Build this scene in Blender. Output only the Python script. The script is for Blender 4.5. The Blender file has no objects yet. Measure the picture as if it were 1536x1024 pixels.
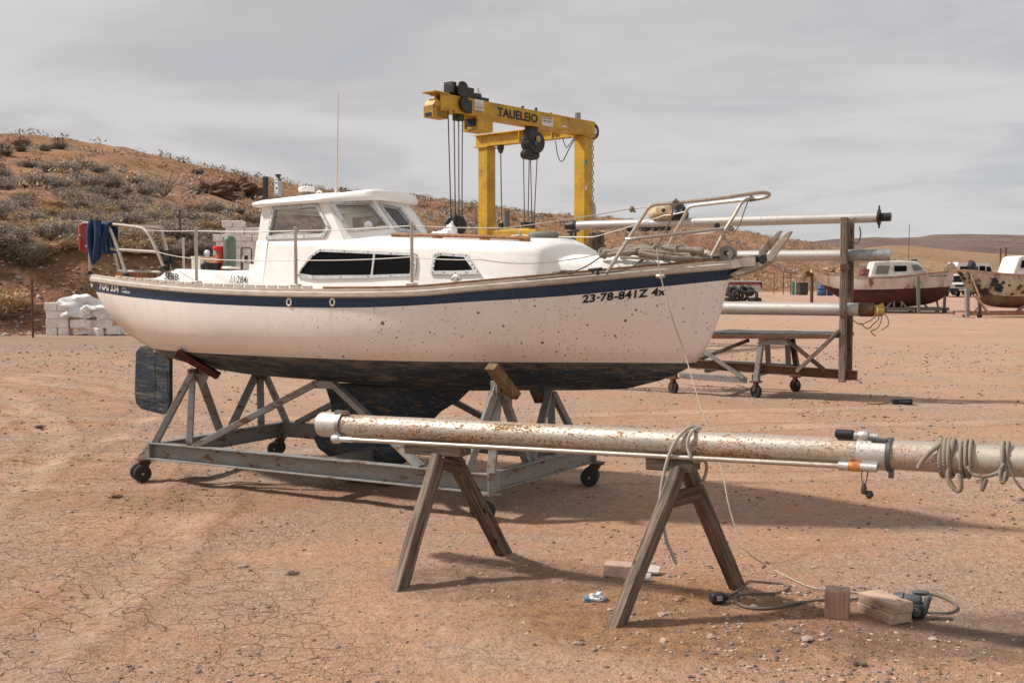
import bpy, math, random, bmesh
from mathutils import Vector as V, Matrix, noise
from math import radians as R, sin, cos, pi, sqrt
random.seed(7)
S = bpy.context.scene
COL = S.collection
# ------------------------------------------------------------------ camera
FOC = 1650.0; PIT = math.atan(82/FOC); CH = 1.6
cd = bpy.data.cameras.new('camera'); cam = bpy.data.objects.new('camera', cd); COL.objects.link(cam)
cam.location = (0, 0, CH); cam.rotation_euler = (R(90)-PIT, 0, 0)
cd.sensor_width = 36; cd.lens = 36*FOC/1536; cd.clip_start = .05; cd.clip_end = 9000
S.camera = cam
def ray(u, v):
    a = (u-768)/FOC; b = (512-v)/FOC
    return V((a, cos(PIT)+b*sin(PIT), -sin(PIT)+b*cos(PIT)))
def gnd(u, v, z=0):
    d = ray(u, v); t = (z-CH)/d.z; return V((d.x*t, d.y*t, z))
def at(u, v, Y):
    d = ray(u, v); t = Y/d.y; return V((d.x*t, Y, CH+d.z*t))
class Frame:
    """a local frame on the ground: origin + heading"""
    def __init__(s, x, y, rz, z=0):
        s.o = V((x, y, z)); s.rz = rz; s.M = Matrix.Translation(s.o) @ Matrix.Rotation(rz, 4, 'Z'); s.I = s.M.inverted()
    def loc(s, p): return s.I @ V(p)
    def px(s, u, v, y):          # where the sight line meets the local plane y = const
        c = s.I @ V((0, 0, CH)); d = s.I.to_3x3() @ ray(u, v); t = (y-c.y)/d.y
        return c + d*t
    def pxx(s, u, v, x):
        c = s.I @ V((0, 0, CH)); d = s.I.to_3x3() @ ray(u, v); t = (x-c.x)/d.x
        return c + d*t
    def to_px(s, p):
        w = s.M @ V(p); q = w - V((0, 0, CH))
        dep = q.y*cos(PIT)-q.z*sin(PIT); up = q.y*sin(PIT)+q.z*cos(PIT)
        return (768+FOC*q.x/dep, 512-FOC*up/dep)
# ------------------------------------------------------------------ objects
def tag(o, label=None, cat=None, group=None, kind=None):
    if label: o['label'] = label
    if cat: o['category'] = cat
    if group: o['group'] = group
    if kind: o['kind'] = kind
    return o
def empty(name, F, label, cat, group=None):
    o = bpy.data.objects.new(name, None); COL.objects.link(o); o.empty_display_size = .1
    if isinstance(F, Frame): o.location = F.o; o.rotation_euler = (0, 0, F.rz)
    else: o.location = F
    return tag(o, label, cat, group)
def kids(o): return [c for c in bpy.data.objects if c.parent is o]
def copy_tree(o, parent=None):
    c = o.copy(); COL.objects.link(c)
    if parent is not None: c.parent = parent
    for ch in kids(o): copy_tree(ch, c)
    return c
def smooth_pts(pts, k=6):
    P = [V(p) for p in pts]; out = []
    for i in range(len(P)-1):
        a = P[max(i-1, 0)]; b = P[i]; c = P[i+1]; d = P[min(i+2, len(P)-1)]
        for j in range(k):
            t = j/k
            out.append(.5*((2*b)+(c-a)*t+(2*a-5*b+4*c-d)*t*t+(3*b-a-3*c+d)*t**3))
    out.append(P[-1]); return out
def interp(tab, x):
    if x <= tab[0][0]: return tab[0][1]
    for (a, p), (b, q) in zip(tab, tab[1:]):
        if x <= b: return p+(q-p)*(x-a)/(b-a)
    return tab[-1][1]
def sinterp(tab, x):
    """smooth (hermite) interpolation"""
    n = len(tab)
    if x <= tab[0][0]: return tab[0][1]
    if x >= tab[-1][0]: return tab[-1][1]
    for i in range(n-1):
        x0, y0 = tab[i]; x1, y1 = tab[i+1]
        if x <= x1:
            h = x1-x0; t = (x-x0)/h
            def slope(j):
                a = max(j-1, 0); b = min(j+1, n-1); return (tab[b][1]-tab[a][1])/(tab[b][0]-tab[a][0])
            m0 = slope(i)*h; m1 = slope(i+1)*h
            return (2*t**3-3*t*t+1)*y0+(t**3-2*t*t+t)*m0+(-2*t**3+3*t*t)*y1+(t**3-t*t)*m1
def sm(t): t = max(0, min(1, t)); return t*t*(3-2*t)
class MB:
    def __init__(s): s.v = []; s.f = []; s.mi = []; s.cur = 0
    def add(s, vs, fs):
        n = len(s.v); s.v += [V(q) for q in vs]
        for f in fs: s.f.append(tuple(i+n for i in f)); s.mi.append(s.cur)
        return s
    def box(s, c, d, M=None):
        c = V(c); x, y, z = d[0]/2, d[1]/2, d[2]/2
        vs = [V((i*x, j*y, k*z)) for i in (-1, 1) for j in (-1, 1) for k in (-1, 1)]
        if M is not None: vs = [M @ q for q in vs]
        return s.add([c+q for q in vs], [(0, 1, 3, 2), (4, 6, 7, 5), (0, 4, 5, 1), (2, 3, 7, 6), (0, 2, 6, 4), (1, 5, 7, 3)])
    def axes(s, p0, p1, up):
        z = (p1-p0).normalized(); up = V(up)
        if abs(z.dot(up)) > .98: up = V((1, 0, 0)) if abs(z.x) < .9 else V((0, 1, 0))
        x = z.cross(up).normalized(); y = x.cross(z).normalized(); return x, y, z
    def sweep(s, p0, p1, poly, up=(0, 0, 1)):
        """poly in (across, up) swept from p0 to p1"""
        p0 = V(p0); p1 = V(p1); x, y, z = s.axes(p0, p1, up); n = len(poly)
        vs = [p0+x*a+y*b for a, b in poly]+[p1+x*a+y*b for a, b in poly]
        fs = [(i, (i+1) % n, n+(i+1) % n, n+i) for i in range(n)]+[tuple(range(n-1, -1, -1)), tuple(range(n, 2*n))]
        return s.add(vs, fs)
    def beam(s, p0, p1, w, h, up=(0, 0, 1)):
        return s.sweep(p0, p1, [(-w/2, -h/2), (w/2, -h/2), (w/2, h/2), (-w/2, h/2)], up)
    def ibeam(s, p0, p1, w, h, t, up=(0, 0, 1)):
        a, b, c = w/2, h/2, t/2
        return s.sweep(p0, p1, [(-a, -b), (a, -b), (a, -b+t), (c, -b+t), (c, b-t), (a, b-t), (a, b), (-a, b), (-a, b-t), (-c, b-t), (-c, -b+t), (-a, -b+t)], up)
    def channel(s, p0, p1, w, h, t, up=(0, 0, 1)):
        a, b = w/2, h/2
        return s.sweep(p0, p1, [(-a, -b), (a, -b), (a, -b+t), (-a+t, -b+t), (-a+t, b-t), (a, b-t), (a, b), (-a, b)], up)
    def angle(s, p0, p1, w, t, up=(0, 0, 1)):
        a = w/2
        return s.sweep(p0, p1, [(-a, -a), (a, -a), (a, -a+t), (-a+t, -a+t), (-a+t, a), (-a, a)], up)
    def tube(s, pts, r, n=8, caps=True, closed=False):
        P = [V(p) for p in pts]; m = len(P); rr = r if isinstance(r, (list, tuple)) else [r]*m
        t0 = (P[1]-P[0]).normalized(); up = V((0, 0, 1)) if abs(t0.z) < .9 else V((1, 0, 0))
        x = t0.cross(up).normalized(); base = len(s.v)
        for i in range(m):
            if closed: t = P[(i+1) % m]-P[i-1]
            else: t = P[min(i+1, m-1)]-P[max(i-1, 0)]
            if t.length < 1e-9: t = t0
            t = t.normalized(); x = (x-t*x.dot(t))
            if x.length < 1e-6: x = t.orthogonal()
            x.normalize(); y = t.cross(x)
            for k in range(n):
                a = 2*pi*k/n; s.v.append(P[i]+(x*cos(a)+y*sin(a))*rr[i])
        for i in range(m if closed else m-1):
            b = base+i*n; c = base+((i+1) % m)*n
            for k in range(n): s.f.append((b+k, b+(k+1) % n, c+(k+1) % n, c+k)); s.mi.append(s.cur)
        if caps and not closed:
            s.f.append(tuple(base+k for k in range(n-1, -1, -1))); s.mi.append(s.cur)
            s.f.append(tuple(base+(m-1)*n+k for k in range(n))); s.mi.append(s.cur)
        return s
    def lathe(s, prof, p=(0, 0, 0), axis=(0, 0, 1), n=16, caps=True):
        p = V(p); z = V(axis).normalized(); x = z.orthogonal().normalized(); y = z.cross(x); base = len(s.v); m = len(prof)
        for r, h in prof:
            for k in range(n):
                a = 2*pi*k/n; s.v.append(p+z*h+(x*cos(a)+y*sin(a))*r)
        for i in range(m-1):
            b = base+i*n; c = b+n
            for k in range(n): s.f.append((b+k, b+(k+1) % n, c+(k+1) % n, c+k)); s.mi.append(s.cur)
        if caps:
            s.f.append(tuple(base+k for k in range(n-1, -1, -1))); s.mi.append(s.cur)
            s.f.append(tuple(base+(m-1)*n+k for k in range(n))); s.mi.append(s.cur)
        return s
    def prism(s, poly, vec):
        P = [V(p) for p in poly]; n = len(P); vec = V(vec)
        return s.add(P+[p+vec for p in P], [tuple(range(n-1, -1, -1)), tuple(range(n, 2*n))]+[(i, (i+1) % n, n+(i+1) % n, n+i) for i in range(n)])
    def loft(s, rings, closed=True, caps=True):
        n = len(rings[0]); base = len(s.v)
        for r in rings: s.v += [V(p) for p in r]
        for i in range(len(rings)-1):
            b = base+i*n; c = b+n
            for k in range(n if closed else n-1): s.f.append((b+k, b+(k+1) % n, c+(k+1) % n, c+k)); s.mi.append(s.cur)
        if caps and closed:
            s.f.append(tuple(base+k for k in range(n-1, -1, -1))); s.mi.append(s.cur)
            s.f.append(tuple(base+(len(rings)-1)*n+k for k in range(n))); s.mi.append(s.cur)
        return s
    def lump(s, c, r, seed=0, sub=2, rough=.35, fq=1.3, flat=None):
        bm = bmesh.new(); bmesh.ops.create_icosphere(bm, subdivisions=sub, radius=1)
        c = V(c); r = V(r) if not isinstance(r, (int, float)) else V((r, r, r)); off = V((seed*3.7, seed*1.9, seed*5.3))
        vs = []
        for q in bm.verts:
            d = q.co.copy(); k = 1+rough*noise.noise(d*fq+off)+rough*.4*noise.noise(d*fq*2.7+off)
            w = V((d.x*r.x*k, d.y*r.y*k, d.z*r.z*k))
            if flat is not None and w.z < flat: w.z = flat
            vs.append(c+w)
        fs = [tuple(q.index for q in f.verts) for f in bm.faces]; bm.free()
        return s.add(vs, fs)
    def ring_plate(s, outer, inner, vec):
        """a flat frame: same number of points outside and inside, given a thickness"""
        n = len(outer); O = [V(p) for p in outer]; I = [V(p) for p in inner]; vec = V(vec)
        vs = O+I+[p+vec for p in O]+[p+vec for p in I]; fs = []
        for k in range(n):
            j = (k+1) % n
            fs += [(k, n+k, n+j, j), (2*n+k, 2*n+j, 3*n+j, 3*n+k), (k, j, 2*n+j, 2*n+k), (n+k, 3*n+k, 3*n+j, n+j)]
        return s.add(vs, fs)
    def build(s, name, mats, parent=None, smooth=35, bevel=0, fix=True, M=None):
        me = bpy.data.meshes.new(name); me.from_pydata([tuple(q) for q in s.v], [], s.f)
        if not isinstance(mats, (list, tuple)): mats = [mats]
        for m in mats: me.materials.append(m)
        if len(mats) > 1: me.polygons.foreach_set('material_index', s.mi)
        if fix:
            bm = bmesh.new(); bm.from_mesh(me); bmesh.ops.recalc_face_normals(bm, faces=bm.faces[:]); bm.to_mesh(me); bm.free()
        if smooth:
            me.polygons.foreach_set('use_smooth', [True]*len(me.polygons))
            if smooth < 180: me.set_sharp_from_angle(angle=R(smooth))
        me.update()
        o = bpy.data.objects.new(name, me); COL.objects.link(o)
        if parent is not None: o.parent = parent
        if M is not None: o.matrix_local = M
        if bevel:
            b = o.modifiers.new('bevel', 'BEVEL'); b.width = bevel; b.segments = 2; b.limit_method = 'ANGLE'; b.angle_limit = R(40)
        return o
def beam_obj(name, p0, p1, w, h, mat, parent=None, up=(0, 0, 1), bevel=.004, warp=0, ext=0):
    """one timber in its own local frame (long axis = local z) so the grain runs along it"""
    p0 = V(p0); p1 = V(p1); b = MB(); x, y, z = b.axes(p0, p1, up); L = (p1-p0).length; n = 9
    rings = []
    for i in range(n):
        t = i/(n-1)*L; k = 1-.0*i; e = warp*noise.noise(V((t*4, p0.x*5, p0.y*3))); g = warp*noise.noise(V((t*4+9, p0.x*5, p0.y*3)))
        ww = w/2*(1+.5*warp*20*.1*noise.noise(V((t*9, 3, p0.x)))); hh = h/2
        rings.append([(-ww+e, -hh+g, t), (ww+e, -hh+g, t), (ww+e, hh+g, t), (-ww+e, hh+g, t)])
    b.loft(rings)
    M = Matrix.Translation(p0) @ Matrix((x, y, z)).transposed().to_4x4()
    return b.build(name, mat, parent, 30, bevel, M=M)
def text_mesh(txt, size, shear=0, bold=0, space=1.0, ax=1.0):
    c = bpy.data.curves.new('lettering', 'FONT'); c.body = txt; c.size = size; c.shear = shear; c.offset = bold; c.space_character = space; c.resolution_u = 3
    o = bpy.data.objects.new('lettering', c); COL.objects.link(o)
    bpy.context.view_layer.update()
    me = bpy.data.meshes.new_from_object(o.evaluated_get(bpy.context.evaluated_depsgraph_get()))
    vs = [V((q.co.x*ax, q.co.y, 0)) for q in me.vertices]; fs = [tuple(p.vertices) for p in me.polygons]
    bpy.data.objects.remove(o); bpy.data.curves.remove(c); bpy.data.meshes.remove(me)
    return vs, fs
# ------------------------------------------------------------------ materials
def nodes(name):
    m = bpy.data.materials.new(name); m.use_nodes = True; nt = m.node_tree; b = nt.nodes['Principled BSDF']; return m, nt, b
class NT:
    def __init__(s, nt): s.t = nt; s.tc = nt.nodes.new('ShaderNodeTexCoord'); s.oi = None
    def n(s, ty, ins=None, **kw):
        nd = s.t.nodes.new(ty)
        for k, v in kw.items(): setattr(nd, k, v)
        for k, v in (ins or {}).items():
            if isinstance(v, bpy.types.NodeSocket): s.t.links.new(v, nd.inputs[k])
            else: nd.inputs[k].default_value = v
        return nd
    def co(s, scale=(1, 1, 1), rnd=True, kind='Object'):
        m = s.n('ShaderNodeMapping', {'Vector': s.tc.outputs[kind], 'Scale': scale})
        if rnd:
            if s.oi is None:
                oi = s.n('ShaderNodeObjectInfo'); s.oi = s.n('ShaderNodeMath', {0: oi.outputs['Random'], 1: 37.0}, operation='MULTIPLY').outputs[0]
            s.t.links.new(s.oi, m.inputs['Location'])
        return m.outputs[0]
    def noise(s, co, sc, det=4, rough=.55, dist=0):
        return s.n('ShaderNodeTexNoise', {'Vector': co, 'Scale': sc, 'Detail': det, 'Roughness': rough, 'Distortion': dist}).outputs[0]
    def vor(s, co, sc, feature='F1', rnd=1):
        return s.n('ShaderNodeTexVoronoi', {'Vector': co, 'Scale': sc, 'Randomness': rnd}, feature=feature)
    def ramp(s, f, a, b, lo=0, hi=1):
        return s.n('ShaderNodeMapRange', {'Value': f, 'From Min': a, 'From Max': b, 'To Min': lo, 'To Max': hi}, interpolation_type='SMOOTHSTEP').outputs[0]
    def mix(s, f, a, b, mode='MIX'):
        nd = s.t.nodes.new('ShaderNodeMix'); nd.data_type = 'RGBA'; nd.blend_type = mode
        for sock, v in ((nd.inputs[0], f), (nd.inputs[6], a), (nd.inputs[7], b)):
            if isinstance(v, bpy.types.NodeSocket): s.t.links.new(v, sock)
            elif isinstance(v, (int, float)): sock.default_value = v
            else: sock.default_value = (*v[:3], 1)
        return nd.outputs[2]
    def math(s, op, a, b=0, c=0):
        nd = s.t.nodes.new('ShaderNodeMath'); nd.operation = op
        for i, v in enumerate((a, b, c)):
            if isinstance(v, bpy.types.NodeSocket): s.t.links.new(v, nd.inputs[i])
            else: nd.inputs[i].default_value = v
        return nd.outputs[0]
    def bump(s, h, strength, dist=.01, nrm=None):
        nd = s.n('ShaderNodeBump', {'Height': h, 'Strength': strength, 'Distance': dist})
        if nrm is not None: s.t.links.new(nrm, nd.inputs['Normal'])
        return nd.outputs[0]
def link(nt, a, b): nt.links.new(a, b)
def worn(name, col, rough=.5, metal=0, dirt=(.25, .17, .11), amt=.35, sc=6, rust=0, rust_sc=18, rustcol=(.16, .065, .025), var=.12, bump=.15, spec=None, stretch=(1, 1, 1), speck=0, speck_sc=22):
    """painted or bare surface with blotchy dirt, optional rust patches and small rust specks"""
    m, nt, b = nodes(name); N = NT(nt); co = N.co(stretch)
    n1 = N.noise(co, sc, 5, .6); n2 = N.noise(co, sc*4.3, 4, .65); n3 = N.noise(co, sc*17, 3, .6)
    c = N.mix(N.ramp(n2, .3, .7), tuple(x*(1-var) for x in col), tuple(min(1, x*(1+var)) for x in col))
    c = N.mix(N.math('MULTIPLY', N.ramp(N.math('ADD', n1, N.math('MULTIPLY', n3, .25)), .5, .85), amt), c, dirt)
    rg = N.math('ADD', N.math('MULTIPLY', n2, .3), rough-.15)
    met = metal
    if rust:
        r = N.noise(co, rust_sc, 6, .7, .4); k = N.ramp(N.math('ADD', r, N.math('MULTIPLY', n1, .45)), .92-rust*.5, 1.0-rust*.5)
        rc = N.mix(N.ramp(n3, .35, .65), rustcol, tuple(x*1.5 for x in rustcol))
        c = N.mix(k, c, rc); rg = N.math('MAXIMUM', rg, N.math('MULTIPLY', k, .85))
        if metal: met = N.math('MULTIPLY', N.math('SUBTRACT', 1, k), metal)
    if speck:
        v = N.vor(N.co((1, 1, 1)), speck_sc); dd = N.math('ADD', v.outputs['Distance'], N.math('MULTIPLY', n3, .12))
        thr = N.math('MULTIPLY', N.math('POWER', N.n('ShaderNodeSeparateColor', {0: v.outputs['Color']}).outputs[0], 3), speck)
        k2 = N.ramp(N.math('SUBTRACT', dd, thr), .1, .06)
        c = N.mix(N.math('MULTIPLY', k2, .85), c, (.10, .045, .02))
    link(nt, c, b.inputs['Base Color']); link(nt, rg, b.inputs['Roughness'])
    if isinstance(met, bpy.types.NodeSocket): link(nt, met, b.inputs['Metallic'])
    else: b.inputs['Metallic'].default_value = met
    if spec is not None: b.inputs['Specular IOR Level'].default_value = spec
    if bump: link(nt, N.bump(N.math('ADD', n2, n3), bump, .01), b.inputs['Normal'])
    return m
def wood(name, col, dark, rough=.85, sc=1.0, bump=.5):
    m, nt, b = nodes(name); N = NT(nt); co = N.co((26*sc, 26*sc, 1.3*sc)); co2 = N.co((5, 5, 2.5))
    g = N.noise(co, 2.2, 6, .65, .6); g2 = N.noise(co, 7, 3, .7); blot = N.noise(co2, 1.6, 4)
    c = N.mix(N.ramp(g, .32, .68), dark, col); c = N.mix(N.math('MULTIPLY', N.ramp(g2, .55, .75), .5), c, tuple(x*.35 for x in dark))
    c = N.mix(N.math('MULTIPLY', N.ramp(blot, .45, .7), .45), c, tuple(x*.62 for x in dark))
    kn = N.vor(N.co((3, 3, 1.6)), 3.0).outputs['Distance']; c = N.mix(N.ramp(kn, .14, .07), c, tuple(x*.3 for x in dark))
    link(nt, c, b.inputs['Base Color']); b.inputs['Roughness'].default_value = rough; b.inputs['Specular IOR Level'].default_value = .25
    link(nt, N.bump(N.math('ADD', g, N.math('MULTIPLY', g2, .6)), bump, .006), b.inputs['Normal'])
    return m
def plain(name, col, rough=.6, metal=0, var=.15, sc=30, bump=.1, spec=.4):
    m, nt, b = nodes(name); N = NT(nt); n1 = N.noise(N.co(), sc, 4, .6)
    link(nt, N.mix(n1, tuple(x*(1-var) for x in col), tuple(min(1, x*(1+var)) for x in col)), b.inputs['Base Color'])
    b.inputs['Roughness'].default_value = rough; b.inputs['Metallic'].default_value = metal; b.inputs['Specular IOR Level'].default_value = spec
    if bump: link(nt, N.bump(n1, bump, .005), b.inputs['Normal'])
    return m
def glass(name, tint=(.75, .75, .72), haze=.25, hazecol=(.35, .32, .28)):
    m, nt, b = nodes(name); N = NT(nt); b.inputs['Base Color'].default_value = (*hazecol, 1); b.inputs['Roughness'].default_value = .25
    tr = N.n('ShaderNodeBsdfTransparent', {'Color': (*tint, 1)}); gl = N.n('ShaderNodeBsdfGlossy', {'Roughness': .04})
    fr = N.n('ShaderNodeFresnel', {'IOR': 1.45}); mx = N.n('ShaderNodeMixShader', {0: fr.outputs[0]}); link(nt, tr.outputs[0], mx.inputs[1]); link(nt, gl.outputs[0], mx.inputs[2])
    k = N.ramp(N.noise(N.co(), 9, 5, .6), .3, .8, haze*.6, haze*1.5)
    m2 = N.n('ShaderNodeMixShader', {0: k}); link(nt, mx.outputs[0], m2.inputs[1]); link(nt, b.outputs[0], m2.inputs[2])
    link(nt, m2.outputs[0], nt.nodes['Material Output'].inputs[0]); return m
# ------------------------------------------------------------------ world and sun
w = bpy.data.worlds.new('World'); S.world = w; w.use_nodes = True; nt = w.node_tree
SUN_DIR = V((-.99, .13, 0)).normalized(); SUN_EL = R(47)
sky = nt.nodes.new('ShaderNodeTexSky'); sky.sky_type = 'NISHITA'; sky.sun_disc = False; sky.sun_elevation = SUN_EL
sky.sun_rotation = math.atan2(SUN_DIR.x, SUN_DIR.y); sky.dust_density = 2.5; sky.altitude = 900
N = NT(nt); g = N.tc.outputs['Generated']
sep = N.n('ShaderNodeSeparateXYZ', {0: g}); zz = N.math('MAXIMUM', sep.outputs[2], .02)
# project the direction on a cloud layer overhead: streaks get flatter towards the horizon
px_ = N.math('DIVIDE', sep.outputs[0], N.math('ADD', zz, .12)); py_ = N.math('DIVIDE', sep.outputs[1], N.math('ADD', zz, .12))
cv = N.n('ShaderNodeCombineXYZ', {0: px_, 1: py_, 2: 0.0}).outputs[0]
m1 = N.n('ShaderNodeMapping', {'Vector': cv, 'Scale': (.6, .7, 1), 'Rotation': (0, 0, .5), 'Location': (3.1, 1.7, 0)}).outputs[0]
c1 = N.noise(m1, 1.1, 5, .5, .9); c2 = N.noise(m1, 2.6, 5, .55, 1.2)
cl = N.math('ADD', N.math('MULTIPLY', c1, .75), N.math('MULTIPLY', c2, .25))
cloud = N.mix(N.ramp(cl, .34, .60), (4.0, 3.86, 3.93), (5.0, 4.84, 4.86))
thin = N.ramp(N.math('SUBTRACT', N.math('ADD', cl, N.math('MULTIPLY', sep.outputs[2], .55)), N.math('MULTIPLY', sep.outputs[0], .22)), .34, .56, .74, .98)
skyc = N.mix(1.0, sky.outputs[0], (1.0, 1.0, 1.0), 'MULTIPLY')
final = N.mix(thin, skyc, cloud)
bg = nt.nodes['Background']; link(nt, final, bg.inputs[0]); bg.inputs[1].default_value = .1
sl = bpy.data.lights.new('sun', 'SUN'); sl.energy = 3.6; sl.angle = R(3.5); sl.color = (1, .945, .87)
so = bpy.data.objects.new('sun', sl); COL.objects.link(so)
sd = V((SUN_DIR.x*cos(SUN_EL), SUN_DIR.y*cos(SUN_EL), sin(SUN_EL))); so.rotation_euler = sd.to_track_quat('Z', 'Y').to_euler(); so.location = sd*50
S.view_settings.view_transform = 'Standard'; S.view_settings.look = 'None'; S.view_settings.exposure = .40; S.view_settings.gamma = 1
S.render.engine = 'CYCLES'; S.cycles.use_denoising = True
S.cycles.max_bounces = 6; S.cycles.transparent_max_bounces = 12
# ------------------------------------------------------------------ yard
def track(x, y):
    """ruts left by wheels: depth change"""
    d = 0
    for (cx, cy, r) in ((-12.5, 11.0, 8.2), (-12.5, 11.0, 6.6), (-14.5, 5.2, 12.4), (-14.5, 5.2, 10.9)):
        q = math.hypot(x-cx, (y-cy)*.8)-r; d -= .014*math.exp(-(q/.13)**2)-.010*math.exp(-((abs(q)-.24)/.1)**2)
    return d
def yard_h(x, y):
    z = 0.0
    if y > 58: t = sm((y-58)/28); z += .85*t+max(0, y-86)*.004
    if 2 < y < 45:
        k = min(1, (45-y)/15)
        z += k*(.016*noise.noise(V((x*.45, y*.45, 1)))+.010*noise.noise(V((x*1.7, y*1.9, 5)))-.004)
    return z
def yard_fine(x, y):
    z = yard_h(x, y)
    if 3 < y < 26:
        k = min(1, (26-y)/8)
        n = noise.noise(V((x*5, y*6.5, 2))); n2 = noise.noise(V((x*13, y*16, 8))); rg = noise.noise(V((x*.7, y*.7, 11)))
        z += k*(.007*n+.0045*n2*(1+1.5*max(0, rg))+track(x, y))
        lump = noise.noise(V((x*24, y*24, 3))); z += k*.004*max(0, lump)*(1+2*max(0, rg))
    return z
def gh(x, y): return yard_h(x, y)
rows = [-60, -25, -8, 0, 2, 3]; y = 3.6
while y < 26: rows.append(y); y *= 1.0062
while y < 60: rows.append(y); y *= 1.02
while y < 3000: rows.append(y); y *= 1.12
cols = [-9, -5, -3, -2, -1.4, -1.0, -.8]+[-.66+1.32*i/330 for i in range(331)]+[.8, 1.0, 1.4, 2, 3, 5, 9]
b = MB(); nc = len(cols); vs = []
for yy in rows:
    W_ = max(yy, 4.2)
    for s_ in cols:
        x = s_*W_; vs.append((x, yy, yard_fine(x, yy)))
fs = [(i*nc+j, i*nc+j+1, (i+1)*nc+j+1, (i+1)*nc+j) for i in range(len(rows)-1) for j in range(nc-1)]
b.add(vs, fs)
m, nt, bs = nodes('dry_dirt'); N = NT(nt); co = N.co(rnd=False)
big = N.noise(co, .32, 5, .6, .3); mid = N.noise(co, 2.1, 6, .65, .3); fine = N.noise(co, 28, 5, .7); grit = N.noise(co, 120, 3, .7)
stre = N.noise(N.n('ShaderNodeMapping', {'Vector': co, 'Scale': (.7, 4.2, 1), 'Rotation': (0, 0, .12)}).outputs[0], 1.6, 6, .65, .8)
c = N.mix(N.ramp(big, .35, .68), (.475, .275, .172), (.56, .352, .236))
c = N.mix(N.math('MULTIPLY', N.ramp(mid, .5, .72), .45), c, (.48, .265, .155))
c = N.mix(N.math('MULTIPLY', N.ramp(stre, .52, .72), .40), c, (.62, .45, .33))
c = N.mix(N.math('MULTIPLY', N.ramp(stre, .47, .30), .35), c, (.34, .205, .13))
gp = N.ramp(N.math('ADD', N.noise(co, .55, 6, .72, .6), N.math('MULTIPLY', fine, .25)), .54, .74)
tw = N.n('ShaderNodeVectorMath', {0: co, 1: N.n('ShaderNodeVectorMath', {0: N.n('ShaderNodeTexNoise', {'Vector': co, 'Scale': .9, 'Detail': 3.0}).outputs['Color'], 'Scale': .5}, operation='SCALE').outputs[0]}, operation='ADD').outputs[0]
for cx, cy, r_, ky in ((-12.25, 11.25, 8.2, .8), (-12.25, 11.25, 6.6, .8), (-14.25, 5.45, 12.4, .8), (-14.25, 5.45, 10.9, .8), (3.0, -38, 47.5, 1.0), (3.0, -38, 49.1, 1.0), (-6, 60, 46.5, 1.0), (-6, 60, 48.2, 1.0)):
    dv = N.n('ShaderNodeVectorMath', {0: N.n('ShaderNodeVectorMath', {0: tw, 1: (cx, cy, 0.0)}, operation='SUBTRACT').outputs[0], 1: (1, ky, 0.0)}, operation='MULTIPLY').outputs[0]
    dl = N.math('ABSOLUTE', N.math('SUBTRACT', N.n('ShaderNodeVectorMath', {0: dv}, operation='LENGTH').outputs['Value'], r_))
    tk = N.math('MULTIPLY', N.ramp(dl, .22, .08), N.ramp(mid, .34, .56)); c = N.mix(N.math('MULTIPLY', tk, .5), c, (.64, .46, .34))
    c = N.mix(N.math('MULTIPLY', N.math('MULTIPLY', N.ramp(N.math('ABSOLUTE', N.math('SUBTRACT', dl, .27)), .07, .02), N.ramp(fine, .35, .55)), .6), c, (.28, .17, .105))
gc = N.mix(N.ramp(N.vor(co, 95).outputs['Color'], .2, .8), (.24, .185, .145), (.52, .42, .34))
c = N.mix(N.math('MULTIPLY', gp, .62), c, gc)
v2 = N.vor(co, 44); spk = N.ramp(v2.outputs['Distance'], .17, .10); sr = N.n('ShaderNodeSeparateColor', {0: v2.outputs['Color']})
c = N.mix(N.math('MULTIPLY', N.math('MULTIPLY', spk, N.ramp(sr.outputs[0], .6, .68)), .8), c, N.mix(N.ramp(sr.outputs[1], .45, .75), (.085, .055, .042), (.6, .5, .42)))
c = N.mix(N.math('MULTIPLY', N.ramp(fine, .5, .66), .6), c, (.25, .13, .075))
clod = N.noise(co, 11, 6, .72, .4); c = N.mix(N.math('MULTIPLY', N.ramp(clod, .57, .67), .55), c, (.27, .15, .088)); c = N.mix(N.math('MULTIPLY', N.ramp(clod, .44, .32), .4), c, (.66, .49, .36))
sp0 = N.n('ShaderNodeSeparateXYZ', {0: co})
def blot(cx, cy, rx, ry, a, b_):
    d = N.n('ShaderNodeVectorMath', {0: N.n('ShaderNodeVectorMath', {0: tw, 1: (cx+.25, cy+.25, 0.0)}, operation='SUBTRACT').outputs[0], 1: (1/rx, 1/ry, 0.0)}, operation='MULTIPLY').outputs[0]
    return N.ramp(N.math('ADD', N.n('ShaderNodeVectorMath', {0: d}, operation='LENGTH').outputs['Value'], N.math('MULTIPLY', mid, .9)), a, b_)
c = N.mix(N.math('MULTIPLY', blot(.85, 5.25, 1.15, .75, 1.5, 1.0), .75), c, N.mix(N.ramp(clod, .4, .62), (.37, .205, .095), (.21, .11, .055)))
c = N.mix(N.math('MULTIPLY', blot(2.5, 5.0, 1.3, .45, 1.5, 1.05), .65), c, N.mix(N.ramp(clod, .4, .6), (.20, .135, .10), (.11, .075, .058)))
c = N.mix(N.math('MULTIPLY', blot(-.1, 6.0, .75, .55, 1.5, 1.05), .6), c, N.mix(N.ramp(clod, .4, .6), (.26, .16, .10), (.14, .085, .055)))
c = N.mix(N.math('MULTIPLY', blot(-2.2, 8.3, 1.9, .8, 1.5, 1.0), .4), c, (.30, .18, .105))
c = N.mix(N.math('MULTIPLY', blot(-13, 31, 9, 5, 1.5, 1.0), .7), c, N.mix(N.ramp(fine, .4, .62), (.40, .32, .265), (.20, .15, .12)))
c = N.mix(N.math('MULTIPLY', N.ramp(grit, .57, .66), .55), c, (.16, .095, .06))
c = N.mix(N.math('MULTIPLY', N.ramp(N.noise(co, 60, 4, .7), .56, .68), .35), c, (.58, .46, .36))
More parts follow.
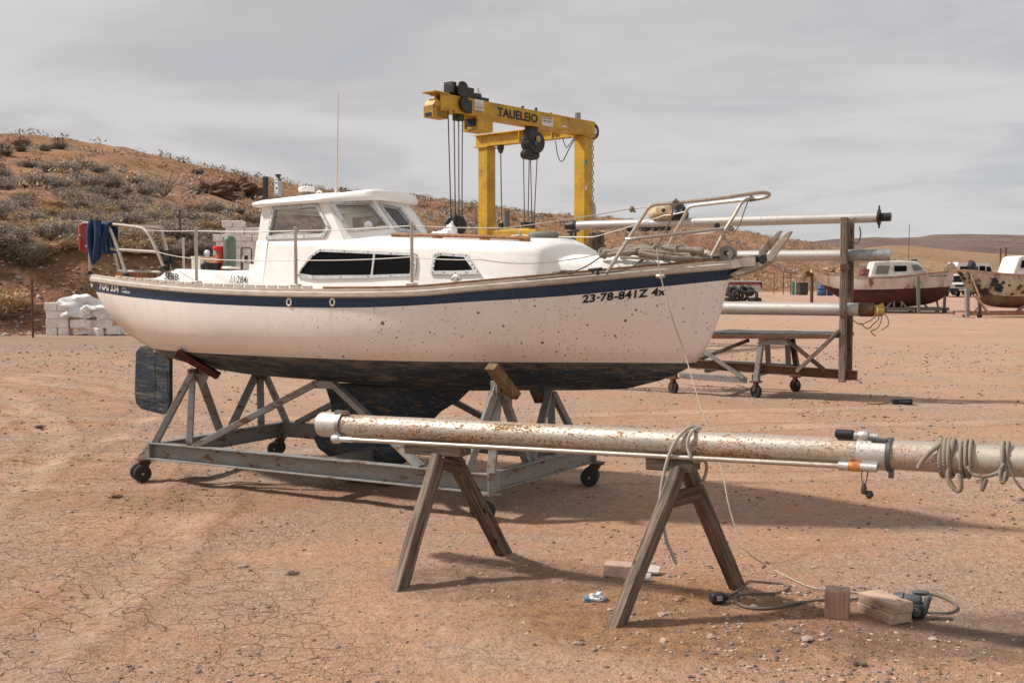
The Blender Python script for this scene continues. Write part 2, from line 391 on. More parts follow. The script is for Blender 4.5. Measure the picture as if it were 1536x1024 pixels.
# dried-mud cracks towards the front left
wco = N.n('ShaderNodeVectorMath', {0: co, 1: N.n('ShaderNodeVectorMath', {0: N.n('ShaderNodeTexNoise', {'Vector': co, 'Scale': 5.0, 'Detail': 3.0}).outputs['Color'], 'Scale': .16}, operation='SCALE').outputs[0]}, operation='ADD').outputs[0]
cr = N.vor(wco, 6.5, 'DISTANCE_TO_EDGE').outputs['Distance']; cr2 = N.vor(wco, 15, 'DISTANCE_TO_EDGE').outputs['Distance']
sp = N.n('ShaderNodeSeparateXYZ', {0: co})
zone = N.math('MULTIPLY', N.ramp(N.math('SUBTRACT', N.math('MULTIPLY', sp.outputs[0], -1), N.math('MULTIPLY', sp.outputs[1], .35)), -1.45, -.55), N.ramp(N.noise(co, 1.1, 3), .36, .52))
crk = N.math('MULTIPLY', zone, N.math('MAXIMUM', N.ramp(cr, .024, .006), N.math('MULTIPLY', N.ramp(cr2, .02, .005), N.ramp(mid, .45, .6))))
c = N.mix(N.math('MULTIPLY', crk, .72), c, (.18, .105, .066))
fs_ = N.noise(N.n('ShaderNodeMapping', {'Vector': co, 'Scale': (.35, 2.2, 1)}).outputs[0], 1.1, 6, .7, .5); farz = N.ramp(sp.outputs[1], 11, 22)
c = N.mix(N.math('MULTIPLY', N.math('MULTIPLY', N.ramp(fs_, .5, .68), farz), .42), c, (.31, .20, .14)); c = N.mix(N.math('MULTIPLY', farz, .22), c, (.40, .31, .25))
# damp darker sand round the sawhorses
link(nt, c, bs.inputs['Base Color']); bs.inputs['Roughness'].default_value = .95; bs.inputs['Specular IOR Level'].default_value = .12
h = N.math('ADD', N.math('ADD', N.math('MULTIPLY', fine, .8), N.math('MULTIPLY', grit, .35)), N.math('ADD', N.math('MULTIPLY', stre, 1.6), N.math('ADD', N.math('MULTIPLY', crk, -1.0), N.math('MULTIPLY', spk, .35))))
link(nt, N.bump(N.math('ADD', h, N.math('MULTIPLY', clod, 1.7)), .85, .032), bs.inputs['Normal'])
DIRT = m
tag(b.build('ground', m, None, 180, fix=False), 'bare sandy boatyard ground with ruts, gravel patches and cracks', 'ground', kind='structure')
# ------------------------------------------------------------------ hillside
def az(u): return (u-768)/FOC
SKY = [(-1500, 120), (-700, 150), (-200, 182), (0, 202), (100, 209), (180, 221), (250, 237), (330, 253), (400, 268), (500, 289), (560, 296), (620, 296), (700, 304), (800, 318), (900, 326), (1000, 331), (1100, 346), (1160, 356), (1212, 362), (1280, 378), (1340, 392), (1400, 405), (1500, 420), (1900, 432)]
YS = [(-1500, 95), (0, 112), (250, 118), (400, 130), (600, 150), (800, 180), (1000, 210), (1200, 245), (1500, 270), (1900, 300)]
YB = [(-1500, 26), (-300, 31), (0, 36.2), (150, 38.5), (350, 42), (500, 50), (700, 62), (850, 78), (1000, 100), (1200, 128), (1500, 150), (1900, 160)]
HB = [(-1500, 3.5), (0, 3.45), (120, 3.5), (330, 3.5), (500, 2.2), (700, .8), (850, 0), (1900, 0)]
def hill_par(u):
    Ys = sinterp(YS, u); Yb = sinterp(YB, u); zs = at(u, sinterp(SKY, u), Ys).z; return Ys, Yb, zs, interp(HB, u)
def hill_h(x, y):
    u = 768+FOC*x/y; Ys, Yb, zs, hb = hill_par(max(-1500, min(1900, u)))
    b0 = yard_h(x, y); z = -.4
    if y > Yb-1:
        bw = 7.0; wob = noise.noise(V((x*.22, y*.1, 4)))*1.6+noise.noise(V((x*.7, y*.3, 9)))*.5
        tb = (y+wob*(1 if hb > .3 else 0)-Yb)/bw
        z = hb*sm(tb)+min(0, (y-Yb)*.2)
        t = (y-Yb-bw*.8)/(Ys-Yb-bw*.8)
        if t > 0:
            q = min(t, 1); z += (zs-hb)*(.72*q+.28*sm(q))
            amp = min(1, t*6)*(1-.75*sm((t-.7)/.3))
            z += amp*(1.1*noise.noise(V((x*.05, y*.03, 2)))+.7*noise.noise(V((x*.14, y*.08, 7))))+.22*noise.noise(V((x*.5, y*.3, 1)))*min(1, t*8)
            if t > 1: z -= (t-1)*zs*.9
        elif hb > .5:
            z += sm(tb)*(1-.3*sm(tb))*(.3*noise.noise(V((x*.9, y*.45, 6)))+.16*noise.noise(V((x*2.3, y*1.2, 3))))
        z += b0*max(0, 1-max(0, y-Yb)/(Ys-Yb))
    return z
b = MB(); vs = []; us = [-1500+18*i for i in range(72)]+[-204+5.2*i for i in range(330)]+[1512+24*i for i in range(17)]
ts = [-.03+.0+i*.0045 for i in range(60)]+[.24+.012*i for i in range(66)]+[1.05, 1.1, 1.2, 1.4, 1.7]
for t in ts:
    for u in us:
        Ys, Yb, zs, hb = hill_par(u); y = Yb+t*(Ys-Yb); x = az(u)*y; vs.append((x, y, hill_h(x, y)))
nc = len(us); b.add(vs, [(i*nc+j, i*nc+j+1, (i+1)*nc+j+1, (i+1)*nc+j) for i in range(len(ts)-1) for j in range(nc-1)])
def hillmat(name, a, bcol, dark, grass, k=1.0, spots=1.0):
    m, nt, bs = nodes(name); N = NT(nt); co = N.co(rnd=False)
    big = N.noise(co, .045*k, 5, .6, .4); mid = N.noise(co, .25*k, 6, .65, .4); fine = N.noise(co, 1.7*k, 6, .7); v = N.vor(co, .62*k); v2 = N.vor(co, 2.2*k)
    c = N.mix(N.ramp(big, .35, .65), a, bcol); c = N.mix(N.math('MULTIPLY', N.ramp(mid, .48, .66), .55), c, grass)
    c = N.mix(N.math('MULTIPLY', N.ramp(fine, .5, .7), .5), c, dark)
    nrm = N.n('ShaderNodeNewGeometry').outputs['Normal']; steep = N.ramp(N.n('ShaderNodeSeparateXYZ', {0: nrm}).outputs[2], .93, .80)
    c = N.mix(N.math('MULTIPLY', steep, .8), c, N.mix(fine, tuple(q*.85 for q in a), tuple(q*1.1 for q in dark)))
    r = N.n('ShaderNodeSeparateColor', {0: v.outputs['Color']}).outputs[0]
    c = N.mix(N.math('MULTIPLY', N.math('MULTIPLY', N.ramp(N.math('ADD', v.outputs['Distance'], N.math('MULTIPLY', fine, .35)), .5, .36), N.ramp(r, .45, .55)), .75*spots), c, (.085, .062, .042))
    r2 = N.n('ShaderNodeSeparateColor', {0: v2.outputs['Color']}).outputs[0]
    c = N.mix(N.math('MULTIPLY', N.math('MULTIPLY', N.ramp(v2.outputs['Distance'], .3, .2), N.ramp(r2, .82, .86)), .7), c, (.42, .33, .25))
    link(nt, c, bs.inputs['Base Color']); bs.inputs['Roughness'].default_value = 1; bs.inputs['Specular IOR Level'].default_value = .05
    link(nt, N.bump(N.math('ADD', mid, fine), .8, .5/k), bs.inputs['Normal']); return m
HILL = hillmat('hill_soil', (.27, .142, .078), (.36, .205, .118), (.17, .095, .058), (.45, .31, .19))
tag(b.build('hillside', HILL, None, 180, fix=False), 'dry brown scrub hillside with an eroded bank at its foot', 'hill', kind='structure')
def ridge(name, label, sky, Y0, Y1, zb, mat, amp):
    b = MB(); vs = []; us = [sky[0][0]+i*(sky[-1][0]-sky[0][0])/220 for i in range(221)]; ts = [i/24 for i in range(25)]+[1.1, 1.4]
    for t in ts:
        for u in us:
            y = Y0+(Y1-Y0)*t; x = az(u)*y; zt = at(u, sinterp(sky, u), Y1).z
            q = min(t, 1); z = zb+(zt-zb)*(.55*q+.45*sm(q)) - (max(0, t-1))*zt*.4
            z += amp*sin(pi*q)*(noise.noise(V((x*.02/amp**.5, y*.012/amp**.5, 3)))+.5*noise.noise(V((x*.06/amp**.5, y*.03/amp**.5, 8))))+amp*.12*noise.noise(V((x*.1/amp**.5, 0, 5)))
            vs.append((x, y, z))
    nc = len(us); b.add(vs, [(i*nc+j, i*nc+j+1, (i+1)*nc+j+1, (i+1)*nc+j) for i in range(len(ts)-1) for j in range(nc-1)])
    tag(b.build(name, mat, None, 180, fix=False), label, 'hill', kind='structure')
ridge('low_ridge', 'low tan ridge behind the distant boats', [(1000, 425), (1150, 400), (1240, 384), (1330, 371), (1380, 371), (1430, 376), (1480, 379), (1540, 383), (1700, 392), (2100, 410)], 190, 420, .9, hillmat('ridge_soil', (.28, .175, .105), (.34, .225, .135), (.15, .10, .065), (.37, .26, .155), .6, 1.2), 3.0)
ridge('far_mesa', 'far purple brown mesa on the horizon', [(900, 420), (1100, 385), (1170, 372), (1225, 361), (1290, 357), (1370, 356), (1400, 352), (1460, 351), (1540, 353), (1700, 350), (2000, 362), (2300, 395)], 620, 1300, 1.2, hillmat('mesa_rock', (.15, .105, .092), (.20, .142, .12), (.085, .062, .056), (.25, .185, .15), .2, .9), 10)
# ------------------------------------------------------------------ the main boat
FB = Frame(-1.232, 9.0, R(-28.5))
P = FB.px
def pq(pts, y): return [P(u, v, y) for u, v in pts]
M_GEL = worn('white_gelcoat', (.86, .835, .80), .38, dirt=(.45, .36, .28), amt=.2, sc=2.2, var=.035, bump=.04, stretch=(1, 1, 2.2))
M_DECK = worn('deck_gelcoat', (.74, .70, .64), .6, dirt=(.40, .32, .24), amt=.4, sc=5, var=.05, bump=.1)
def hull_white():
    m, nt, b = nodes('dusty_white_hull'); N = NT(nt); co = N.co((1, 1, 1), rnd=False); sx = N.n('ShaderNodeSeparateXYZ', {0: co})
    n1 = N.noise(co, 1.6, 5, .6); n2 = N.noise(N.co((6, 6, .9), rnd=False), 2.2, 5, .6); n3 = N.noise(co, 40, 3, .6)
    c = N.mix(N.ramp(n1, .3, .7), (.80, .735, .68), (.85, .795, .745))
    c = N.mix(N.math('MULTIPLY', N.ramp(n2, .5, .75), .18), c, (.56, .44, .35))
    low = N.ramp(N.math('ADD', sx.outputs[2], N.math('MULTIPLY', n2, .16)), 1.29, 1.12)     # dust and scuffing along the waterline
    c = N.mix(N.math('MULTIPLY', low, .42), c, (.56, .41, .29))
    st = N.math('MULTIPLY', N.ramp(sx.outputs[0], -1.75, -2.25), N.ramp(sx.outputs[2], 1.45, 1.2)); c = N.mix(N.math('MULTIPLY', st, .55), c, (.53, .35, .19))
    amt = N.math('MULTIPLY', N.ramp(sx.outputs[0], -1.3, .9), N.ramp(N.noise(co, 2.6, 3), .22, .5))
    for sc_, big in ((13, .21), (32, .22), (60, .27)):
        v = N.vor(co, sc_); r = N.n('ShaderNodeSeparateColor', {0: v.outputs['Color']})
        rad = N.math('MULTIPLY', N.math('MULTIPLY', N.math('POWER', r.outputs[0], 4), big), amt)
        k = N.ramp(N.math('SUBTRACT', N.math('ADD', v.outputs['Distance'], N.math('MULTIPLY', N.math('SUBTRACT', N.noise(N.co((1, 1, 1), rnd=False), 85, 3, .7), .42), .22)), rad), .055, .035)
        c = N.mix(N.math('MULTIPLY', k, .9), c, N.mix(r.outputs[1], (.05, .028, .018), (.20, .10, .04)))
        # short rust runs below some of the chips
    vr = N.vor(N.co((1, 1, .16), rnd=False), 15); rr = N.n('ShaderNodeSeparateColor', {0: vr.outputs['Color']})
    k = N.math('MULTIPLY', N.math('MULTIPLY', N.ramp(vr.outputs['Distance'], .13, .05), N.ramp(rr.outputs[0], .86, .9)), amt)
    c = N.mix(N.math('MULTIPLY', k, .4), c, (.36, .20, .09))
    vd = N.noise(N.co((7, 7, .35), rnd=False), 3.0, 4, .6); c = N.mix(N.math('MULTIPLY', N.math('MULTIPLY', N.ramp(vd, .58, .72), N.ramp(sx.outputs[2], 1.1, 1.5)), .3), c, (.52, .39, .28))
    sc2 = N.noise(N.co((1.1, 1.1, 9), rnd=False), 4.0, 5, .7); c = N.mix(N.math('MULTIPLY', N.ramp(sc2, .63, .70), .25), c, (.45, .36, .30))
    link(nt, c, b.inputs['Base Color']); b.inputs['Roughness'].default_value = .5; b.inputs['Specular IOR Level'].default_value = .35
    link(nt, N.bump(N.math('ADD', n1, N.math('MULTIPLY', n3, .2)), .06, .02), b.inputs['Normal']); return m
M_HULL = hull_white()
M_BLUE = worn('navy_stripe', (.003, .026, .078), .3, dirt=(.10, .12, .15), amt=.08, sc=9, var=.15, bump=.04)
def antifoul():
    m, nt, b = nodes('worn_antifouling'); N = NT(nt); co = N.co((.9, 2, 5.5), rnd=False); n1 = N.noise(co, 2.2, 7, .72, .8); n2 = N.noise(co, 7, 6, .7, .4); n3 = N.noise(N.co((1, 1, 1), rnd=False), 34, 4, .7)
    c = N.mix(N.ramp(n1, .36, .6), (.006, .017, .034), (.022, .042, .064)); c = N.mix(N.math('MULTIPLY', N.ramp(n2, .50, .64), .8), c, (.135, .102, .066))
    c = N.mix(N.math('MULTIPLY', N.ramp(n1, .56, .68), .75), c, (.17, .17, .165)); c = N.mix(N.math('MULTIPLY', N.ramp(n3, .60, .68), .6), c, (.26, .21, .15))
    sz = N.n('ShaderNodeSeparateXYZ', {0: N.tc.outputs['Object']}).outputs[2]; wlb = N.math('MULTIPLY', N.ramp(N.math('ADD', sz, N.math('MULTIPLY', n2, .10)), 1.04, 1.10), N.ramp(n1, .38, .55)); c = N.mix(N.math('MULTIPLY', wlb, .6), c, (.17, .14, .11))
    link(nt, c, b.inputs['Base Color']); b.inputs['Roughness'].default_value = .72; link(nt, N.bump(N.math('ADD', n2, n3), .25, .01), b.inputs['Normal']); return m
M_BOT = antifoul()
M_STEEL = worn('stainless_tube', (.50, .44, .375), .42, .6, dirt=(.25, .2, .15), amt=.3, sc=10, bump=.05)
M_ALU = worn('window_aluminium', (.60, .60, .59), .42, .75, dirt=(.3, .27, .23), amt=.35, sc=14, bump=.05)
M_RAIL = worn('weathered_rubrail', (.58, .51, .43), .6, .0, dirt=(.25, .18, .12), amt=.5, sc=16, bump=.15, stretch=(.5, 2, 4))
M_TEAK = wood('oiled_teak', (.36, .17, .075), (.20, .085, .035), .6, .6, .2)
M_BLK = plain('black_plastic', (.018, .018, .02), .5)
M_DKGLASS = plain('dark_window', (.004, .004, .004), .25, 0, .1, 8, .01, .12)
M_GLASS = glass('hazed_acrylic', (.84, .82, .78), .16, (.33, .27, .21))
M_GLASS2 = glass('clear_windscreen', (.86, .87, .86), .08, (.4, .38, .35))
M_INK = plain('black_lettering', (.012, .012, .016), .5, bump=0)
M_WHITEINK = plain('white_lettering', (.75, .75, .75), .5, bump=0)
M_DARKIN = plain('cabin_lining', (.20, .155, .12), .8)
boat = empty('sailboat', FB, 'large white sailing boat with a navy stripe and pilothouse, propped on a grey wheeled cradle', 'boat')
# --- hull form
SHEER = [(100, 416), (127, 418), (200, 428), (300, 437), (430, 442), (570, 442.5), (640, 440), (700, 434.5), (800, 426), (900, 417), (1000, 408), (1097, 400), (1120, 398)]
STRIPE = [(100, 432), (135, 437), (200, 446), (300, 455), (450, 461), (570, 460.5), (700, 453), (850, 443.5), (1000, 429), (1097, 419), (1120, 417)]
BEAM = [(-2.52, .54), (-2.2, .65), (-1.6, .80), (-.9, .91), (0, .95), (.8, .91), (1.6, .72), (2.2, .49), (2.7, .255), (3.0, .10), (3.13, .03), (3.17, .012)]
def hb(x): return sinterp(BEAM, x)
def solve(tab, x):
    z = 1.6
    for _ in range(6):
        u, v = FB.to_px((x, -hb(x), z)); vt = sinterp(tab, u); dep = (FB.M @ V((x, -hb(x), z))).y; z += (v-vt)*dep/FOC
    return z
XS = [-2.52+i*.09 for i in range(57)]+[2.60, 2.7, 2.78, 2.86, 2.93, 2.99, 3.04, 3.08, 3.11, 3.135, 3.155, 3.17]
ZS = [(x, solve(SHEER, x)) for x in XS]; ZB = [(x, solve(STRIPE, x)) for x in XS]
def zs(x): return interp(ZS, x)
def zb(x): return interp(ZB, x)
BOTPX = [(160, 503), (200, 527), (270, 546), (327, 557), (382, 565), (470, 572), (600, 584), (700, 589), (850, 589)]
ZKT = [(-2.52, 1.16)]+sorted((P(u, v, -.22).x, P(u, v, -.22).z) for u, v in BOTPX)+sorted((P(u, v, 0).x, P(u, v, 0).z) for u, v in [(940, 583), (1000, 568), (1025, 556), (1045, 543), (1065, 515), (1083, 465), (1092, 425)])+[(3.172, 1.735)]
def zk(x): return interp(ZKT, x)
ZW = 1.068
def sect(x, z):
    a, k = zs(x), zk(x)
    if z <= k+1e-4: return 0.0
    t = max(0, min(1, (a-z)/(a-k))); f = sm((x-.6)/2.4)
    st = sm((-1.2-x)/1.3); p = 3.4*(1-f)+1.25*f-1.0*st; q = 1.9*(1-f)+1.05*f-.3*st
    return hb(x)*(1-t**p)**(1/q)
def rake(x, z): return x+.30*(zs(x)-z)*sm((-1.7-x)/.8)
def hull_pt(x, z, off=0):
    """point on the starboard topside"""
    return V((rake(x, z), -sect(x, z)-off, z))
rings = []; NT_, NW_, NB_ = 4, 8, 12
for x in XS:
    a, k = zs(x), zk(x); bz = max(zb(x), k); wz = max(min(ZW, bz), k); zl = []
    zl += [a+(bz-a)*i/NT_ for i in range(NT_)]+[bz+(wz-bz)*i/NW_ for i in range(NW_)]+[wz+(k-wz)*sm(.5*i/NB_)*2 if False else wz+(k-wz)*sin(pi/2*i/NB_) for i in range(NB_+1)]
    half = [V((rake(x, z), -sect(x, z), z)) for z in zl]; rings.append(half+[V((p.x, -p.y, p.z)) for p in reversed(half[:-1])])
b = MB(); n = len(rings[0]); b.v = [p for r in rings for p in r]
hn = NT_+NW_+NB_
for i in range(len(rings)-1):
    for k in range(n-1):
        kk = k if k < hn else n-2-k
        b.f.append((i*n+k, i*n+k+1, (i+1)*n+k+1, (i+1)*n+k)); b.mi.append(1 if kk < NT_ else 0 if kk < NT_+NW_ else 2)
b.f.append(tuple(range(n-1, -1, -1))); b.mi.append(0)
hull = b.build('hull', [M_HULL, M_BLUE, M_BOT], boat, 50)
bm = bmesh.new(); bm.from_mesh(hull.data); bmesh.ops.remove_doubles(bm, verts=bm.verts, dist=.0008); bmesh.ops.recalc_face_normals(bm, faces=bm.faces[:]); bm.to_mesh(hull.data); bm.free()
# deck
b = MB(); rr = []
for x in XS:
    w_ = max(.004, hb(x)-.012); rr.append([(x, -w_, zs(x)-.004), (x, -w_*.5, zs(x)+.018), (x, 0, zs(x)+.025), (x, w_*.5, zs(x)+.018), (x, w_, zs(x)-.004)])
b.loft(rr, False, False); b.build('deck', M_DECK, boat, 60)
# rubbing rail and toe rail on both sides, running the whole sheer
for sg in (-1, 1):
    b = MB(); prof = [(.016, -.018), (.030, -.008), (.030, .018), (.018, .026), (.018, .044), (-.016, .048), (-.016, -.018)]
    rr = []
    for x in XS: rr.append([V((rake(x, zs(x)), sg*(hb(x)+a), zs(x)+c)) for a, c in prof])
    b.loft(rr); o = b.build('rubbing_rail', M_RAIL, boat, 40)
    b = MB(); x = -2.05; rnd = random.Random(3)
    while x < .2:
        L_ = .085; b.beam((x, sg*(hb(x)+.002), zs(x)+.058), (x+L_, sg*(hb(x+L_)+.002), zs(x+L_)+.058), .016, .018); x += L_+.026
    b.build('toe_rail', M_RAIL, boat, 30)
b = MB(); rr = []
for i in range(24):                                                        # teak capping towards the bow
    x = .35+i*.118; rr.append([V((x, -(hb(x)-.03+c), zs(x)+.048+d)) for c, d in ((0, 0), (.03, 0), (.03, .014), (0, .014))])
b.loft(rr); b.build('teak_capping', M_TEAK, boat, 30)
# keel and rudder
def foil(name, prof, mat, thick):
    """prof: list of (z, x_front, x_back); a foil section at each level"""
    b = MB(); rr = []
    for z, xf, xb, tk in prof:
        c = []; L_ = xf-xb
        for s_, t in [(0, 0), (.08, .62), (.25, .95), (.45, 1), (.7, .7), (.9, .28), (1, .03)]: c.append((xf-L_*s_, -tk*t, z))
        c += [(q[0], -q[1], q[2]) for q in reversed(c[1:-1])]; rr.append(c)
    b.loft(rr); return b.build(name, mat, boat, 60)
kp = lambda u, v: P(u, v, 0)
foil('keel', [(.80, kp(705, 590).x, kp(486, 590).x, .10), (.72, kp(690, 592).x, kp(491, 592).x, .085), (.62, kp(662, 605).x, kp(497, 610).x, .075), (.52, kp(645, 620).x, kp(497, 625).x, .07), (.40, kp(632, 640).x, kp(490, 640).x, .075), (.33, kp(630, 645).x, kp(470, 640).x, .10), (.24, kp(622, 660).x, kp(478, 650).x, .12), (.16, kp(600, 675).x, kp(500, 660).x, .09), (.13, kp(585, 678).x, kp(520, 668).x, .03)], M_BOT, .07)
b = MB(); o_ = [(206, 528), (213, 519), (228, 517), (257, 531), (257, 600), (254, 617), (246, 621), (214, 613), (206, 604), (204, 590)]
pp = [P(u, v, 0) for u, v in o_]; b.prism([(q.x, -.02, q.z) for q in pp], (0, .04, 0))
rud = b.build('rudder', M_BOT, boat, 30, .005)
b = MB()
for (u0, v0, u1, v1) in ((213, 540, 233, 586), (236, 556, 252, 602), (214, 588, 232, 602)):
    a, c = P(u0, v0, -.02), P(u1, v1, -.02); b.prism([(a.x, -.0205, a.z), (c.x, -.0205, a.z), (c.x, -.0205, c.z), (a.x, -.0205, c.z)], (0, -.0025, 0))
b.build('rudder_plate', M_BOT, rud, 30)
b = MB(); b.tube([(-2.32, 0, 1.0), (-2.28, 0, 1.2)], .03); b.build('rudder_stock', M_STEEL, boat)
# --- cabin trunk
SHL = [(384, 358), (401, 360), (524, 361), (592, 364), (700, 367), (760, 368.5), (806, 369.5), (814, 372), (824, 381), (833, 390), (870, 392), (950, 395), (1010, 397.5), (1046, 400)]
WT = [(384, .60), (592, .62), (700, .585), (760, .555), (806, .50), (833, .43), (950, .27), (1046, .06)]
TS = []
for u, v in [(u, interp(SHL, u)) for u in list(range(384, 800, 16))+[800, 806, 810, 814, 818, 824, 829, 833, 840, 850, 870, 900, 930, 960, 985, 1010, 1030, 1046]]:
    w_ = sinterp(WT, u); q = P(u, v, -w_); TS.append((q.x, w_, q.z))
TX = [(a, (w_, z)) for a, w_, z in TS]
def tr_w(x): return interp([(a, w_) for a, w_, z in TS], x)
def tr_z(x): return interp([(a, z) for a, w_, z in TS], x)
def tr_y(x, z):
    """starboard face of the trunk"""
    z0 = zs(x); z1 = tr_z(x)-.035; t = max(0, min(1, (z-z0)/max(.05, z1-z0))); return -(tr_w(x)+.075*(1-t))
b = MB(); rr = []
for x, w_, z1 in TS:
    z0 = zs(x)-.02; h_ = z1-z0; r_ = min(.05, h_*.4); cr = .075 if x < P(806, 369, -.5).x else .05; bot = min(.075, h_*.3)
    half = [(x, -(w_+bot), z0), (x, -(w_+bot*.5), z0+(h_-r_)*.5), (x, -w_, z1-r_), (x, -(w_-.012), z1-r_*.35), (x, -(w_-.045 if w_ > .1 else w_*.6), z1+.004), (x, -w_*.6, z1+cr*.62), (x, -w_*.3, z1+cr*.92), (x, 0, z1+cr)]
    rr.append(half+[(a, -c, d) for a, c, d in reversed(half[:-1])])
b.loft(rr); b.build('cabin_trunk', M_GEL, boat, 40)
def on_trunk(u, v, off):
    q = P(u, v, -.66)
    for _ in range(4): q = P(u, v, tr_y(q.x, q.z)-off)
    return q
def side_window(outer, inner, mull=None, name='cabin_window'):
    O = [on_trunk(u, v, .001) for u, v in outer]; I = [on_trunk(u, v, .001) for u, v in inner]
    b = MB(); b.ring_plate(O, I, (0, -.012, 0)); b.cur = 1
    for i in range(len(outer)):
        for t in (0, .5):
            j = (i+1) % len(outer); a = ((outer[i][0]+inner[i][0])/2, (outer[i][1]+inner[i][1])/2); c = ((outer[j][0]+inner[j][0])/2, (outer[j][1]+inner[j][1])/2)
            q = on_trunk(a[0]+(c[0]-a[0])*t, a[1]+(c[1]-a[1])*t, .012); b.lathe([(.0055, 0), (.004, .004)], q, (0, -1, 0), 6)
    fr = b.build(name, [M_ALU, M_BLK], boat, 20)
    cu = sum(u for u, v in inner)/len(inner); cv = sum(v for u, v in inner)/len(inner)
    ins = [(cu+(u-cu)*1.01, cv+(v-cv)*1.02) for u, v in inner]
    b = MB(); b.prism([on_trunk(u, v, -.012) for u, v in ins], (0, -.016, 0)); b.build('pane', M_DKGLASS, fr, 0)
    if mull:
        b = MB(); b.beam(on_trunk(*mull[0], .004), on_trunk(*mull[1], .004), .018, .014, (0, 1, 0)); b.build('mullion', M_ALU, fr, 20, .002)
    return fr
side_window([(447, 415), (450, 406), (466, 383), (480, 373.5), (552, 376), (624, 379.5), (625.5, 397), (623, 414), (552, 417), (470, 419)],
            [(451, 410), (455, 402), (470, 384.5), (481, 377.5), (552, 380.5), (616.5, 383.5), (617, 397), (616, 410.5), (552, 412.5), (470, 413)], ((562, 380.5), (558, 413)))
side_window([(646, 411), (648.5, 395), (651.5, 380.5), (660, 378.5), (701, 381.5), (711, 397), (721, 411), (683, 412)],
            [(651.5, 406), (653, 395), (655, 386), (662, 383.3), (697, 385.6), (705, 397), (710.5, 405), (683, 406)])
# --- pilothouse (three-faceted front)
rearb, reart = P(386.5, 358, -.58), P(393, 310, -.52)
C1b, C1t = P(518, 358, -.57), P(490, 303, -.50)
C2b, C2t = P(596, 354, -.26), P(563, 300, -.235)
for q in (rearb, C1b, C2b): q.z = tr_z(q.x)-.02 if q is not C2b else q.z
C2b.z = tr_z(C2b.x)+.02
mir = lambda q: V((q.x, -q.y, q.z))

def plane_px(u, v, p0, nrm):
    c = FB.I @ V((0, 0, CH)); d = FB.I.to_3x3() @ ray(u, v); t = (V(p0)-c).dot(nrm)/d.dot(nrm); return c+d*t
from mathutils.geometry import tessellate_polygon
def panel(outer, hole, th):
    b = MB(); allp = outer+hole; tr = tessellate_polygon([outer, hole] if hole else [outer]); n = len(allp)
    nrm = (outer[1]-outer[0]).cross(outer[2]-outer[0]).normalized()*th
    b.v = [p.copy() for p in allp]+[p+nrm for p in allp]; b.f = [tuple(t) for t in tr]+[tuple(n+i for i in reversed(t)) for t in tr]
    for lo, ln in ((0, len(outer)), (len(outer), len(hole))):
        for i in range(ln): j = (i+1) % ln; b.f.append((lo+i, lo+j, n+lo+j, n+lo+i))
    b.mi = [0]*len(b.f); return b
house = None
def win_panel(outer, glass_px, frame_px, gm, sides):
    global house
    nrm = (outer[1]-outer[0]).cross(outer[2]-outer[0]).normalized()
    if nrm.y > 0 or (abs(nrm.y) < .05 and nrm.x < 0): nrm = -nrm
    G = [plane_px(u, v, outer[0], nrm) for u, v in glass_px]; F_ = [plane_px(u, v, outer[0], nrm) for u, v in frame_px]
    for sg in sides:
        f_ = (lambda q: q.copy()) if sg > 0 else mir
        nn = nrm if sg > 0 else mir(nrm)
        O = [f_(q) for q in outer]; g_ = [f_(q) for q in G]; fr = [f_(q) for q in F_]
        tess = [O, g_]; b = MB(); allp = O+g_; tr = tessellate_polygon(tess); n = len(allp)
        b.v = [p.copy() for p in allp]+[p-nn*.03 for p in allp]; b.f = [tuple(t) for t in tr]+[tuple(n+i for i in reversed(t)) for t in tr]
        for lo, ln in ((0, len(O)), (len(O), len(g_))):
            for i in range(ln): j = (i+1) % ln; b.f.append((lo+i, lo+j, n+lo+j, n+lo+i))
        b.mi = [0]*len(b.f); walls.append(b)
        b = MB(); b.ring_plate([q+nn*.001 for q in fr], [q+nn*.001 for q in g_], nn*.012); b.cur = 1
        for i in range(len(fr)):
            j = (i+1) % len(fr)
            for t in (0, .33, .66):
                q = (fr[i]+g_[i])/2*(1-t)+(fr[j]+g_[j])/2*t+nn*.012; b.lathe([(.0055, 0), (.004, .004)], q, nn, 6)
        w_ = b.build('window_frame', [M_ALU, M_BLK], house, 20)
        b = MB(); b.prism([q-nn*.012 for q in g_], nn*.005); b.build('pane', gm, w_, 0)
walls = []
house = bpy.data.objects.new('pilothouse', bpy.data.meshes.new('pilothouse')); COL.objects.link(house); house.parent = boat
win_panel([rearb, C1b, C1t, reart], [(413, 315), (475, 310.5), (490.5, 340), (484.5, 351), (404, 354)], [(410, 310.4), (477, 305.6), (495.5, 340.5), (487, 356.5), (399.6, 360)], M_GLASS, (1, -1))
win_panel([C1b, C2b, C2t, C1t], [(502.5, 307.5), (553.5, 305.8), (580, 339), (524, 344)], [(494.5, 304), (557, 302), (585, 343), (521, 349)], M_GLASS2, (1, -1))
win_panel([C2b, mir(C2b), mir(C2t), C2t], [(570, 308), (597, 313), (624, 347.5), (598, 343)], [(566.5, 305.5), (600.5, 312), (629.5, 351), (595, 347.5)], M_GLASS2, (1,))
bb = MB()
for q in walls: bb.add(q.v, q.f)
rw = [rearb, mir(rearb), mir(reart), reart]; dr = [V((rearb.x+.01, -.50, rearb.z+.02)), V((rearb.x+.01, .50, rearb.z+.02)), V((reart.x-.005, .45, reart.z-.035)), V((reart.x-.005, -.45, reart.z-.035))]
q = panel(rw, dr, .03); bb.add(q.v, q.f)
o = bb.build('pilothouse_walls', M_GEL, None, 30); house.data = o.data; bpy.data.objects.remove(o)
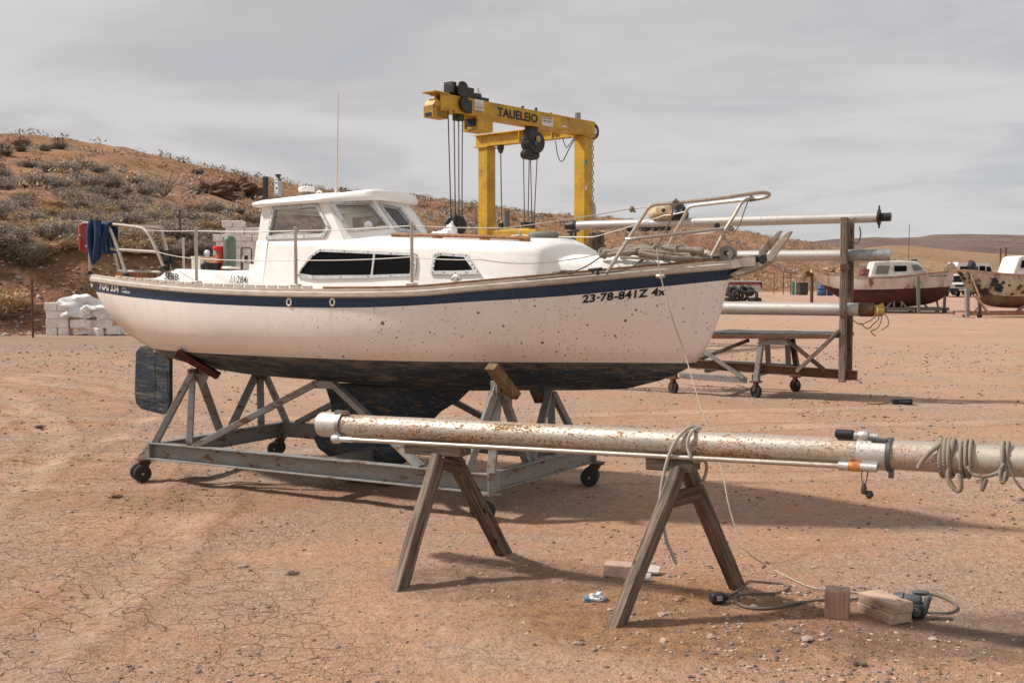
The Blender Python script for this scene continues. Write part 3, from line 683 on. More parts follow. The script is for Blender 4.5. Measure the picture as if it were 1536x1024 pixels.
# roof: crowned slab with rounded overhanging edge
pl = [reart+V((-.05, -.055, 0)), C1t+V((.0, -.05, 0)), C2t+V((.055, -.05, 0))]
pl2 = []
for a, c in ((pl[0], pl[1]), (pl[1], pl[2])): pl2 += [a.lerp(c, i/8) for i in range(8)]
pl2.append(pl[2]); edge = pl2+[pl[2].lerp(mir(pl[2]), i/4) for i in range(1, 4)]+[mir(q) for q in reversed(pl2)]
b = MB(); cen = V(((reart.x+C2t.x)/2, 0, 0)); rr = []
def crown(q): return q.z+.055*(1-(q.y/.6)**2)
for off, dz, in ((-.045, -.004), (-.006, -.004), (.004, .012), (.0, .026), (-.02, .036), (-.09, .046), (-.2, .05)):
    ring = []
    for q in edge:
        d = V((q.x-cen.x, q.y, 0)); k = 1+off/max(.25, d.length); ring.append(V((cen.x+d.x*k, d.y*k, q.z+dz+(.045*(1-min(1, abs(d.y*k)/.56)**2) if dz > .03 else 0)-.0)))
    rr.append(ring)
rr.append([V((cen.x+(q.x-cen.x)*.3, q.y*.3, (reart.z+C2t.z)/2+.10)) for q in edge])
b.loft(rr); b.build('pilothouse_roof', M_GEL, boat, 50)
# cockpit coamings
for sg in (1, -1):
    cy = lambda z: tr_y(TS[0][0], z)-.002
    top = [(222, 418), (233, 414), (239, 408), (245, 404.5), (254, 403.5), (300, 405.5), (330, 407), (366, 405), (374, 398), (380, 386), (385, 364), (388, 360)]
    o_ = [P(u, v, -.70) for u, v in top]
    b = MB(); prof = [[V((q.x, cy(zs(q.x)-.02), zs(q.x)-.02)), V((q.x, cy(q.z-.02), q.z-.02)), V((q.x, cy(q.z)+.012, q.z)), V((q.x, cy(q.z)+.07, q.z+.004)), V((q.x, cy(q.z)+.10, q.z-.01)), V((q.x, cy(q.z)+.105, zs(q.x)-.02))] for q in o_]
    if sg < 0: prof = [[mir(q) for q in r] for r in prof]
    b.loft(prof); b.build('cockpit_coaming', M_GEL, boat, 45)
b = MB(); xa = P(372, 400, -.6).x; b.box((xa-.02, 0, zs(xa)+.1), (.03, 1.1, .25)); b.build('bulkhead', M_GEL, boat, 30, .005)
# --- lettering
def letter(name, txt, p_a, p_b, h_px, surf, mat, lean=0, bold=.0, parent=boat, space=1.0):
    vs, fs = text_mesh(txt, 1.0, 0, bold, space); x0 = min(q.x for q in vs); x1 = max(q.x for q in vs); y1 = max(q.y for q in vs); y0 = min(q.y for q in vs)
    out = []
    for q in vs:
        s_ = (q.x-x0)/(x1-x0); t = (q.y-y0)/(y1-y0)
        out.append(surf(p_a[0]+(p_b[0]-p_a[0])*s_+lean*t, p_a[1]+(p_b[1]-p_a[1])*s_-h_px*t))
    return MB().add(out, fs).build(name, mat, parent, 0, fix=False)
def on_hull(u, v, off=.004):
    q = P(u, v, -.6)
    for _ in range(8):
        xx = q.x-.30*(zs(q.x)-q.z)*sm((-1.7-q.x)/.8); q = P(u, v, -sect(xx, q.z)-off)
    return q
letter('registration_number', '23·78-841Z 4x', (873, 455), (998.5, 443), 12.6, on_hull, M_INK, 1.5, .035, space=1.06)
letter('stern_lettering', 'NAI 334', (149.5, 434), (178, 438.8), 11.5, lambda u, v: on_hull(u, v, .005), M_WHITEINK, 0, .03)
letter('small_lettering', 'SAL', (183, 433.5), (189.5, 434.5), 4.2, lambda u, v: on_hull(u, v, .005), M_WHITEINK, 0, .01)
letter('small_lettering', 'HARBOR', (183, 439), (195, 440.5), 3.6, lambda u, v: on_hull(u, v, .005), M_WHITEINK, 0, .01)
b = MB(); b.add([on_hull(u, v, .005) for u, v in ((135, 425), (139, 426.3), (138.5, 431), (137, 430.5), (136.5, 428))], [(0, 1, 2, 3, 4)]); b.build('stern_emblem', M_WHITEINK, boat, 0)
coam = lambda u, v: (lambda q: V((q.x, tr_y(TS[0][0], q.z)-.009, q.z)))(P(u, v, -.67))
letter('coaming_number', 'SEBB', (245, 418.5), (266, 420.5), 10, coam, M_INK, 0, .006)
letter('hull_number', '11284', (345, 424), (369, 425), 11, coam, M_INK, 0, .008, space=1.18)
# drain and vent rings in the stripe
for u, v in ((434, 453), (499, 453)):
    b = MB(); q = on_hull(u, v, 0); b.tube([q+V((cos(a)*.019, -.004, sin(a)*.026)) for a in [2*pi*i/16 for i in range(16)]], .007, 6, closed=True); o = b.build('drain_ring', M_GEL, boat)
    b = MB(); b.lathe([(.016, 0), (.016, .003)], q+V((0, -.001, 0)), (0, -1, 0), 12); b.build('drain_hole', M_BLK, o)
# --- stanchions and lifelines
ST = [(295, 344, 426), (444, 344, 431), (618, 336, 429)]
tops, mids = {1: [], -1: []}, {1: [], -1: []}
for sg in (1, -1):
    for u, v0, v1 in ST:
        x = P(u, v1, -.86).x; y = -(hb(x)-.05); q0 = P(u, v1, y); q1 = P(u, v0, y); q1.x = q0.x
        if sg < 0: q0, q1 = mir(q0), mir(q1)
        b = MB(); b.tube([q0, q1], .0125, 8); b.lathe([(.014, 0), (.014, .015), (.006, .02)], q1, (0, 0, 1), 8); o = b.build('stanchion', M_STEEL, boat)
        b = MB(); b.box(q0+V((0, 0, .012)), (.07, .05, .024)); b.build('base', M_STEEL, o, 30, .004)
        tops[sg].append(q1-V((0, 0, .012))); mids[sg].append(q0.lerp(q1, .47))
def wire(name, pts, r, mat=M_STEEL, sag=0.0, par=boat, n=6):
    out = []
    for a, c in zip(pts, pts[1:]):
        for i in range(8): t = i/8; out.append(a.lerp(c, t)-V((0, 0, sag*4*t*(1-t))))
    out.append(pts[-1]); return MB().tube(out, r, n).build(name, mat, par)
M_WIRE = plain('coated_wire', (.50, .46, .41), .5, .2)
for sg in (1, -1):
    f_ = (lambda q: q) if sg > 0 else mir
    wire('lifeline', [f_(P(217, 345, -.62))]+tops[sg]+[f_(P(760, 343 if sg < 0 else 342, -.72)), f_(P(940, 314, -.36)), f_(P(982, 307, -.33))], .0042, M_WIRE, .006)
    wire('lifeline', [f_(P(237, 378, -.66))]+mids[sg]+[f_(P(720, 389, -.80)), f_(P(800, 395, -.66)), f_(P(905, 380, -.46))], .0038, M_WIRE, .01)
# --- pushpit at the stern
b = MB(); R_ = .0135
b.tube(smooth_pts([P(135, 411, -.52), P(134.5, 372, -.51), P(134, 337, -.50)], 4), R_)
b.tube(smooth_pts([P(125, 334, -.42), P(140, 335, -.50), P(157, 335.5, -.55), P(163, 340, -.57), P(170, 356, -.59), P(179, 380, -.61), P(190, 414, -.63)], 5), R_)
b.tube(smooth_pts([P(168, 336.5, -.55), P(185, 338, -.58), P(208, 341, -.62), P(217, 344, -.63), P(224, 354, -.64), P(236, 378, -.65), P(247, 404, -.66)], 5), R_)
b.tube(smooth_pts([P(123, 369, -.44), P(137, 370, -.51)], 3), R_*.8); b.tube(smooth_pts([P(167, 373, -.55), P(180, 374.5, -.60), P(236, 378, -.65)], 4), R_)
b.tube(smooth_pts([P(171, 378, -.30), P(178, 407, -.30)], 3), R_); b.tube([P(171, 378, -.30), P(178, 374, -.60)], R_)
b.tube([P(178, 406, -.45), P(240, 408, -.45)], R_*.8)
q0, q1 = P(125, 334, -.42), mir(P(135, 334, -.42)); b.tube(smooth_pts([q0, q0.lerp(q1, .25)+V((-.06, 0, 0)), q0.lerp(q1, .75)+V((-.06, 0, 0)), q1], 5), R_)
q1b = V((q1.x+.1, q1.y+.08, zs(-2.4))); b.tube([q1, q1b], R_)
b.build('pushpit', M_STEEL, boat)
for u, v, y in ((190, 414, -.63), (135, 411, -.52), (247, 404, -.66)): q = P(u, v, y); b = MB(); b.box(q, (.06, .05, .016)); b.lathe([(.02, 0), (.02, .026)], q, (0, 0, 1), 8); b.build('rail_foot', M_BLK, boat, 30)
b = MB(); b.beam(P(165, 411, -.40), P(236, 412, -.40), .05, .06); b.build('stern_plank', M_TEAK, boat, 30, .004)
# --- pulpit at the bow
b = MB(); R_ = .0125
b.tube(smooth_pts([P(909, 411, -.46), P(935, 370, -.42), P(964, 325, -.37), P(973, 312, -.36), P(983, 307, -.35), P(1010, 304.5, -.33), P(1080, 297, -.25), P(1130, 290, -.16), P(1148, 289, -.08), P(1154, 292, 0), P(1148, 296, .06), P(1128, 300, .10)], 5), R_)
b.tube(smooth_pts([P(1000, 373, .40), P(1012, 350, .37), P(1026, 325, .34), P(1031, 314, .33), P(1039, 309, .32), P(1070, 305, .24), P(1113, 300.5, .12), P(1130, 299.5, .10)], 5), R_)
b.tube(smooth_pts([P(1130, 299, .10), P(1119, 300, .05), P(1111, 306, 0), P(1102, 322, -.03), P(1090, 341, -.06), P(1080, 360, -.08), P(1067, 384, -.10)], 5), R_)
b.tube(smooth_pts([P(939, 358.5, -.41), P(960, 357, -.40), P(1040, 348, -.22), P(1084, 343, -.07)], 4), R_*.9)
b.tube(smooth_pts([P(1084, 343, -.07), P(1060, 350, .1), P(1013, 350, .37)], 4), R_*.85)
pul = b.build('pulpit', M_STEEL, boat)
b = MB(); b.lathe([(.018, 0), (.021, .02), (.014, .038)], P(1076, 343, -.05), (0, -.3, 1), 12); b.build('navigation_light', M_BLK, pul)
# --- roof fittings
xr = P(447, 296, 0)
roof_z = lambda x: reart.z+(C2t.z-reart.z)*(x-reart.x)/(C2t.x-reart.x)
q = P(460, 294, -.15); q.z = roof_z(q.x)+.07
b = MB(); b.lathe([(.045, 0), (.05, .02), (.036, .05), (.036, .062)], q, (0, 0, 1), 18); o = b.build('roof_vent', plain('grey_vent', (.2, .2, .2), .6), boat)
b = MB(); b.lathe([(.02, .06), (.064, .062), (.07, .075), (.066, .098), (.04, .106), (.01, .107)], q, (0, 0, 1), 20); b.build('cap', M_GEL, o)
q = P(505, 293, -.2); q2 = P(507.5, 141, -.2); q.z = roof_z(q.x)+.06
b = MB(); b.lathe([(.02, -.03), (.022, .03), (.01, .06)], q, (0, 0, 1), 10); b.tube([q+V((0, 0, .03)), q2], [.0075, .0035], 8); o = b.build('whip_antenna', plain('cream_fibreglass', (.62, .54, .44), .5), boat)
b = MB(); b.box(q+V((0, 0, -.012)), (.16, .05, .03)); b.build('antenna_base', M_BLK, o, 30, .004)
q = P(416, 298, -.25); q.z = roof_z(q.x)+.045
b = MB(); b.beam(q, q+V((0, 0, .05)), .05, .04); b.lathe([(.03, 0), (.012, .03), (.03, .05)], q+V((.012, 0, .19)), (0, 0, 1), 10); lamp = b.build('spotlight_bracket', M_BLK, boat, 30, .003)
c = P(417, 281, -.25)
b = MB(); b.box(c, (.052, .05, .145)); b.build('housing', plain('grey_casing', (.33, .33, .34), .5), lamp, 30, .012)
b = MB(); b.box(c+V((.006, -.026, .0)), (.034, .006, .105)); b.build('face', plain('white_face', (.7, .7, .68), .4), lamp, 30, .002)
b = MB()
for dx, dz, r_ in ((-.004, .035, .006), (.01, .03, .004), (.004, -.01, .009), (-.004, -.035, .004)): b.lathe([(r_, 0), (r_, .003)], c+V((.006+dx, -.029, dz)), (0, -1, 0), 8)
b.build('dials', M_BLK, lamp)
b = MB(); b.box(P(398.5, 281, -.25), (.04, .03, .175)); b.build('heat_sink', M_BLK, lamp, 30, .003)
b = MB(); b.tube(smooth_pts([P(404, 298, -.27), P(403.5, 280, -.28), P(406, 268, -.28), P(409, 268, -.27)], 4), .006); b.build('hoop', plain('copper_pipe', (.35, .2, .13), .5, .4), lamp)
b = MB(); b.tube([P(446, 294, -.3)+V((0, 0, .0)), P(430, 297, -.35), P(408, 299, -.38)], .004); b.build('roof_cable', M_BLK, boat)
b = MB(); q = P(479, 293, -.3); b.tube([q+V((cos(a)*.025, 0, .012+sin(a)*.02)) for a in [pi*i/8 for i in range(9)]], .008, 6); b.build('roof_eye', M_GEL, boat)
# windscreen spotlight (chrome ball)
b = MB(); c = P(553, 338, -.36); b.lathe([(.004, -.03), (.03, -.022), (.036, 0), (.032, .02), (.0, .03)], c, (.5, -.85, .1), 16); b.tube([c, c+V((-.01, .05, -.03))], .012, 8); b.build('chrome_lamp', plain('chrome', (.75, .75, .76), .12, 1, 0, bump=0), boat)
# teak grab rails
for sg in (1, -1):
    f_ = (lambda q: q) if sg > 0 else mir
    pts = [P(588, 352, -.36), P(660, 353, -.36), P(740, 355.5, -.36), P(786, 357.5, -.36), P(794, 360, -.36)]
    b = MB(); b.tube([f_(q) for q in smooth_pts(pts, 4)], .0165, 6)
    for u, v in ((594, 358), (656, 359), (727, 361), (787, 363)): q = P(u, v-3, -.36); q2 = V((q.x, q.y, tr_z(q.x)+.02)); b.beam(f_(q), f_(q2), .03, .075, (1, 0, 0))
    b.build('grab_rail', M_TEAK, boat, 30, .004)
q = P(815, 360, .12); q.z = tr_z(q.x)+.055
b = MB(); b.lathe([(.10, -.03), (.10, .02), (.115, .03), (.12, .05), (.105, .066), (.06, .075), (.005, .078)], q, (0, 0, 1), 24); b.build('deck_vent', plain('grey_rubber', (.17, .16, .14), .7), boat)
q = P(853, 360, .2); b = MB(); b.box(q, (.10, .06, .03)); b.build('deck_cleat', plain('bluish_grey', (.12, .14, .17), .6), boat, 30, .006)
# mooring cleats, fairlead
def cleat(u, v, y):
    q = P(u, v, y); b = MB(); b.beam(q+V((-.05, 0, .022)), q+V((.05, 0, .03)), .02, .016); b.box(q+V((-.018, 0, .008)), (.016, .02, .04)); b.box(q+V((.018, 0, .008)), (.016, .02, .04)); b.build('mooring_cleat', M_BLK, boat, 30, .004)
cleat(893, 409.5, -.56); cleat(860, 352, .3)
q = P(684, 421, -.86); b = MB(); b.tube([q+V((cos(a)*.032, 0, sin(a)*.032)) for a in [pi*i/8 for i in range(9)]], .012, 8); b.lathe([(.018, -.01), (.018, .01)], q+V((0, -.004, .008)), (0, -1, 0), 10); b.build('fairlead', M_ALU, boat)
q = P(991, 414, -.36); b = MB(); b.lathe([(.013, -.03), (.018, 0), (.013, .03)], q, (1, 0, 0), 8); b.box(q+V((0, .02, 0)), (.02, .05, .02)); b.build('hull_eye', M_STEEL, boat, 30)
# bow plank carrying the anchor
b = MB(); b.beam(P(1050, 394, 0), P(1136, 388, 0), .10, .05); b.build('bow_plank', wood('grey_plank', (.40, .35, .30), (.22, .18, .15), .85), boat, 30, .006)
b = MB()
for yy in (-.06, .06): b.beam(P(1075, 399, 0)+V((0, yy, 0)), P(1137, 392, 0)+V((0, yy, 0)), .008, .06)
b.build('bow_roller', M_STEEL, boat, 30)
# ------------------------------------------------------------------ wheeled cradle under the main boat
M_GALV = worn('grey_painted_steel', (.25, .25, .245), .6, .15, dirt=(.26, .19, .13), amt=.6, sc=5, rust=.26, rust_sc=9, rustcol=(.12, .058, .028), var=.14, bump=.1, stretch=(1, 1, 2.2))
M_RUBBER = plain('dusty_rubber', (.028, .026, .024), .8, 0, .3, 20, .2)
M_RUST = worn('rusty_iron', (.15, .075, .04), .85, .2, dirt=(.07, .04, .025), amt=.6, sc=7, var=.3, bump=.3)
M_WOOD = wood('weathered_timber', (.31, .245, .19), (.085, .058, .04), bump=.8)
M_WOODD = wood('dark_timber', (.21, .145, .098), (.06, .038, .025), bump=.8)
M_REDW = wood('red_painted_timber', (.105, .018, .016), (.05, .012, .01), .7, .6, .3)
M_PADW = wood('ochre_timber', (.27, .175, .085), (.12, .07, .032), .8)
M_RED = plain('faded_red', (.20, .035, .03), .6)
cradle = empty('boat_cradle', FB, 'grey steel wheeled cradle with sloping props carrying the large navy striped sailboat', 'boat cradle')
x0 = P(226, 680, -.8).x; x1 = P(735, 724, -.8).x; ZB_ = .25; YN, YF = -.80, .80
for y_, sg in ((YN, 1), (YF, -1)):
    b = MB(); b.channel((x0, y_, ZB_), (x1, y_, ZB_), .075*1, .14, .010) if sg > 0 else b.channel((x1+.10, y_, ZB_), (x0, y_, ZB_), .075, .14, .010); b.build('side_beam', M_GALV, cradle, 20, .002)
for xx, xe_ in ((x0+.045, x0+.045), (x1-.045, x1+.05)):
    b = MB(); b.ibeam((xx, YN+.04, ZB_-.002), (xe_, YF-.04, ZB_-.002), .075, .135, .010); b.build('cross_beam', M_GALV, cradle, 20, .002)
xm = P(470, 690, YN).x
b = MB(); b.beam((xm, YN+.04, ZB_-.01), (xm+.04, YF-.04, ZB_-.01), .08, .10); b.build('cross_beam', M_GALV, cradle, 20, .003)
ZT = ZB_+.07
def strut(p0, p1, w=.06, h=.045, m=None, name='prop'):
    b = MB(); b.angle(p0, p1, w, .008) if h == 0 else b.beam(p0, p1, w, h); return b.build(name, m or M_GALV, cradle, 25, .004)
def onx(u, v, x, z=None):
    q = FB.pxx(u, v, x)
    if z is not None: q.z = z
    return q
pk = P(290, 556, -.66)
xt = lambda u, v, y: V((P(u, v, y).x, y, ZT-.005))
strut(xt(233, 664, YN), pk, .06, .05); strut(xt(284, 666, YN), pk+V((-.03, .02, -.03)), .05, .045); a = onx(331, 650, x0+.045); strut(V((a.x, a.y, ZT-.01)), pk+V((.03, .03, -.02)), .06, .045)
b = MB(); b.box(pk+V((.06, .05, -.04)), (.10, .012, .17), Matrix.Rotation(R(35), 3, 'Y')); b.build('gusset', M_GALV, cradle, 20, .003)
b = MB(); b.box(pk+V((0, 0, .0)), (.07, .07, .03)); b.tube([pk+V((0, -.05, 0)), pk+V((0, .05, 0))], .018, 8); b.build('pivot', M_RUST, cradle, 30, .003)
strut(P(266, 528, -.74), P(328, 564, -.56), .11, .055, M_REDW, 'hull_pad')
pf = P(390, 560, .52)
a = onx(344, 640, x0+.045); strut(V((a.x, a.y, ZT-.01)), pf+V((-.04, 0, 0)), .06, .045); a = onx(392, 650, x0+.045); strut(V((a.x, a.y, ZT-.01)), pf+V((.0, 0, 0)), .055, .045)
strut(xt(430, 634, YF), pf+V((.04, .02, 0)), .055, .045)
b = MB(); b.beam(pf+V((-.1, .08, .05)), pf+V((.1, -.1, -.02)), .10, .05); b.build('hull_pad', M_WOODD, cradle, 25, .004)
# long braces meeting under the turn of the bilge
c0, c1 = P(472, 576, -.52), P(502, 577, -.52)
strut(xt(292, 671, YN), c0, .055, .05, name='brace'); strut(c0, c1, .06, .06, name='brace_cap'); a = P(632, 668, YN); strut(c1, V((a.x, YN, ZT-.005)), .055, .05, name='brace')
f0, f1 = mir(c0)+V((0, -.05, 0)), mir(c1)+V((.0, -.05, 0))
strut(xt(431, 634, YF)+V((.12, 0, 0)), f0, .055, .05, name='brace'); strut(f0, f1, .06, .06, name='brace_cap'); strut(f1, V((a.x, YF, ZT-.005)), .055, .05, name='brace')
# forward props
pk = P(745, 578, -.66)
strut(xt(701, 712, YN), pk, .075, .05); strut(xt(741, 712, YN)+V((-.02, 0, 0)), pk+V((-.01, .03, -.05)), .06, .045); a = onx(790, 690, x1-.045); strut(V((a.x, a.y, ZT-.01)), pk+V((.02, .03, -.03)), .06, .045)
b = MB(); b.box(pk+V((0, -.035, -.03)), (.055, .012, .13)); b.lathe([(.012, 0), (.012, .02)], pk+V((0, -.04, -.06)), (0, -1, 0), 8); b.box(pk+V((.07, .04, -.08)), (.05, .03, .12)); b.build('bracket', M_GALV, cradle, 30, .003)
strut(P(737, 549, -.80), P(772, 594, -.60), .10, .06, M_PADW, 'hull_pad')
pf = P(826, 588, .50)
for u, v in ((797, 664), (829, 660), (872, 668)):
    a = onx(u, v, x1-.045) if u != 872 else V((x1-.05, YF-.05, 0)); strut(V((a.x, max(-.1, min(YF-.04, a.y)), ZT-.01)), pf+V(((u-829)*.0004, 0, 0)), .06, .045)
b = MB(); b.beam(pf+V((-.16, .05, .03)), pf+V((-.03, -.1, -.06)), .11, .05); b.build('hull_pad', M_WOODD, cradle, 25, .004)
# keel rest
b = MB(); b.box((kp(560, 675).x, 0, .095), (.5, .22, .055)); b.box((kp(560, 675).x-.17, 0, .045), (.12, .30, .05)); b.box((kp(560, 675).x+.17, 0, .045), (.12, .30, .05)); b.build('keel_block', M_WOODD, cradle, 25, .005)
# casters
def caster(x, y, ang, red=False):
    r_ = .072; M3 = Matrix.Rotation(ang, 3, 'Z'); c = V((x, y, 0))
    b = MB(); b.box(c+V((0, 0, .176)), (.15, .13, .012), M3); b.lathe([(.035, .15), (.035, .17)], c, (0, 0, 1), 12)
    for sg in (-1, 1): b.prism([c+M3 @ V(q) for q in ((-.05, sg*.018, .155), (.05, sg*.018, .155), (-.02, sg*.018, .05), (-.065, sg*.018, .05))], M3 @ V((0, .006, 0)))
    o = b.build('caster', M_RUST if not red else M_GALV, cradle, 25, .002)
    for sg in (-1, 1):
        b = MB(); b.lathe([(.03, -.024), (r_*.86, -.024), (r_, -.015), (r_, .015), (r_*.86, .024), (.03, .024)], c+M3 @ V((-.04, sg*.055, r_-.006)), M3 @ V((0, 1, 0)), 22); w_ = b.build('wheel', M_RUBBER, o, 40)
        b = MB(); b.lathe([(.001, -.018), (.045, -.020), (.045, .02), (.001, .018)], c+M3 @ V((-.04, sg*.055, r_-.006)), M3 @ V((0, 1, 0)), 16); b.lathe([(.012, -.032), (.012, .032)], c+M3 @ V((-.04, sg*.055, r_-.006)), M3 @ V((0, 1, 0)), 10); b.build('hub', M_RED if red else M_GALV, w_, 30)
caster(x0-.05, YN-.01, R(60)); caster(x1-.03, YN+.02, R(50), True); caster(x1+.08, YF-.02, R(18)); caster(x0+.02, YF, R(25))
b = MB(); b.prism([(x0+.005, YN-.02, ZT), (x0-.13, YN-.02, .19), (x0-.13, YN-.02, .182), (x0+.005, YN-.02, .182)], (0, .06, 0)); b.build('corner_gusset', M_GALV, cradle, 25, .003)
b = MB(); b.box((x1+.02, YN+.02, ZB_), (.012, .16, .16)); b.build('corner_plate', M_GALV, cradle, 25, .003)
# ------------------------------------------------------------------ mast on two sawhorses in front
FM = Frame(.26, 5.78, R(-29.8)); PM = FM.px
def mastmat(name, rust, col=(.52, .475, .41)):
    m, nt, b = nodes(name); N = NT(nt); sp = N.n('ShaderNodeSeparateXYZ', {0: N.tc.outputs['Object']})
    co = N.co((1.2, 3, 3), rnd=False); n1 = N.noise(co, 3, 6, .65); n2 = N.noise(N.co((1.6, 3, 3), rnd=False), 30, 6, .75, .3); n3 = N.noise(N.co((1, 1, 1), rnd=False), 90, 3, .6)
    c = N.mix(N.ramp(n1, .3, .7), tuple(q*.8 for q in col), tuple(min(1, q*1.1) for q in col)); c = N.mix(N.math('MULTIPLY', N.ramp(n3, .5, .75), .35), c, (.30, .26, .22))
    patch = N.math('ADD', N.math('MULTIPLY', n1, .5), n2); k = N.math('MULTIPLY', N.ramp(patch, .86-rust*.105, .93-rust*.105), N.ramp(sp.outputs[0], 2.3, .9, .12, 1) if rust > .5 else .8)
    vs_ = N.vor(N.co((1, 1, 1), rnd=False), 60); rs_ = N.n('ShaderNodeSeparateColor', {0: vs_.outputs['Color']}).outputs[0]; k = N.math('MAXIMUM', k, N.math('MULTIPLY', N.math('MULTIPLY', N.ramp(vs_.outputs['Distance'], .34, .22), N.ramp(rs_, .66, .72)), rust*.9))
    k2 = N.math('MULTIPLY', N.ramp(n1, .40, .66), N.math('MULTIPLY', .7*rust, N.ramp(sp.outputs[0], 2.2, 1.0, .25, 1)))
    c = N.mix(k2, c, (.42, .27, .15)); c = N.mix(N.math('MULTIPLY', k, .92), c, N.mix(N.ramp(n3, .35, .65), (.09, .035, .015), (.32, .145, .05)))
    link(nt, c, b.inputs['Base Color']); link(nt, N.math('SUBTRACT', .62, N.math('MULTIPLY', N.math('MINIMUM', N.math('ADD', k, k2), 1.0), .58)), b.inputs['Metallic'])
    link(nt, N.math('ADD', .50, N.math('MULTIPLY', k, .35)), b.inputs['Roughness']); link(nt, N.bump(N.math('ADD', n2, N.math('MULTIPLY', k, .4)), .18, .006), b.inputs['Normal']); return m
M_MAST = mastmat('pitted_aluminium', 1.0); M_MAST2 = mastmat('grey_aluminium', .25, (.56, .545, .52))
mast = empty('fallen_mast', FM, 'long silver mast pitted with rust, laid across two wooden sawhorses in front of the sailboat', 'mast')
A_ = PM(486, 636, 0); B_ = PM(1536, 692.5, 0); dr = (B_-A_).normalized(); rm = .0665
def mp(u, v=None):
    """axis point of the mast at picture column u of its lying line"""
    q = PM(u, 635.5+(u-477)*(692.5-635.5)/(1536-477), 0); t = (q-A_).dot(dr); return A_+dr*t
b = MB(); E_ = A_+dr*((B_-A_).length+1.6); pts = [A_.lerp(E_, i/40) for i in range(41)]; b.tube(pts, rm, 32); b.build('mast_tube', M_MAST, mast, 40)
b = MB(); b.lathe([(rm-.01, -.015), (rm+.006, -.012), (rm+.008, 0), (rm+.008, .155), (rm+.001, .16)], A_, dr, 32, caps=False); b.lathe([(.001, -.014), (rm-.009, -.015)], A_, dr, 32, caps=False); b.build('end_collar', M_MAST2, mast, 40)
q = mp(516)
b = MB(); b.lathe([(rm+.001, -.012), (rm+.013, -.012), (rm+.013, .012), (rm+.001, .012)], q, dr, 32, caps=False); b.box(q+V((.0, -.02, rm+.012)), (.09, .03, .02)); b.build('clamp_band', worn('dull_steel', (.3, .3, .3), .5, .8, rust=.3), mast, 40)
# the thin spreader tube clipped under the mast
r0 = PM(505, 658, -.075); r1 = PM(1316, 701.5, -.075)
b = MB(); b.tube([r0.lerp(r1, i/12) for i in range(13)], .0125, 12); rod = b.build('spreader_tube', M_STEEL, mast, 40)
b = MB(); b.lathe([(.02, -.03), (.026, -.02), (.026, .02), (.018, .03)], r0, dr, 12); b.lathe([(.012, 0), (.016, .05)], r0+V((0, 0, -.02)), (0, .6, 1), 10); b.lathe([(.0165, 0), (.0165, .09)], r0+dr*.03, dr, 12); b.build('end_fitting', M_ALU, rod, 40)
q = r1; b = MB(); b.lathe([(.021, -.17), (.021, 0)], q, dr, 14); cn = b.build('connector', M_ALU, rod, 30)
b = MB(); b.lathe([(.0225, -.125), (.0225, -.075)], q, dr, 14); b.build('coloured_band', worn('yellow_tape', (.55, .27, .06), .6, dirt=(.35, .03, .02), amt=.9, sc=25), cn, 30)
# joint sleeve
q = mp(1313)
b = MB(); b.lathe([(rm+.001, -.075), (rm+.007, -.073), (rm+.007, .06), (rm+.001, .062)], q, dr, 32, caps=False); jo = b.build('joint_sleeve', M_MAST2, mast, 40)
b = MB(); b.lathe([(rm+.007, .055), (rm+.012, .055), (rm+.012, .075), (rm+.001, .075)], q, dr, 32, caps=False); b.box(q+V((.02, -.03, rm+.004)), (.07, .04, .012)); b.box(q+dr*.075+V((0, -.02, -rm-.01)), (.02, .03, .05)); b.build('joint_clamp', worn('dark_steel', (.12, .12, .12), .5, .6), jo, 40)
g0 = PM(1256, 650, -.02); g1 = PM(1317, 655, -.02)
b = MB(); b.tube([g0, g1], .0135, 12); b.lathe([(.022, -.02), (.027, 0), (.022, .02)], g0.lerp(g1, .66), dr, 12); b.box(g0.lerp(g1, .66)+V((0, 0, -.03)), (.05, .03, .04)); tl = b.build('tiller_handle', M_ALU, mast, 35)
b = MB(); b.lathe([(.014, -.004), (.021, 0), (.021, .075), (.015, .08)], g0-dr*.005, dr, 14); b.build('black_grip', M_BLK, tl, 40)
# sawhorses
zb_ = lambda q: q.z-rm
def sawhorse(label, leg_px, top_px, span, brace, off):
    f0, f1 = [gnd(*q) for q in leg_px]; root = empty('sawhorse', ((f0.x+f1.x)/2, (f0.y+f1.y)/2, 0), label, 'sawhorse', 'wooden sawhorses holding the long mast')
    L = lambda q: V(q)-root.location
    q0, q1 = mp(span[0]), mp(span[1]); tp0 = FM.M @ (q0+V((0, -.01, -rm-.034))); tp1 = FM.M @ (q1+V((0, -.01, -rm-.034)))
    beam_obj('top_rail', L(tp0), L(tp1), .12, .065, M_WOOD, root, bevel=.006, warp=.004)
    for (f, (u, v, y), mm) in zip((f0, f1), top_px, (M_WOOD, M_WOODD)):
        t = FM.M @ PM(u, v, y); d = (t-f).normalized(); beam_obj('leg', L(f-d*.03), L(t), .095, .05, mm, root, up=FM.M.to_3x3() @ V((1, 0, 0)), bevel=.006, warp=.006)
    if brace:
        a, c = [FM.M @ PM(u, v, y) for u, v, y in brace]; beam_obj('cross_brace', L(a), L(c), .035, .075, M_WOODD, root, up=(0, 0, 1), bevel=.004, warp=.003)
    return root
sawhorse('weathered wooden sawhorse under the left half of the long mast, by the red hubbed caster', [(599, 884), (757, 831)], [(658, 684, -.045), (676, 680, .04)], (616, 700), [(664, 694, -.02), (694, 704, .02)], 0)
sawhorse('weathered wooden sawhorse with a rope hanging off it, nearest the power cord', [(925, 938), (1106, 880)], [(1019, 702, -.05), (1030, 700, .04)], (976, 1046), [(1000, 752, -.09), (1050, 738, .09)], 0)
M_ROPE = None
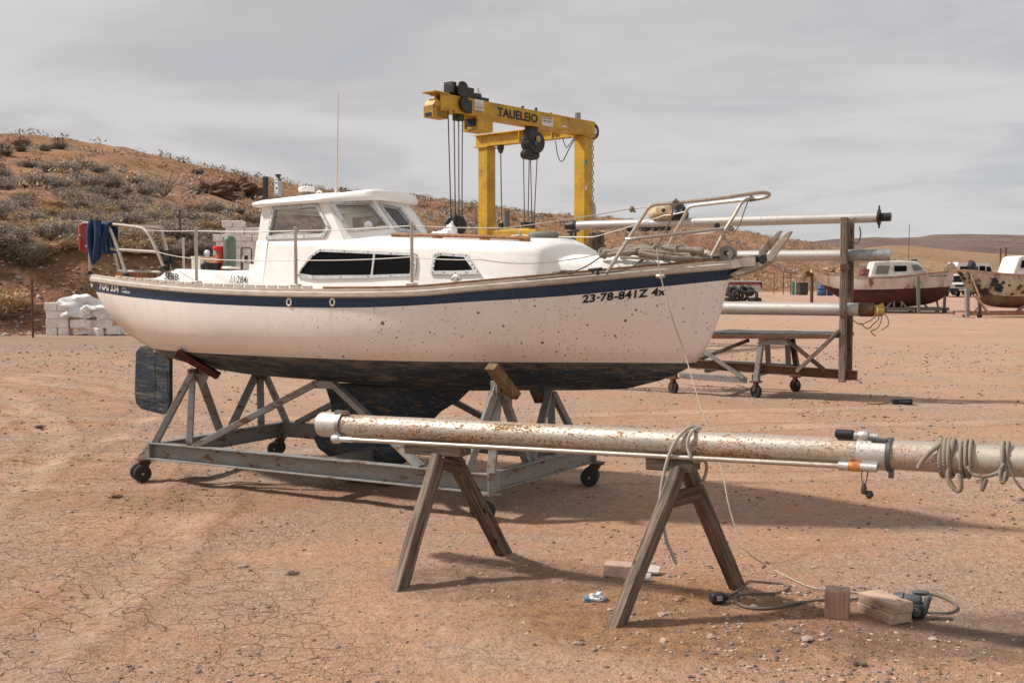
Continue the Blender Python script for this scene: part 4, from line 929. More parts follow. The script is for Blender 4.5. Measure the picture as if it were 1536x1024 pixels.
def ropemat(name, col, sc=60):
    m, nt, b = nodes(name); N = NT(nt); w_ = N.n('ShaderNodeTexWave', {'Vector': N.co((1, 1, 1)), 'Scale': sc, 'Distortion': 1.5, 'Detail': 2.0}, bands_direction='DIAGONAL'); n1 = N.noise(N.co(), 9, 5, .6)
    c = N.mix(w_.outputs['Fac'], tuple(q*.55 for q in col), col); c = N.mix(N.math('MULTIPLY', N.ramp(n1, .45, .7), .5), c, tuple(q*.5 for q in col))
    link(nt, c, b.inputs['Base Color']); b.inputs['Roughness'].default_value = .9; b.inputs['Specular IOR Level'].default_value = .15; link(nt, N.bump(w_.outputs['Fac'], .5, .003), b.inputs['Normal']); return m
M_ROPE = ropemat('dusty_rope', (.36, .30, .235)); M_ROPEL = ropemat('pale_rope', (.56, .50, .42)); M_CORD = plain('grey_cord', (.16, .13, .105), .8)
def wl(F, pts, ws=True):
    return [F.M @ F.px(*q) for q in pts]
def rope(name, pts, r, mat, label, cat, k=6, group=None):
    """pts are world points; the object origin sits at its lowest point"""
    pts = smooth_pts(pts, k); lo = min(pts, key=lambda q: q.z).copy(); b = MB(); b.tube([q-lo for q in pts], r, 8); o = b.build(name, mat, None, 60); o.location = lo; return tag(o, label, cat, group)
rope('rope', wl(FM, [(1015, 846, -.16), (1006, 825, -.15), (1000, 811, -.14), (993, 780, -.12), (990, 758, -.11), (992, 733, -.11), (996, 710, -.105), (1001, 690, -.1), (1008, 672, -.09), (1018, 655, -.075), (1030, 643, -.03), (1040, 640, .03), (1050, 642, .06), (1044, 643, .0), (1037, 648, -.06), (1032, 660, -.078), (1032, 672, -.08), (1036, 684, -.085), (1044, 692, -.06), (1056, 690, .0), (1060, 700, .07), (1057, 715, .08), (1051, 725, .08)]), .0085, M_ROPEL, 'pale stiff rope looped over the mast and hanging down beside the right sawhorse', 'rope')
# rope tied round the far right end of the mast
def wrap(u, n_, pitch, rr=.0, ph=0):
    c = mp(u); out = []
    yv = V((0, 1, 0)); zv = dr.cross(yv).normalized()
    for i in range(int(n_*12)+1):
        a = 2*pi*i/12+ph; out.append(FM.M @ (c+dr*(pitch*i/12)+(yv*cos(a)+zv*sin(a))*(rm+.014+rr)))
    return out
rope('rope', wl(FM, [(1377, 702, -.09), (1384, 690, -.085), (1396, 677, -.08), (1408, 668, -.06)])+wrap(1412, 3.2, .017, 0, 1.2)+wl(FM, [(1422, 712, -.08), (1428, 728, -.085), (1436, 736, -.09), (1441, 730, -.09), (1440, 712, -.085)]), .011, M_ROPE, 'thick twisted rope wound tightly round the mast near the right edge, left of two', 'rope', 4, 'ropes tied to the long mast')
rope('rope', wrap(1443, 2.3, .02, 0, 2.0)+wl(FM, [(1452, 700, -.09), (1460, 711, -.09), (1475, 714, -.09), (1488, 712, -.085), (1500, 706, -.08), (1505, 695, -.08)])+wrap(1503, 1.4, .02, 0, 0)+wl(FM, [(1508, 712, -.09), (1504, 724, -.09), (1500, 714, -.09), (1502, 700, -.085)]), .0085, M_ROPE, 'thinner twisted rope linking the mast wraps at the right edge, looping back', 'rope', 4, 'ropes tied to the long mast')
rope('line', wl(FM, [(1512, 690, -.085), (1516, 705, -.09), (1524, 722, -.1), (1540, 738, -.1), (1570, 748, -.1)]), .005, M_CORD, 'thin dark line trailing off the mast at the right edge', 'line')
rope('rope_end', wl(FM, [(1470, 712, -.09), (1474, 722, -.095), (1473, 735, -.1), (1476, 728, -.1), (1480, 718, -.1)]), .009, M_CORD, 'short dark frayed rope end dangling beneath the mast wraps', 'rope')
pg = empty('cord_plug', FM.M @ PM(1297, 742, -.08), 'small dark plug dangling on a cord loop from the mast joint', 'plug')
L = lambda q: (FM.M @ q)-pg.location
b = MB(); b.tube([L(q) for q in smooth_pts([PM(1294, 704, -.09), PM(1292, 712, -.085), PM(1294, 722, -.08), PM(1297, 726, -.08), PM(1300, 718, -.08), PM(1302, 706, -.08)], 5)], .003, 6); b.build('cord_loop', M_CORD, pg)
b = MB(); c = L(PM(1296, 724, -.08)); b.lathe([(.007, 0), (.013, -.02), (.014, -.045), (.010, -.05)], c, (0, 0, 1), 12); b.lathe([(.016, 0), (.02, .012), (.012, .03)], c+V((.012, 0, -.058)), (.8, 0, .35), 12); b.build('plug_body', plain('dark_leather', (.07, .055, .045), .7), pg, 40)
# ------------------------------------------------------------------ line from the bow to the ground and the power cord
pts = [FB.M @ P(985, 372, -.37), FB.M @ P(991, 413, -.40), FB.M @ P(1006, 470, -.45), at(1027, 530, 7.3), at(1048, 600, 6.95), at(1066, 655, 6.75), at(1083, 706, 6.55), at(1092, 752, 6.4), at(1103, 790, 6.3), at(1122, 828, 6.2)]
for u, v in ((1150, 849), (1182, 866), (1216, 880), (1245, 884), (1290, 888), (1345, 896)): q = gnd(u, v); q.z = gh(q.x, q.y)+.008; pts.append(q)
rope('mooring_line', pts, .0042, M_ROPEL, 'long pale line running from the bow rail down past the mast to the ground', 'rope', 6)
pts = []
for u, v in ((1088, 897), (1100, 891), (1112, 882), (1122, 872), (1150, 873), (1176, 876), (1181, 883), (1160, 889), (1118, 891), (1102, 896), (1106, 905), (1125, 912), (1160, 912), (1195, 904), (1230, 899), (1262, 899), (1300, 895), (1350, 893), (1395, 889), (1425, 898), (1435, 909), (1424, 917), (1398, 917), (1378, 912)): q = gnd(u, v); q.z = gh(q.x, q.y)+.010; pts.append(q)
rope('extension_lead', pts, .0065, M_CORD, 'grey brown power cord snaking on the sand between the right sawhorse and the grey tool', 'cord', 6)
def small(name, u, v, rz, label, cat, group=None):
    q = gnd(u, v); q.z = gh(q.x, q.y); F = Frame(q.x, q.y, rz, q.z); return empty(name, F, label, cat, group)
t = small('socket', 1076, 903, R(15), 'black rubber plug socket lying at the end of the power cord', 'socket')
b = MB(); b.box((0, 0, .027), (.075, .05, .05)); b.box((.045, 0, .025), (.03, .03, .03)); b.build('casing', M_BLK, t, 30, .01)
b = MB(); b.box((-.0, -.026, .03), (.03, .004, .024)); b.build('face', plain('grey_face', (.3, .3, .3), .5), t, 30, .001)
t = small('wood_block', 1256, 922, R(-20), 'squat reddish brown wooden block standing on the sand, left of the split pair', 'block')
b = MB(); b.box((0, 0, .068), (.115, .11, .14)); b.build('block', wood('reddish_block', (.46, .32, .24), (.32, .20, .14), .85, .5, .3), t, 30, .008)
t = small('plank_offcut', 1326, 922, R(-66), 'pale offcut of two stacked planks lying beside the grey power tool', 'plank')
M_PALE = wood('pale_plank', (.60, .46, .34), (.42, .29, .19), .85, .7, .3)
for i, dz in enumerate((.026, .077)): o = beam_obj('plank', (-.12+.004*i, .003*i, dz), (.12+.004*i, .003*i, dz), .125, .05, M_PALE, t, bevel=.004)
t = small('power_tool', 1372, 921, R(-20), 'grey power tool with a round motor lying by the stacked plank offcut', 'tool')
M_TOOL = plain('grey_tool_casing', (.085, .09, .095), .45); M_TOOL2 = plain('dark_tool_casing', (.03, .03, .032), .5)
b = MB(); b.lathe([(.02, -.07), (.036, -.066), (.038, -.02), (.030, -.015), (.030, .05), (.024, .06)], (-.03, 0, .082), (1, -.2, .1), 18); b.build('motor', M_TOOL, t, 40)
b = MB(); b.box((.012, -.01, .04), (.07, .075, .07)); b.box((.0, .01, .085), (.03, .06, .06)); b.build('body', M_TOOL2, t, 30, .012)
b = MB(); b.box((.052, -.01, .07), (.028, .07, .10), Matrix.Rotation(.25, 3, 'Y')); b.box((.03, 0, .125), (.07, .035, .02)); b.build('handle', M_TOOL, t, 30, .01)
b = MB(); b.lathe([(.012, 0), (.022, .004), (.022, .012), (.008, .014)], (.005, -.048, .04), (0, -1, 0), 14); b.build('dial', M_TOOL, t, 30)
t = small('brick', 934, 862, R(-18), 'flat pinkish brick lying behind the front leg of the right sawhorse', 'brick')
b = MB(); b.box((0, 0, .032), (.20, .11, .068)); b.build('brick_body', worn('pink_brick', (.48, .335, .255), .9, dirt=(.22, .13, .08), amt=.5, sc=12, bump=.3), t, 30, .006)
for u, v, l_ in ((976, 861, 'white broken tile leaning at the back of the pinkish brick'), (966, 872, 'small white tile shard lying flat in front of the brick end')):
    t = small('tile_shard', u, v, R(-10), l_, 'tile'); k = 1 if v < 865 else .7
    b = MB(); b.prism([(-.05*k, -.035*k, .012), (.045*k, -.03*k, .010), (.055*k, .03*k, .03), (-.03*k, .045*k, .034)], (0, 0, .012)); b.build('shard', worn('white_glaze', (.55, .5, .45), .5, amt=.4), t, 30, .002)
t = small('plastic_scrap', 893, 900, R(10), 'crumpled white plastic scrap with a blue corner lying on the sand', 'litter')
b = MB(); b.lump((.01, 0, .018), (.042, .03, .024), 5, 3, .9, 2.2, -.016); b.build('white_scrap', plain('white_plastic', (.62, .64, .66), .4), t, 30)
b = MB(); b.lump((-.04, -.005, .010), (.022, .02, .014), 8, 3, .8, 2.0, -.008); b.build('blue_scrap', plain('blue_plastic', (.12, .25, .36), .4), t, 30)
for u, v, s_, l_ in ((1018, 899, .055, 'flat reddish stone chip lying between the two feet of the right sawhorse'), (997, 921, .05, 'thin grey stone flake on the sand in front of the right sawhorse'), (1272, 785, .04, 'pale rounded stone lying in the boat shadow edge'), (867, 964, .035, 'small pale stone in the bottom foreground below the brick'), (1066, 955, .04, 'whitish pebble at the bottom near the sawhorse foot'), (1210, 958, .05, 'long pale flake on the sand in front of the reddish block'), (365, 847, .045, 'white flat stone lying in the open sand at the left'), (1400, 956, .04, 'grey stone beside the gravel at the right front')):
    t = small('stone', u, v, random.uniform(0, 3), l_, 'stone', 'larger stones on the yard ground'); b = MB(); b.lump((0, 0, s_*.10), (s_*.7, s_*.48, s_*.26), u, 2, .6, 1.6, -s_*.22)
    b.build('stone_body', worn('stone_'+('pale' if u != 1018 else 'red'), (.36, .28, .215) if u != 1018 else (.30, .17, .12), .85, amt=.3, sc=20), t, 25)
t = small('black_case', 1353, 606, R(-5), 'slim black case lying alone on the sand right of the mast rack', 'case')
b = MB(); b.box((0, 0, .04), (.26, .12, .075)); b.build('case_body', M_BLK, t, 30, .012)
b = MB(); b.box((.02, -.062, .045), (.14, .006, .02)); b.build('latch', plain('grey_latch', (.1, .1, .1), .4), t, 30, .002)
b = MB(); b.tube(smooth_pts([(-.13, 0, .03), (-.2, .02, .012), (-.34, -.03, .006), (-.46, .02, .006)], 5), .008, 6); b.build('strap', M_BLK, t)
# ------------------------------------------------------------------ things lying on the main boat (all in the boat's frame, but things of their own)
def onboat(name, p, label, cat, group=None, rz=0.0):
    w_ = FB.M @ V(p); return empty(name, Frame(w_.x, w_.y, FB.rz+rz, w_.z), label, cat, group)
def wpts(pts): return [FB.M @ P(*q) for q in pts]
M_DENIM = worn('navy_cloth', (.008, .032, .10), .9, dirt=(.05, .08, .14), amt=.4, sc=8, var=.2, bump=.2)
q = P(158, 336, -.55); t = onboat('jacket', q, 'navy blue jacket draped over the stern rail of the large sailboat', 'jacket')
def cloth(top, drop, w_, seed, y0):
    b = MB(); nu, nv = 16, 22; vs = []
    for j in range(nv+1):
        for i in range(nu+1):
            s_ = i/nu-.5; a = j/nv; hang = .42*drop if j < nv*.45 else drop
            if a < .45: k = (.45-a)/.45; y = .06+.012*sin(i*1.7+seed); z = -k*drop*.75
            elif a < .55: k = (a-.45)/.1; y = .06-.12*k; z = .025*sin(pi*k)
            else: k = (a-.55)/.45; y = -.06-.02*k+.014*sin(i*1.1+k*3+seed)*min(1, k*3); z = -k*drop*(1-.28*abs(s_*1.2+.25)-(.2 if i > nu*.62 else 0))
            x = s_*w_*(1-.18*abs(k-.5 if a > .55 else 0))+.012*noise.noise(V((i*.4, j*.3, seed)))
            y += .02*noise.noise(V((i*.35, j*.25, seed+4))); vs.append((x, y, z))
    b.add(vs, [(j*(nu+1)+i, j*(nu+1)+i+1, (j+1)*(nu+1)+i+1, (j+1)*(nu+1)+i) for j in range(nv) for i in range(nu)]); return b
o = cloth(0, .34, .19, 2, 0).build('cloth', M_DENIM, t, 80); sd_ = o.modifiers.new('thick', 'SOLIDIFY'); sd_.thickness = .014; ss = o.modifiers.new('sub', 'SUBSURF'); ss.levels = 1; ss.render_levels = 1
b = MB(); b.tube(smooth_pts([(.0, -.085, .02), (.02, -.10, -.10), (.0, -.10, -.22), (-.03, -.09, -.31)], 5), [.034-.0008*i for i in range(16)], 10); b.build('sleeve', M_DENIM, t, 80)
b = MB(); b.tube(smooth_pts([(-.075, -.07, .03), (-.085, -.095, -.06), (-.08, -.1, -.2), (-.05, -.09, -.35)], 5), [.032-.0008*i for i in range(16)], 10); b.build('sleeve', M_DENIM, t, 80)
q = P(130, 357, -.42); t = onboat('fender', q, 'red cushion fender hanging at the very stern rail of the large sailboat', 'fender')
b = MB(); b.box((0, 0, 0), (.06, .16, .26)); b.build('cushion', worn('red_vinyl', (.30, .016, .014), .6, amt=.3, sc=12), t, 30, .025)
b = MB(); b.tube([(0, -.085, .10), (.02, -.09, .14), (0, -.04, .16)], .006); b.tube([(-.0, -.085, .02), (.03, -.09, .02)], .006); b.build('strap', M_ROPEL, t)
q = P(253, 404, -.62); t = onboat('outboard_bracket', q, 'small black clamp bracket standing on the aft end of the sailboat coaming', 'bracket')
b = MB(); b.box((0, 0, .115), (.055, .05, .10)); b.box((.02, .01, .075), (.05, .04, .06)); b.box((-.028, 0, .06), (.014, .04, .03)); b.build('block', M_BLK, t, 30, .006)
b = MB(); b.beam((-.01, 0, .09), (.012, 0, .0), .014, .014); b.beam((.02, 0, .07), (.05, 0, .004), .012, .012); b.box((.03, 0, .004), (.09, .05, .008)); b.build('feet', M_BLK, t, 30, .002)
ck = lambda u, v, y=-.25: (lambda q: q)(P(u, v, y))
q = ck(331, 408, -.3); t = onboat('marker_post', q, 'orange waisted marker with a red rim, standing in the cockpit beside the green cylinder', 'marker')
b = MB(); b.lathe([(.06, -.1), (.062, 0), (.058, .03), (.045, .09), (.034, .14), (.034, .165), (.04, .18)], (0, 0, 0), n=20); b.build('body', worn('orange_plastic', (.52, .085, .018), .5, amt=.25, sc=10), t, 40)
b = MB(); b.lathe([(.04, .18), (.062, .185), (.066, .20), (.06, .215), (.02, .22)], (0, 0, 0), n=20); b.build('rim', plain('red_plastic', (.62, .02, .02), .4), t, 40)
q = ck(345, 408, -.3); t = onboat('gas_cylinder', q, 'tall green gas cylinder standing in the sailboat cockpit', 'cylinder')
b = MB(); b.lathe([(.050, -.12), (.053, -.1), (.053, .26), (.048, .285), (.03, .30)], (0, 0, 0), n=22); b.build('tank', worn('green_paint', (.085, .125, .092), .5, dirt=(.2, .2, .15), amt=.4, sc=12), t, 40)
b = MB(); b.lathe([(.02, .30), (.02, .315), (.012, .32)], (0, 0, 0), n=12); b.build('cap', M_ALU, t)
q = ck(318, 408, -.36); t = onboat('tub', q, 'small black plastic tub on the cockpit edge in front of the orange marker', 'tub')
b = MB(); b.lathe([(.055, -.03), (.072, .072), (.076, .075), (.07, .068), (.052, -.02)], (.015, 0, 0), n=20); b.build('tub_wall', M_BLK, t, 40)
b = MB(); b.lump((-.06, -.01, .045), (.04, .04, .045), 3, 2, .5); b.build('black_bag', M_BLK, t, 60)
q = ck(313, 400, -.1); t = onboat('bucket', q, 'cream bucket standing in the cockpit behind the black tub', 'bucket')
b = MB(); b.lathe([(.045, -.1), (.066, .08), (.07, .085), (.062, .08), (.042, -.08)], (0, 0, 0), n=20); b.build('bucket_wall', worn('cream_plastic', (.60, .42, .27), .5, amt=.3, sc=9), t, 40)
q = ck(300, 400, -.05); t = onboat('crate', q, 'low white box at the back of the cockpit beside the cream bucket', 'box')
b = MB(); b.box((0, 0, .02), (.11, .10, .12)); b.build('box_body', M_DECK, t, 30, .006)
b = MB(); b.box((0, -.0, .085), (.12, .11, .012)); b.build('lid', M_DECK, t, 30, .003)
q = ck(311, 384, .1); t = onboat('fan', q, 'small round black fan tilted at the back of the sailboat cockpit', 'fan')
b = MB(); b.tube([V((0, 0, .04))+V((cos(a)*.05, -.2*sin(a)*.05, sin(a)*.05)) for a in [2*pi*i/18 for i in range(18)]], .008, 6, closed=True); b.tube([(0, 0, -.01), (.02, 0, -.16)], .008); b.build('guard', M_BLK, t)
b = MB(); b.lathe([(.028, -.01), (.03, .006), (.008, .012)], (.018, -.02, .025), (.3, -.9, .2), 14); b.build('hub', M_ALU, t)
q = ck(346, 404, -.5); t = onboat('coiled_hose', q, 'white coil of hose lying on the coaming below the green cylinder', 'hose')
b = MB(); b.tube([V((cos(a)*.075, sin(a)*.05, .010+.004*i/20)) for i, a in enumerate([2*pi*i/20 for i in range(38)])], .007, 6); b.build('hose', M_GEL, t)
q = ck(370, 402, -.2); t = onboat('wire_rack', q, 'thin dark wire rack by the pilothouse door of the sailboat', 'rack')
b = MB(); b.tube([(-.06, 0, -.1), (-.06, 0, .16), (-.05, 0, .175), (.04, 0, .17), (.055, 0, .15), (.055, 0, -.1)], .005); b.build('hoop', M_BLK, t)
b = MB(); b.box((-.02, .02, .08), (.02, .02, .05)); b.build('hook', M_BLK, t, 30)
q = P(668, 355, .12); q.z = tr_z(q.x)+.05; t = onboat('plastic_bag', q, 'crumpled white plastic bag lying on the sailboat cabin roof', 'bag')
b = MB(); b.lump((-.0, 0, .03), (.10, .07, .055), 4, 3, .55, 1.6, -.035); b.lump((.055, 0, .05), (.045, .04, .075), 9, 3, .5, 1.5, -.06); b.build('bag_film', plain('white_film', (.78, .78, .78), .45), t, 35)
# --- foredeck: bundled sail, poles, ropes
M_CANVAS = worn('grey_canvas', (.30, .25, .20), .9, dirt=(.18, .14, .1), amt=.5, sc=7, bump=.4)
pts = smooth_pts([P(899, 381, -.30), P(930, 377, -.26), P(980, 375, -.20), P(1020, 375.5, -.14), P(1056, 378, -.08)], 6)
lo = pts[0]; t = onboat('sail_bundle', lo, 'long rolled grey canvas bundle lashed along the foredeck of the sailboat', 'sail')
b = MB(); rr = [(.025+.012*noise.noise(V((i*.9, 1, 2))))*(1.25 if i < 3 else 1) for i in range(len(pts))]; b.tube([q-lo for q in pts], rr, 12); b.build('roll', M_CANVAS, t, 70)
b = MB()
for k in (2, 13, 18):
    c = pts[min(k, len(pts)-1)]-lo; b = MB(); b.tube([c+V((.008*sin(a*2)+.02*cos(a), cos(a)*.04, sin(a)*.036)) for a in [2*pi*i/12 for i in range(26)]], .006, 6); b.build('lashing', M_ROPEL, t)
pts = smooth_pts([P(985, 384, .0), P(1010, 381, .02), P(1040, 383, .05), P(1066, 388, .06)], 6); lo2 = pts[0]; t = onboat('fender_roll', lo2, 'short pale roll lying under the canvas bundle near the bow', 'roll')
b = MB(); b.tube([q-lo2 for q in pts], [.045+.006*sin(i*.9) for i in range(len(pts))], 12); b.build('roll', worn('pale_canvas', (.5, .44, .38), .85, amt=.4, sc=9, bump=.3), t, 70)
for k, (yy, dz) in enumerate(((-.36, 0), (.12, .01))):
    a, c = P(930, 386, yy), P(1050, 393, yy*.3); a.z += dz; c.z += dz+.01; t = onboat('boat_hook', a, ('thin steel pole lying along the near side of the foredeck', 'thin steel pole lying behind the canvas bundle on the foredeck')[k], 'pole', 'poles on the foredeck')
    b = MB(); b.tube([V((0, 0, 0)), c-a], .010, 8); b.build('pole', M_STEEL, t)
    b = MB(); b.lathe([(.012, -.02), (.016, 0), (.012, .04)], c-a, c-a, 10); b.build('tip', M_BLK, t)
for k, (pp_, r_, l_) in enumerate((([(912, 384, -.34), (945, 378, -.30), (990, 380, -.22), (1035, 384, -.14)], .017, 'thin twisted canvas strip along the near edge of the foredeck bundle'), ([(925, 374, -.15), (965, 370, -.12), (1010, 371, -.1), (1050, 373, -.05)], .014, 'narrow canvas strip along the top of the foredeck bundle'), ([(958, 381, -.3), (990, 386, -.26), (1018, 388, -.2), (1052, 389, -.1)], .02, 'sagging fold of canvas at the forward end of the foredeck bundle'))):
    pts = smooth_pts([P(*q) for q in pp_], 7); lo = pts[0]; t = onboat('canvas_strip', lo, l_, 'canvas', 'canvas on the foredeck'); b = MB(); b.tube([q-lo+V((0, 0, .01*noise.noise(q*9))) for q in pts], [r_*(1+.45*noise.noise(V((i*.8, k*7, 1)))) for i in range(len(pts))], 8); b.build('strip', M_CANVAS, t, 70)
    b = MB(); c = pts[9]-lo; b.tube([c+V((.01*cos(a), cos(a)*(r_+.008), sin(a)*(r_+.008))) for a in [2*pi*i/10 for i in range(11)]], .004, 5); b.build('tie', M_CORD, t)
def coil(u, v, y, r_, label, seed, n=3.5, mat=None):
    q = P(u, v, y); rnd = random.Random(seed); pts = []
    for i in range(int(n*9)): a = 2*pi*i/9; k = r_*(1+rnd.uniform(-.35, .25)); pts.append(q+V((cos(a)*k*1.5, sin(a)*k*.8, rnd.uniform(0, r_*.5))))
    rope('rope_coil', [FB.M @ p for p in pts], .0075, mat or M_ROPE, label, 'rope', 4, 'ropes on the sailboat deck')
coil(846, 411, -.66, .045, 'tangled knot of rope on the side deck by the black cleat', 2)
coil(948, 384, -.2, .06, 'loose grey rope coil beneath the aft end of the canvas bundle', 4)
coil(1006, 384, -.1, .05, 'rope coil jammed under the middle of the canvas bundle', 6)
coil(1046, 386, -.08, .045, 'small coil of rope close to the bow plank', 9)
rope('rope', wpts([(860, 408, -.64), (880, 399, -.5), (900, 386, -.4), (912, 380, -.32)]), .005, M_CORD, 'dark line slanting up from the deck knot to the canvas bundle', 'rope')
rope('rope', wpts([(790, 420, -.8), (830, 416, -.72), (880, 412, -.6), (935, 405, -.46), (960, 393, -.3), (975, 383, -.2)]), .005, M_CORD, 'dark line running along the deck edge then up to the canvas bundle', 'rope')
rope('rope', wpts([(1010, 307, -.33), (1007, 325, -.3), (996, 350, -.25), (984, 371, -.2), (972, 384, -.18), (955, 394, -.2)]), .006, M_ROPE, 'rope hanging from the pulpit rail down to the canvas bundle', 'rope')
rope('rope', wpts([(1084, 344, -.06), (1088, 358, -.06), (1094, 368, -.08), (1104, 376, -.06), (1104, 382, -.05)]), .006, M_ROPEL, 'pale rope hanging from the bow mid rail towards the anchor', 'rope')
rope('rope', wpts([(1084, 344, -.06), (1096, 352, -.03), (1108, 360, -.02), (1112, 372, 0)]), .005, M_ROPEL, 'short pale rope curving forward of the bow rail leg', 'rope')
rope('rope', wpts([(1122, 302, .05), (1116, 318, .04), (1109, 337, .02), (1098, 352, 0)]), .004, M_CORD, 'thin dark tie from the pulpit tip down to the mid rail', 'rope')
for u, v, y, s_, l_ in ((1128, 296, .05, .028, 'lump of tied rope at the forward tip of the pulpit'), (1013, 305, -.33, .03, 'lashing of rope wound on the pulpit rail near the cream engine'), (949, 313, -.36, .022, 'little knot of line where the upper lifeline meets the pulpit'), (1097, 342, -.05, .024, 'small rope lashing at the pulpit mid rail joint')):
    q = P(u, v, y); rnd = random.Random(u); pts = [q+V((rnd.uniform(-1, 1)*s_*.9, rnd.uniform(-1, 1)*s_*.7, rnd.uniform(-1, 1)*s_)) for i in range(14)]
    rope('rope_lashing', [FB.M @ p for p in pts], .006, M_ROPE, l_, 'rope', 4, 'ropes on the sailboat deck')
q = P(1092, 380, -.02); t = onboat('rope_spool', q, 'small grey spool with a hollow eye sitting on the bow plank', 'spool')
b = MB(); b.lathe([(.018, -.05), (.05, -.05), (.052, -.035), (.04, -.02), (.04, .02), (.052, .035), (.05, .05), (.018, .05), (.018, -.05)], (0, 0, 0), (0, 1, 0), 20, caps=False); b.build('drum', plain('grey_spool', (.22, .20, .19), .6), t, 35)
b = MB(); b.box((-.05, 0, -.03), (.10, .07, .035)); b.build('spool_base', M_BLK, t, 30, .006)
# anchor: two upright flukes and a blade under the bow
an = onboat('anchor', P(1136, 390, 0), 'weathered grey anchor with two upright flukes carried on the bow plank', 'anchor')
ao = P(1136, 390, 0); M_FL = worn('grey_weathered_flukes', (.38, .32, .27), .8, dirt=(.22, .15, .1), amt=.6, sc=9, var=.2, bump=.25)
def fluke(px_, y0, th, name):
    b = MB(); b.prism([P(u, v, y0)-ao for u, v in px_], (0, th, 0)); b.build(name, M_FL, an, 25, .006)
fluke([(1136, 394), (1138, 374), (1147, 365), (1168, 345.5), (1174, 346), (1160, 366), (1148, 382), (1144, 394)], .055, .02, 'fluke')
fluke([(1151, 393), (1150, 384), (1156, 375), (1178, 349), (1184, 346.5), (1189, 347), (1180, 362), (1166, 380), (1160, 391)], -.06, .022, 'fluke')
b = MB(); lo_ = [(1094, 413), (1096, 410), (1130, 394), (1153, 389), (1156, 393), (1140, 402), (1118, 411), (1100, 415)]
b.prism([P(u, v, -.055)-ao for u, v in lo_], (0, .11, 0)); b.build('blade', M_FL, an, 25, .006)
b = MB(); b.beam(P(1100, 389, 0)-ao, P(1150, 389, 0)-ao, .03, .035); b.lathe([(.03, -.06), (.034, 0), (.03, .06)], P(1147, 389, 0)-ao, (0, 1, 0), 12); b.build('shank', M_BLK, an, 30, .004)
# ------------------------------------------------------------------ mast rack on wheels
FR = Frame(3.544, 15.96, R(-28.2)); PR = FR.px
rack = empty('mast_rack', FR, 'wheeled rack of rusty beams and timber posts holding three spare masts behind the sailboat bow', 'mast rack')
def tb(name, p0, p1, w_, h_, m, par=rack, **k): return beam_obj(name, p0, p1, w_, h_, m, par, **k)
a, c = PR(1267, 326, -.03), PR(1262.5, 573, -.03); c.x = a.x; tb('post', c, a, .11, .09, M_WOOD, bevel=.008, warp=.006)
a2, c2 = PR(1276, 330, .30), PR(1276, 570, .30); c2.x = a2.x; tb('post', c2, a2, .12, .09, M_WOODD, bevel=.008, warp=.006)
xp = a.x
b = MB(); b.ibeam(PR(1000, 543, 0), PR(1286, 563, 0), .09, .13, .012); b.build('base_beam', M_RUST, rack, 20, .003)
b = MB(); q0, q1 = PR(1000, 541, 1.25), PR(1200, 552, 1.25); b.ibeam(q0, q1, .09, .12, .012); b.build('base_beam', M_GALV, rack, 20, .003)
b = MB(); q = PR(1020, 563, -.05); b.beam(q, PR(1120, 570, -.05), .06, .09); b.build('lower_rail', M_GALV, rack, 20, .003)
for u in (1060, 1136):
    q = PR(u, 550+(u-1000)*.07, .05); b = MB(); b.beam(q, V((q.x, 1.22, q.z)), .07, .09); b.build('cross_beam', M_GALV, rack, 20, .003)
# work board
q0, q1 = PR(1064, 499.5, -.05), PR(1262, 499.5, -.05)
b = MB(); nx = 14; rr = []
for i in range(nx+1):
    x = q0.x+(q1.x-q0.x)*i/nx; z = q0.z+.008*noise.noise(V((i*.5, 0, 0))); rr.append([V((x, -.05, z-.03)), V((x, .85, z-.03)), V((x, .85, z+.022)), V((x, -.05, z+.022+.006*noise.noise(V((i*.9, 3, 0)))))])
b.loft(rr); b.build('black_board', worn('tarred_board', (.035, .033, .032), .5, dirt=(.25, .23, .2), amt=.35, sc=8, bump=.3, stretch=(.5, 3, 3)), rack, 25, .005)
b = MB(); b.beam(q0+V((.05, -.03, -.05)), q1+V((-.1, -.03, -.05)), .05, .06); b.build('board_bearer', M_RUST, rack, 25, .003)
def st(u0, v0, y0, u1, v1, y1, w_=.09, h_=.06, m=None, name='strut'):
    if m in (M_WOOD, M_WOODD): return tb(name, PR(u0, v0, y0), PR(u1, v1, y1), w_, h_, m, bevel=.005)
    b = MB(); b.beam(PR(u0, v0, y0), PR(u1, v1, y1), w_, h_); return b.build(name, m or M_GALV, rack, 25, .004)
st(1143, 508, -.0, 1134, 572, -.06, .11, .07); st(1151, 512, .35, 1153, 553, .35, .09, .06); st(1181, 508, .4, 1183, 556, .4, .09, .06); st(1188, 508, .55, 1196, 556, .55, .11, .07, M_WOODD)
st(1123, 510, .1, 1044, 541, .1, .09, .05, M_WOODD); st(1055, 526, -.06, 1116, 567, -.06, .09, .05); st(1181, 510, -.02, 1238, 556, .0, .09, .05, M_WOODD); st(1259, 496, -.08, 1195, 557, -.08, .09, .05, M_WOOD); st(1140, 512, -.02, 1184, 513, -.02, .07, .09)
for u, v, y in ((1134, 588, 0.0), (1193, 577, 1.25), (1010, 575, 0.0)):
    q = PR(u, v, y); q.z = gh(*(FR.M @ q).xy)+.09; b = MB(); b.box(q+V((0, 0, .14)), (.16, .14, .02)); b.box(q+V((0, 0, .19)), (.1, .1, .12)); b.beam(q+V((-.02, -.06, 0)), q+V((0, -.06, .14)), .012, .05); b.beam(q+V((-.02, .06, 0)), q+V((0, .06, .14)), .012, .05); o = b.build('caster', M_RUST, rack, 25, .003)
    b = MB(); b.lathe([(.03, -.035), (.085, -.035), (.098, -.02), (.098, .02), (.085, .035), (.03, .035)], q, (.5, .85, 0), 20); b.build('wheel', M_RUBBER, o, 40)
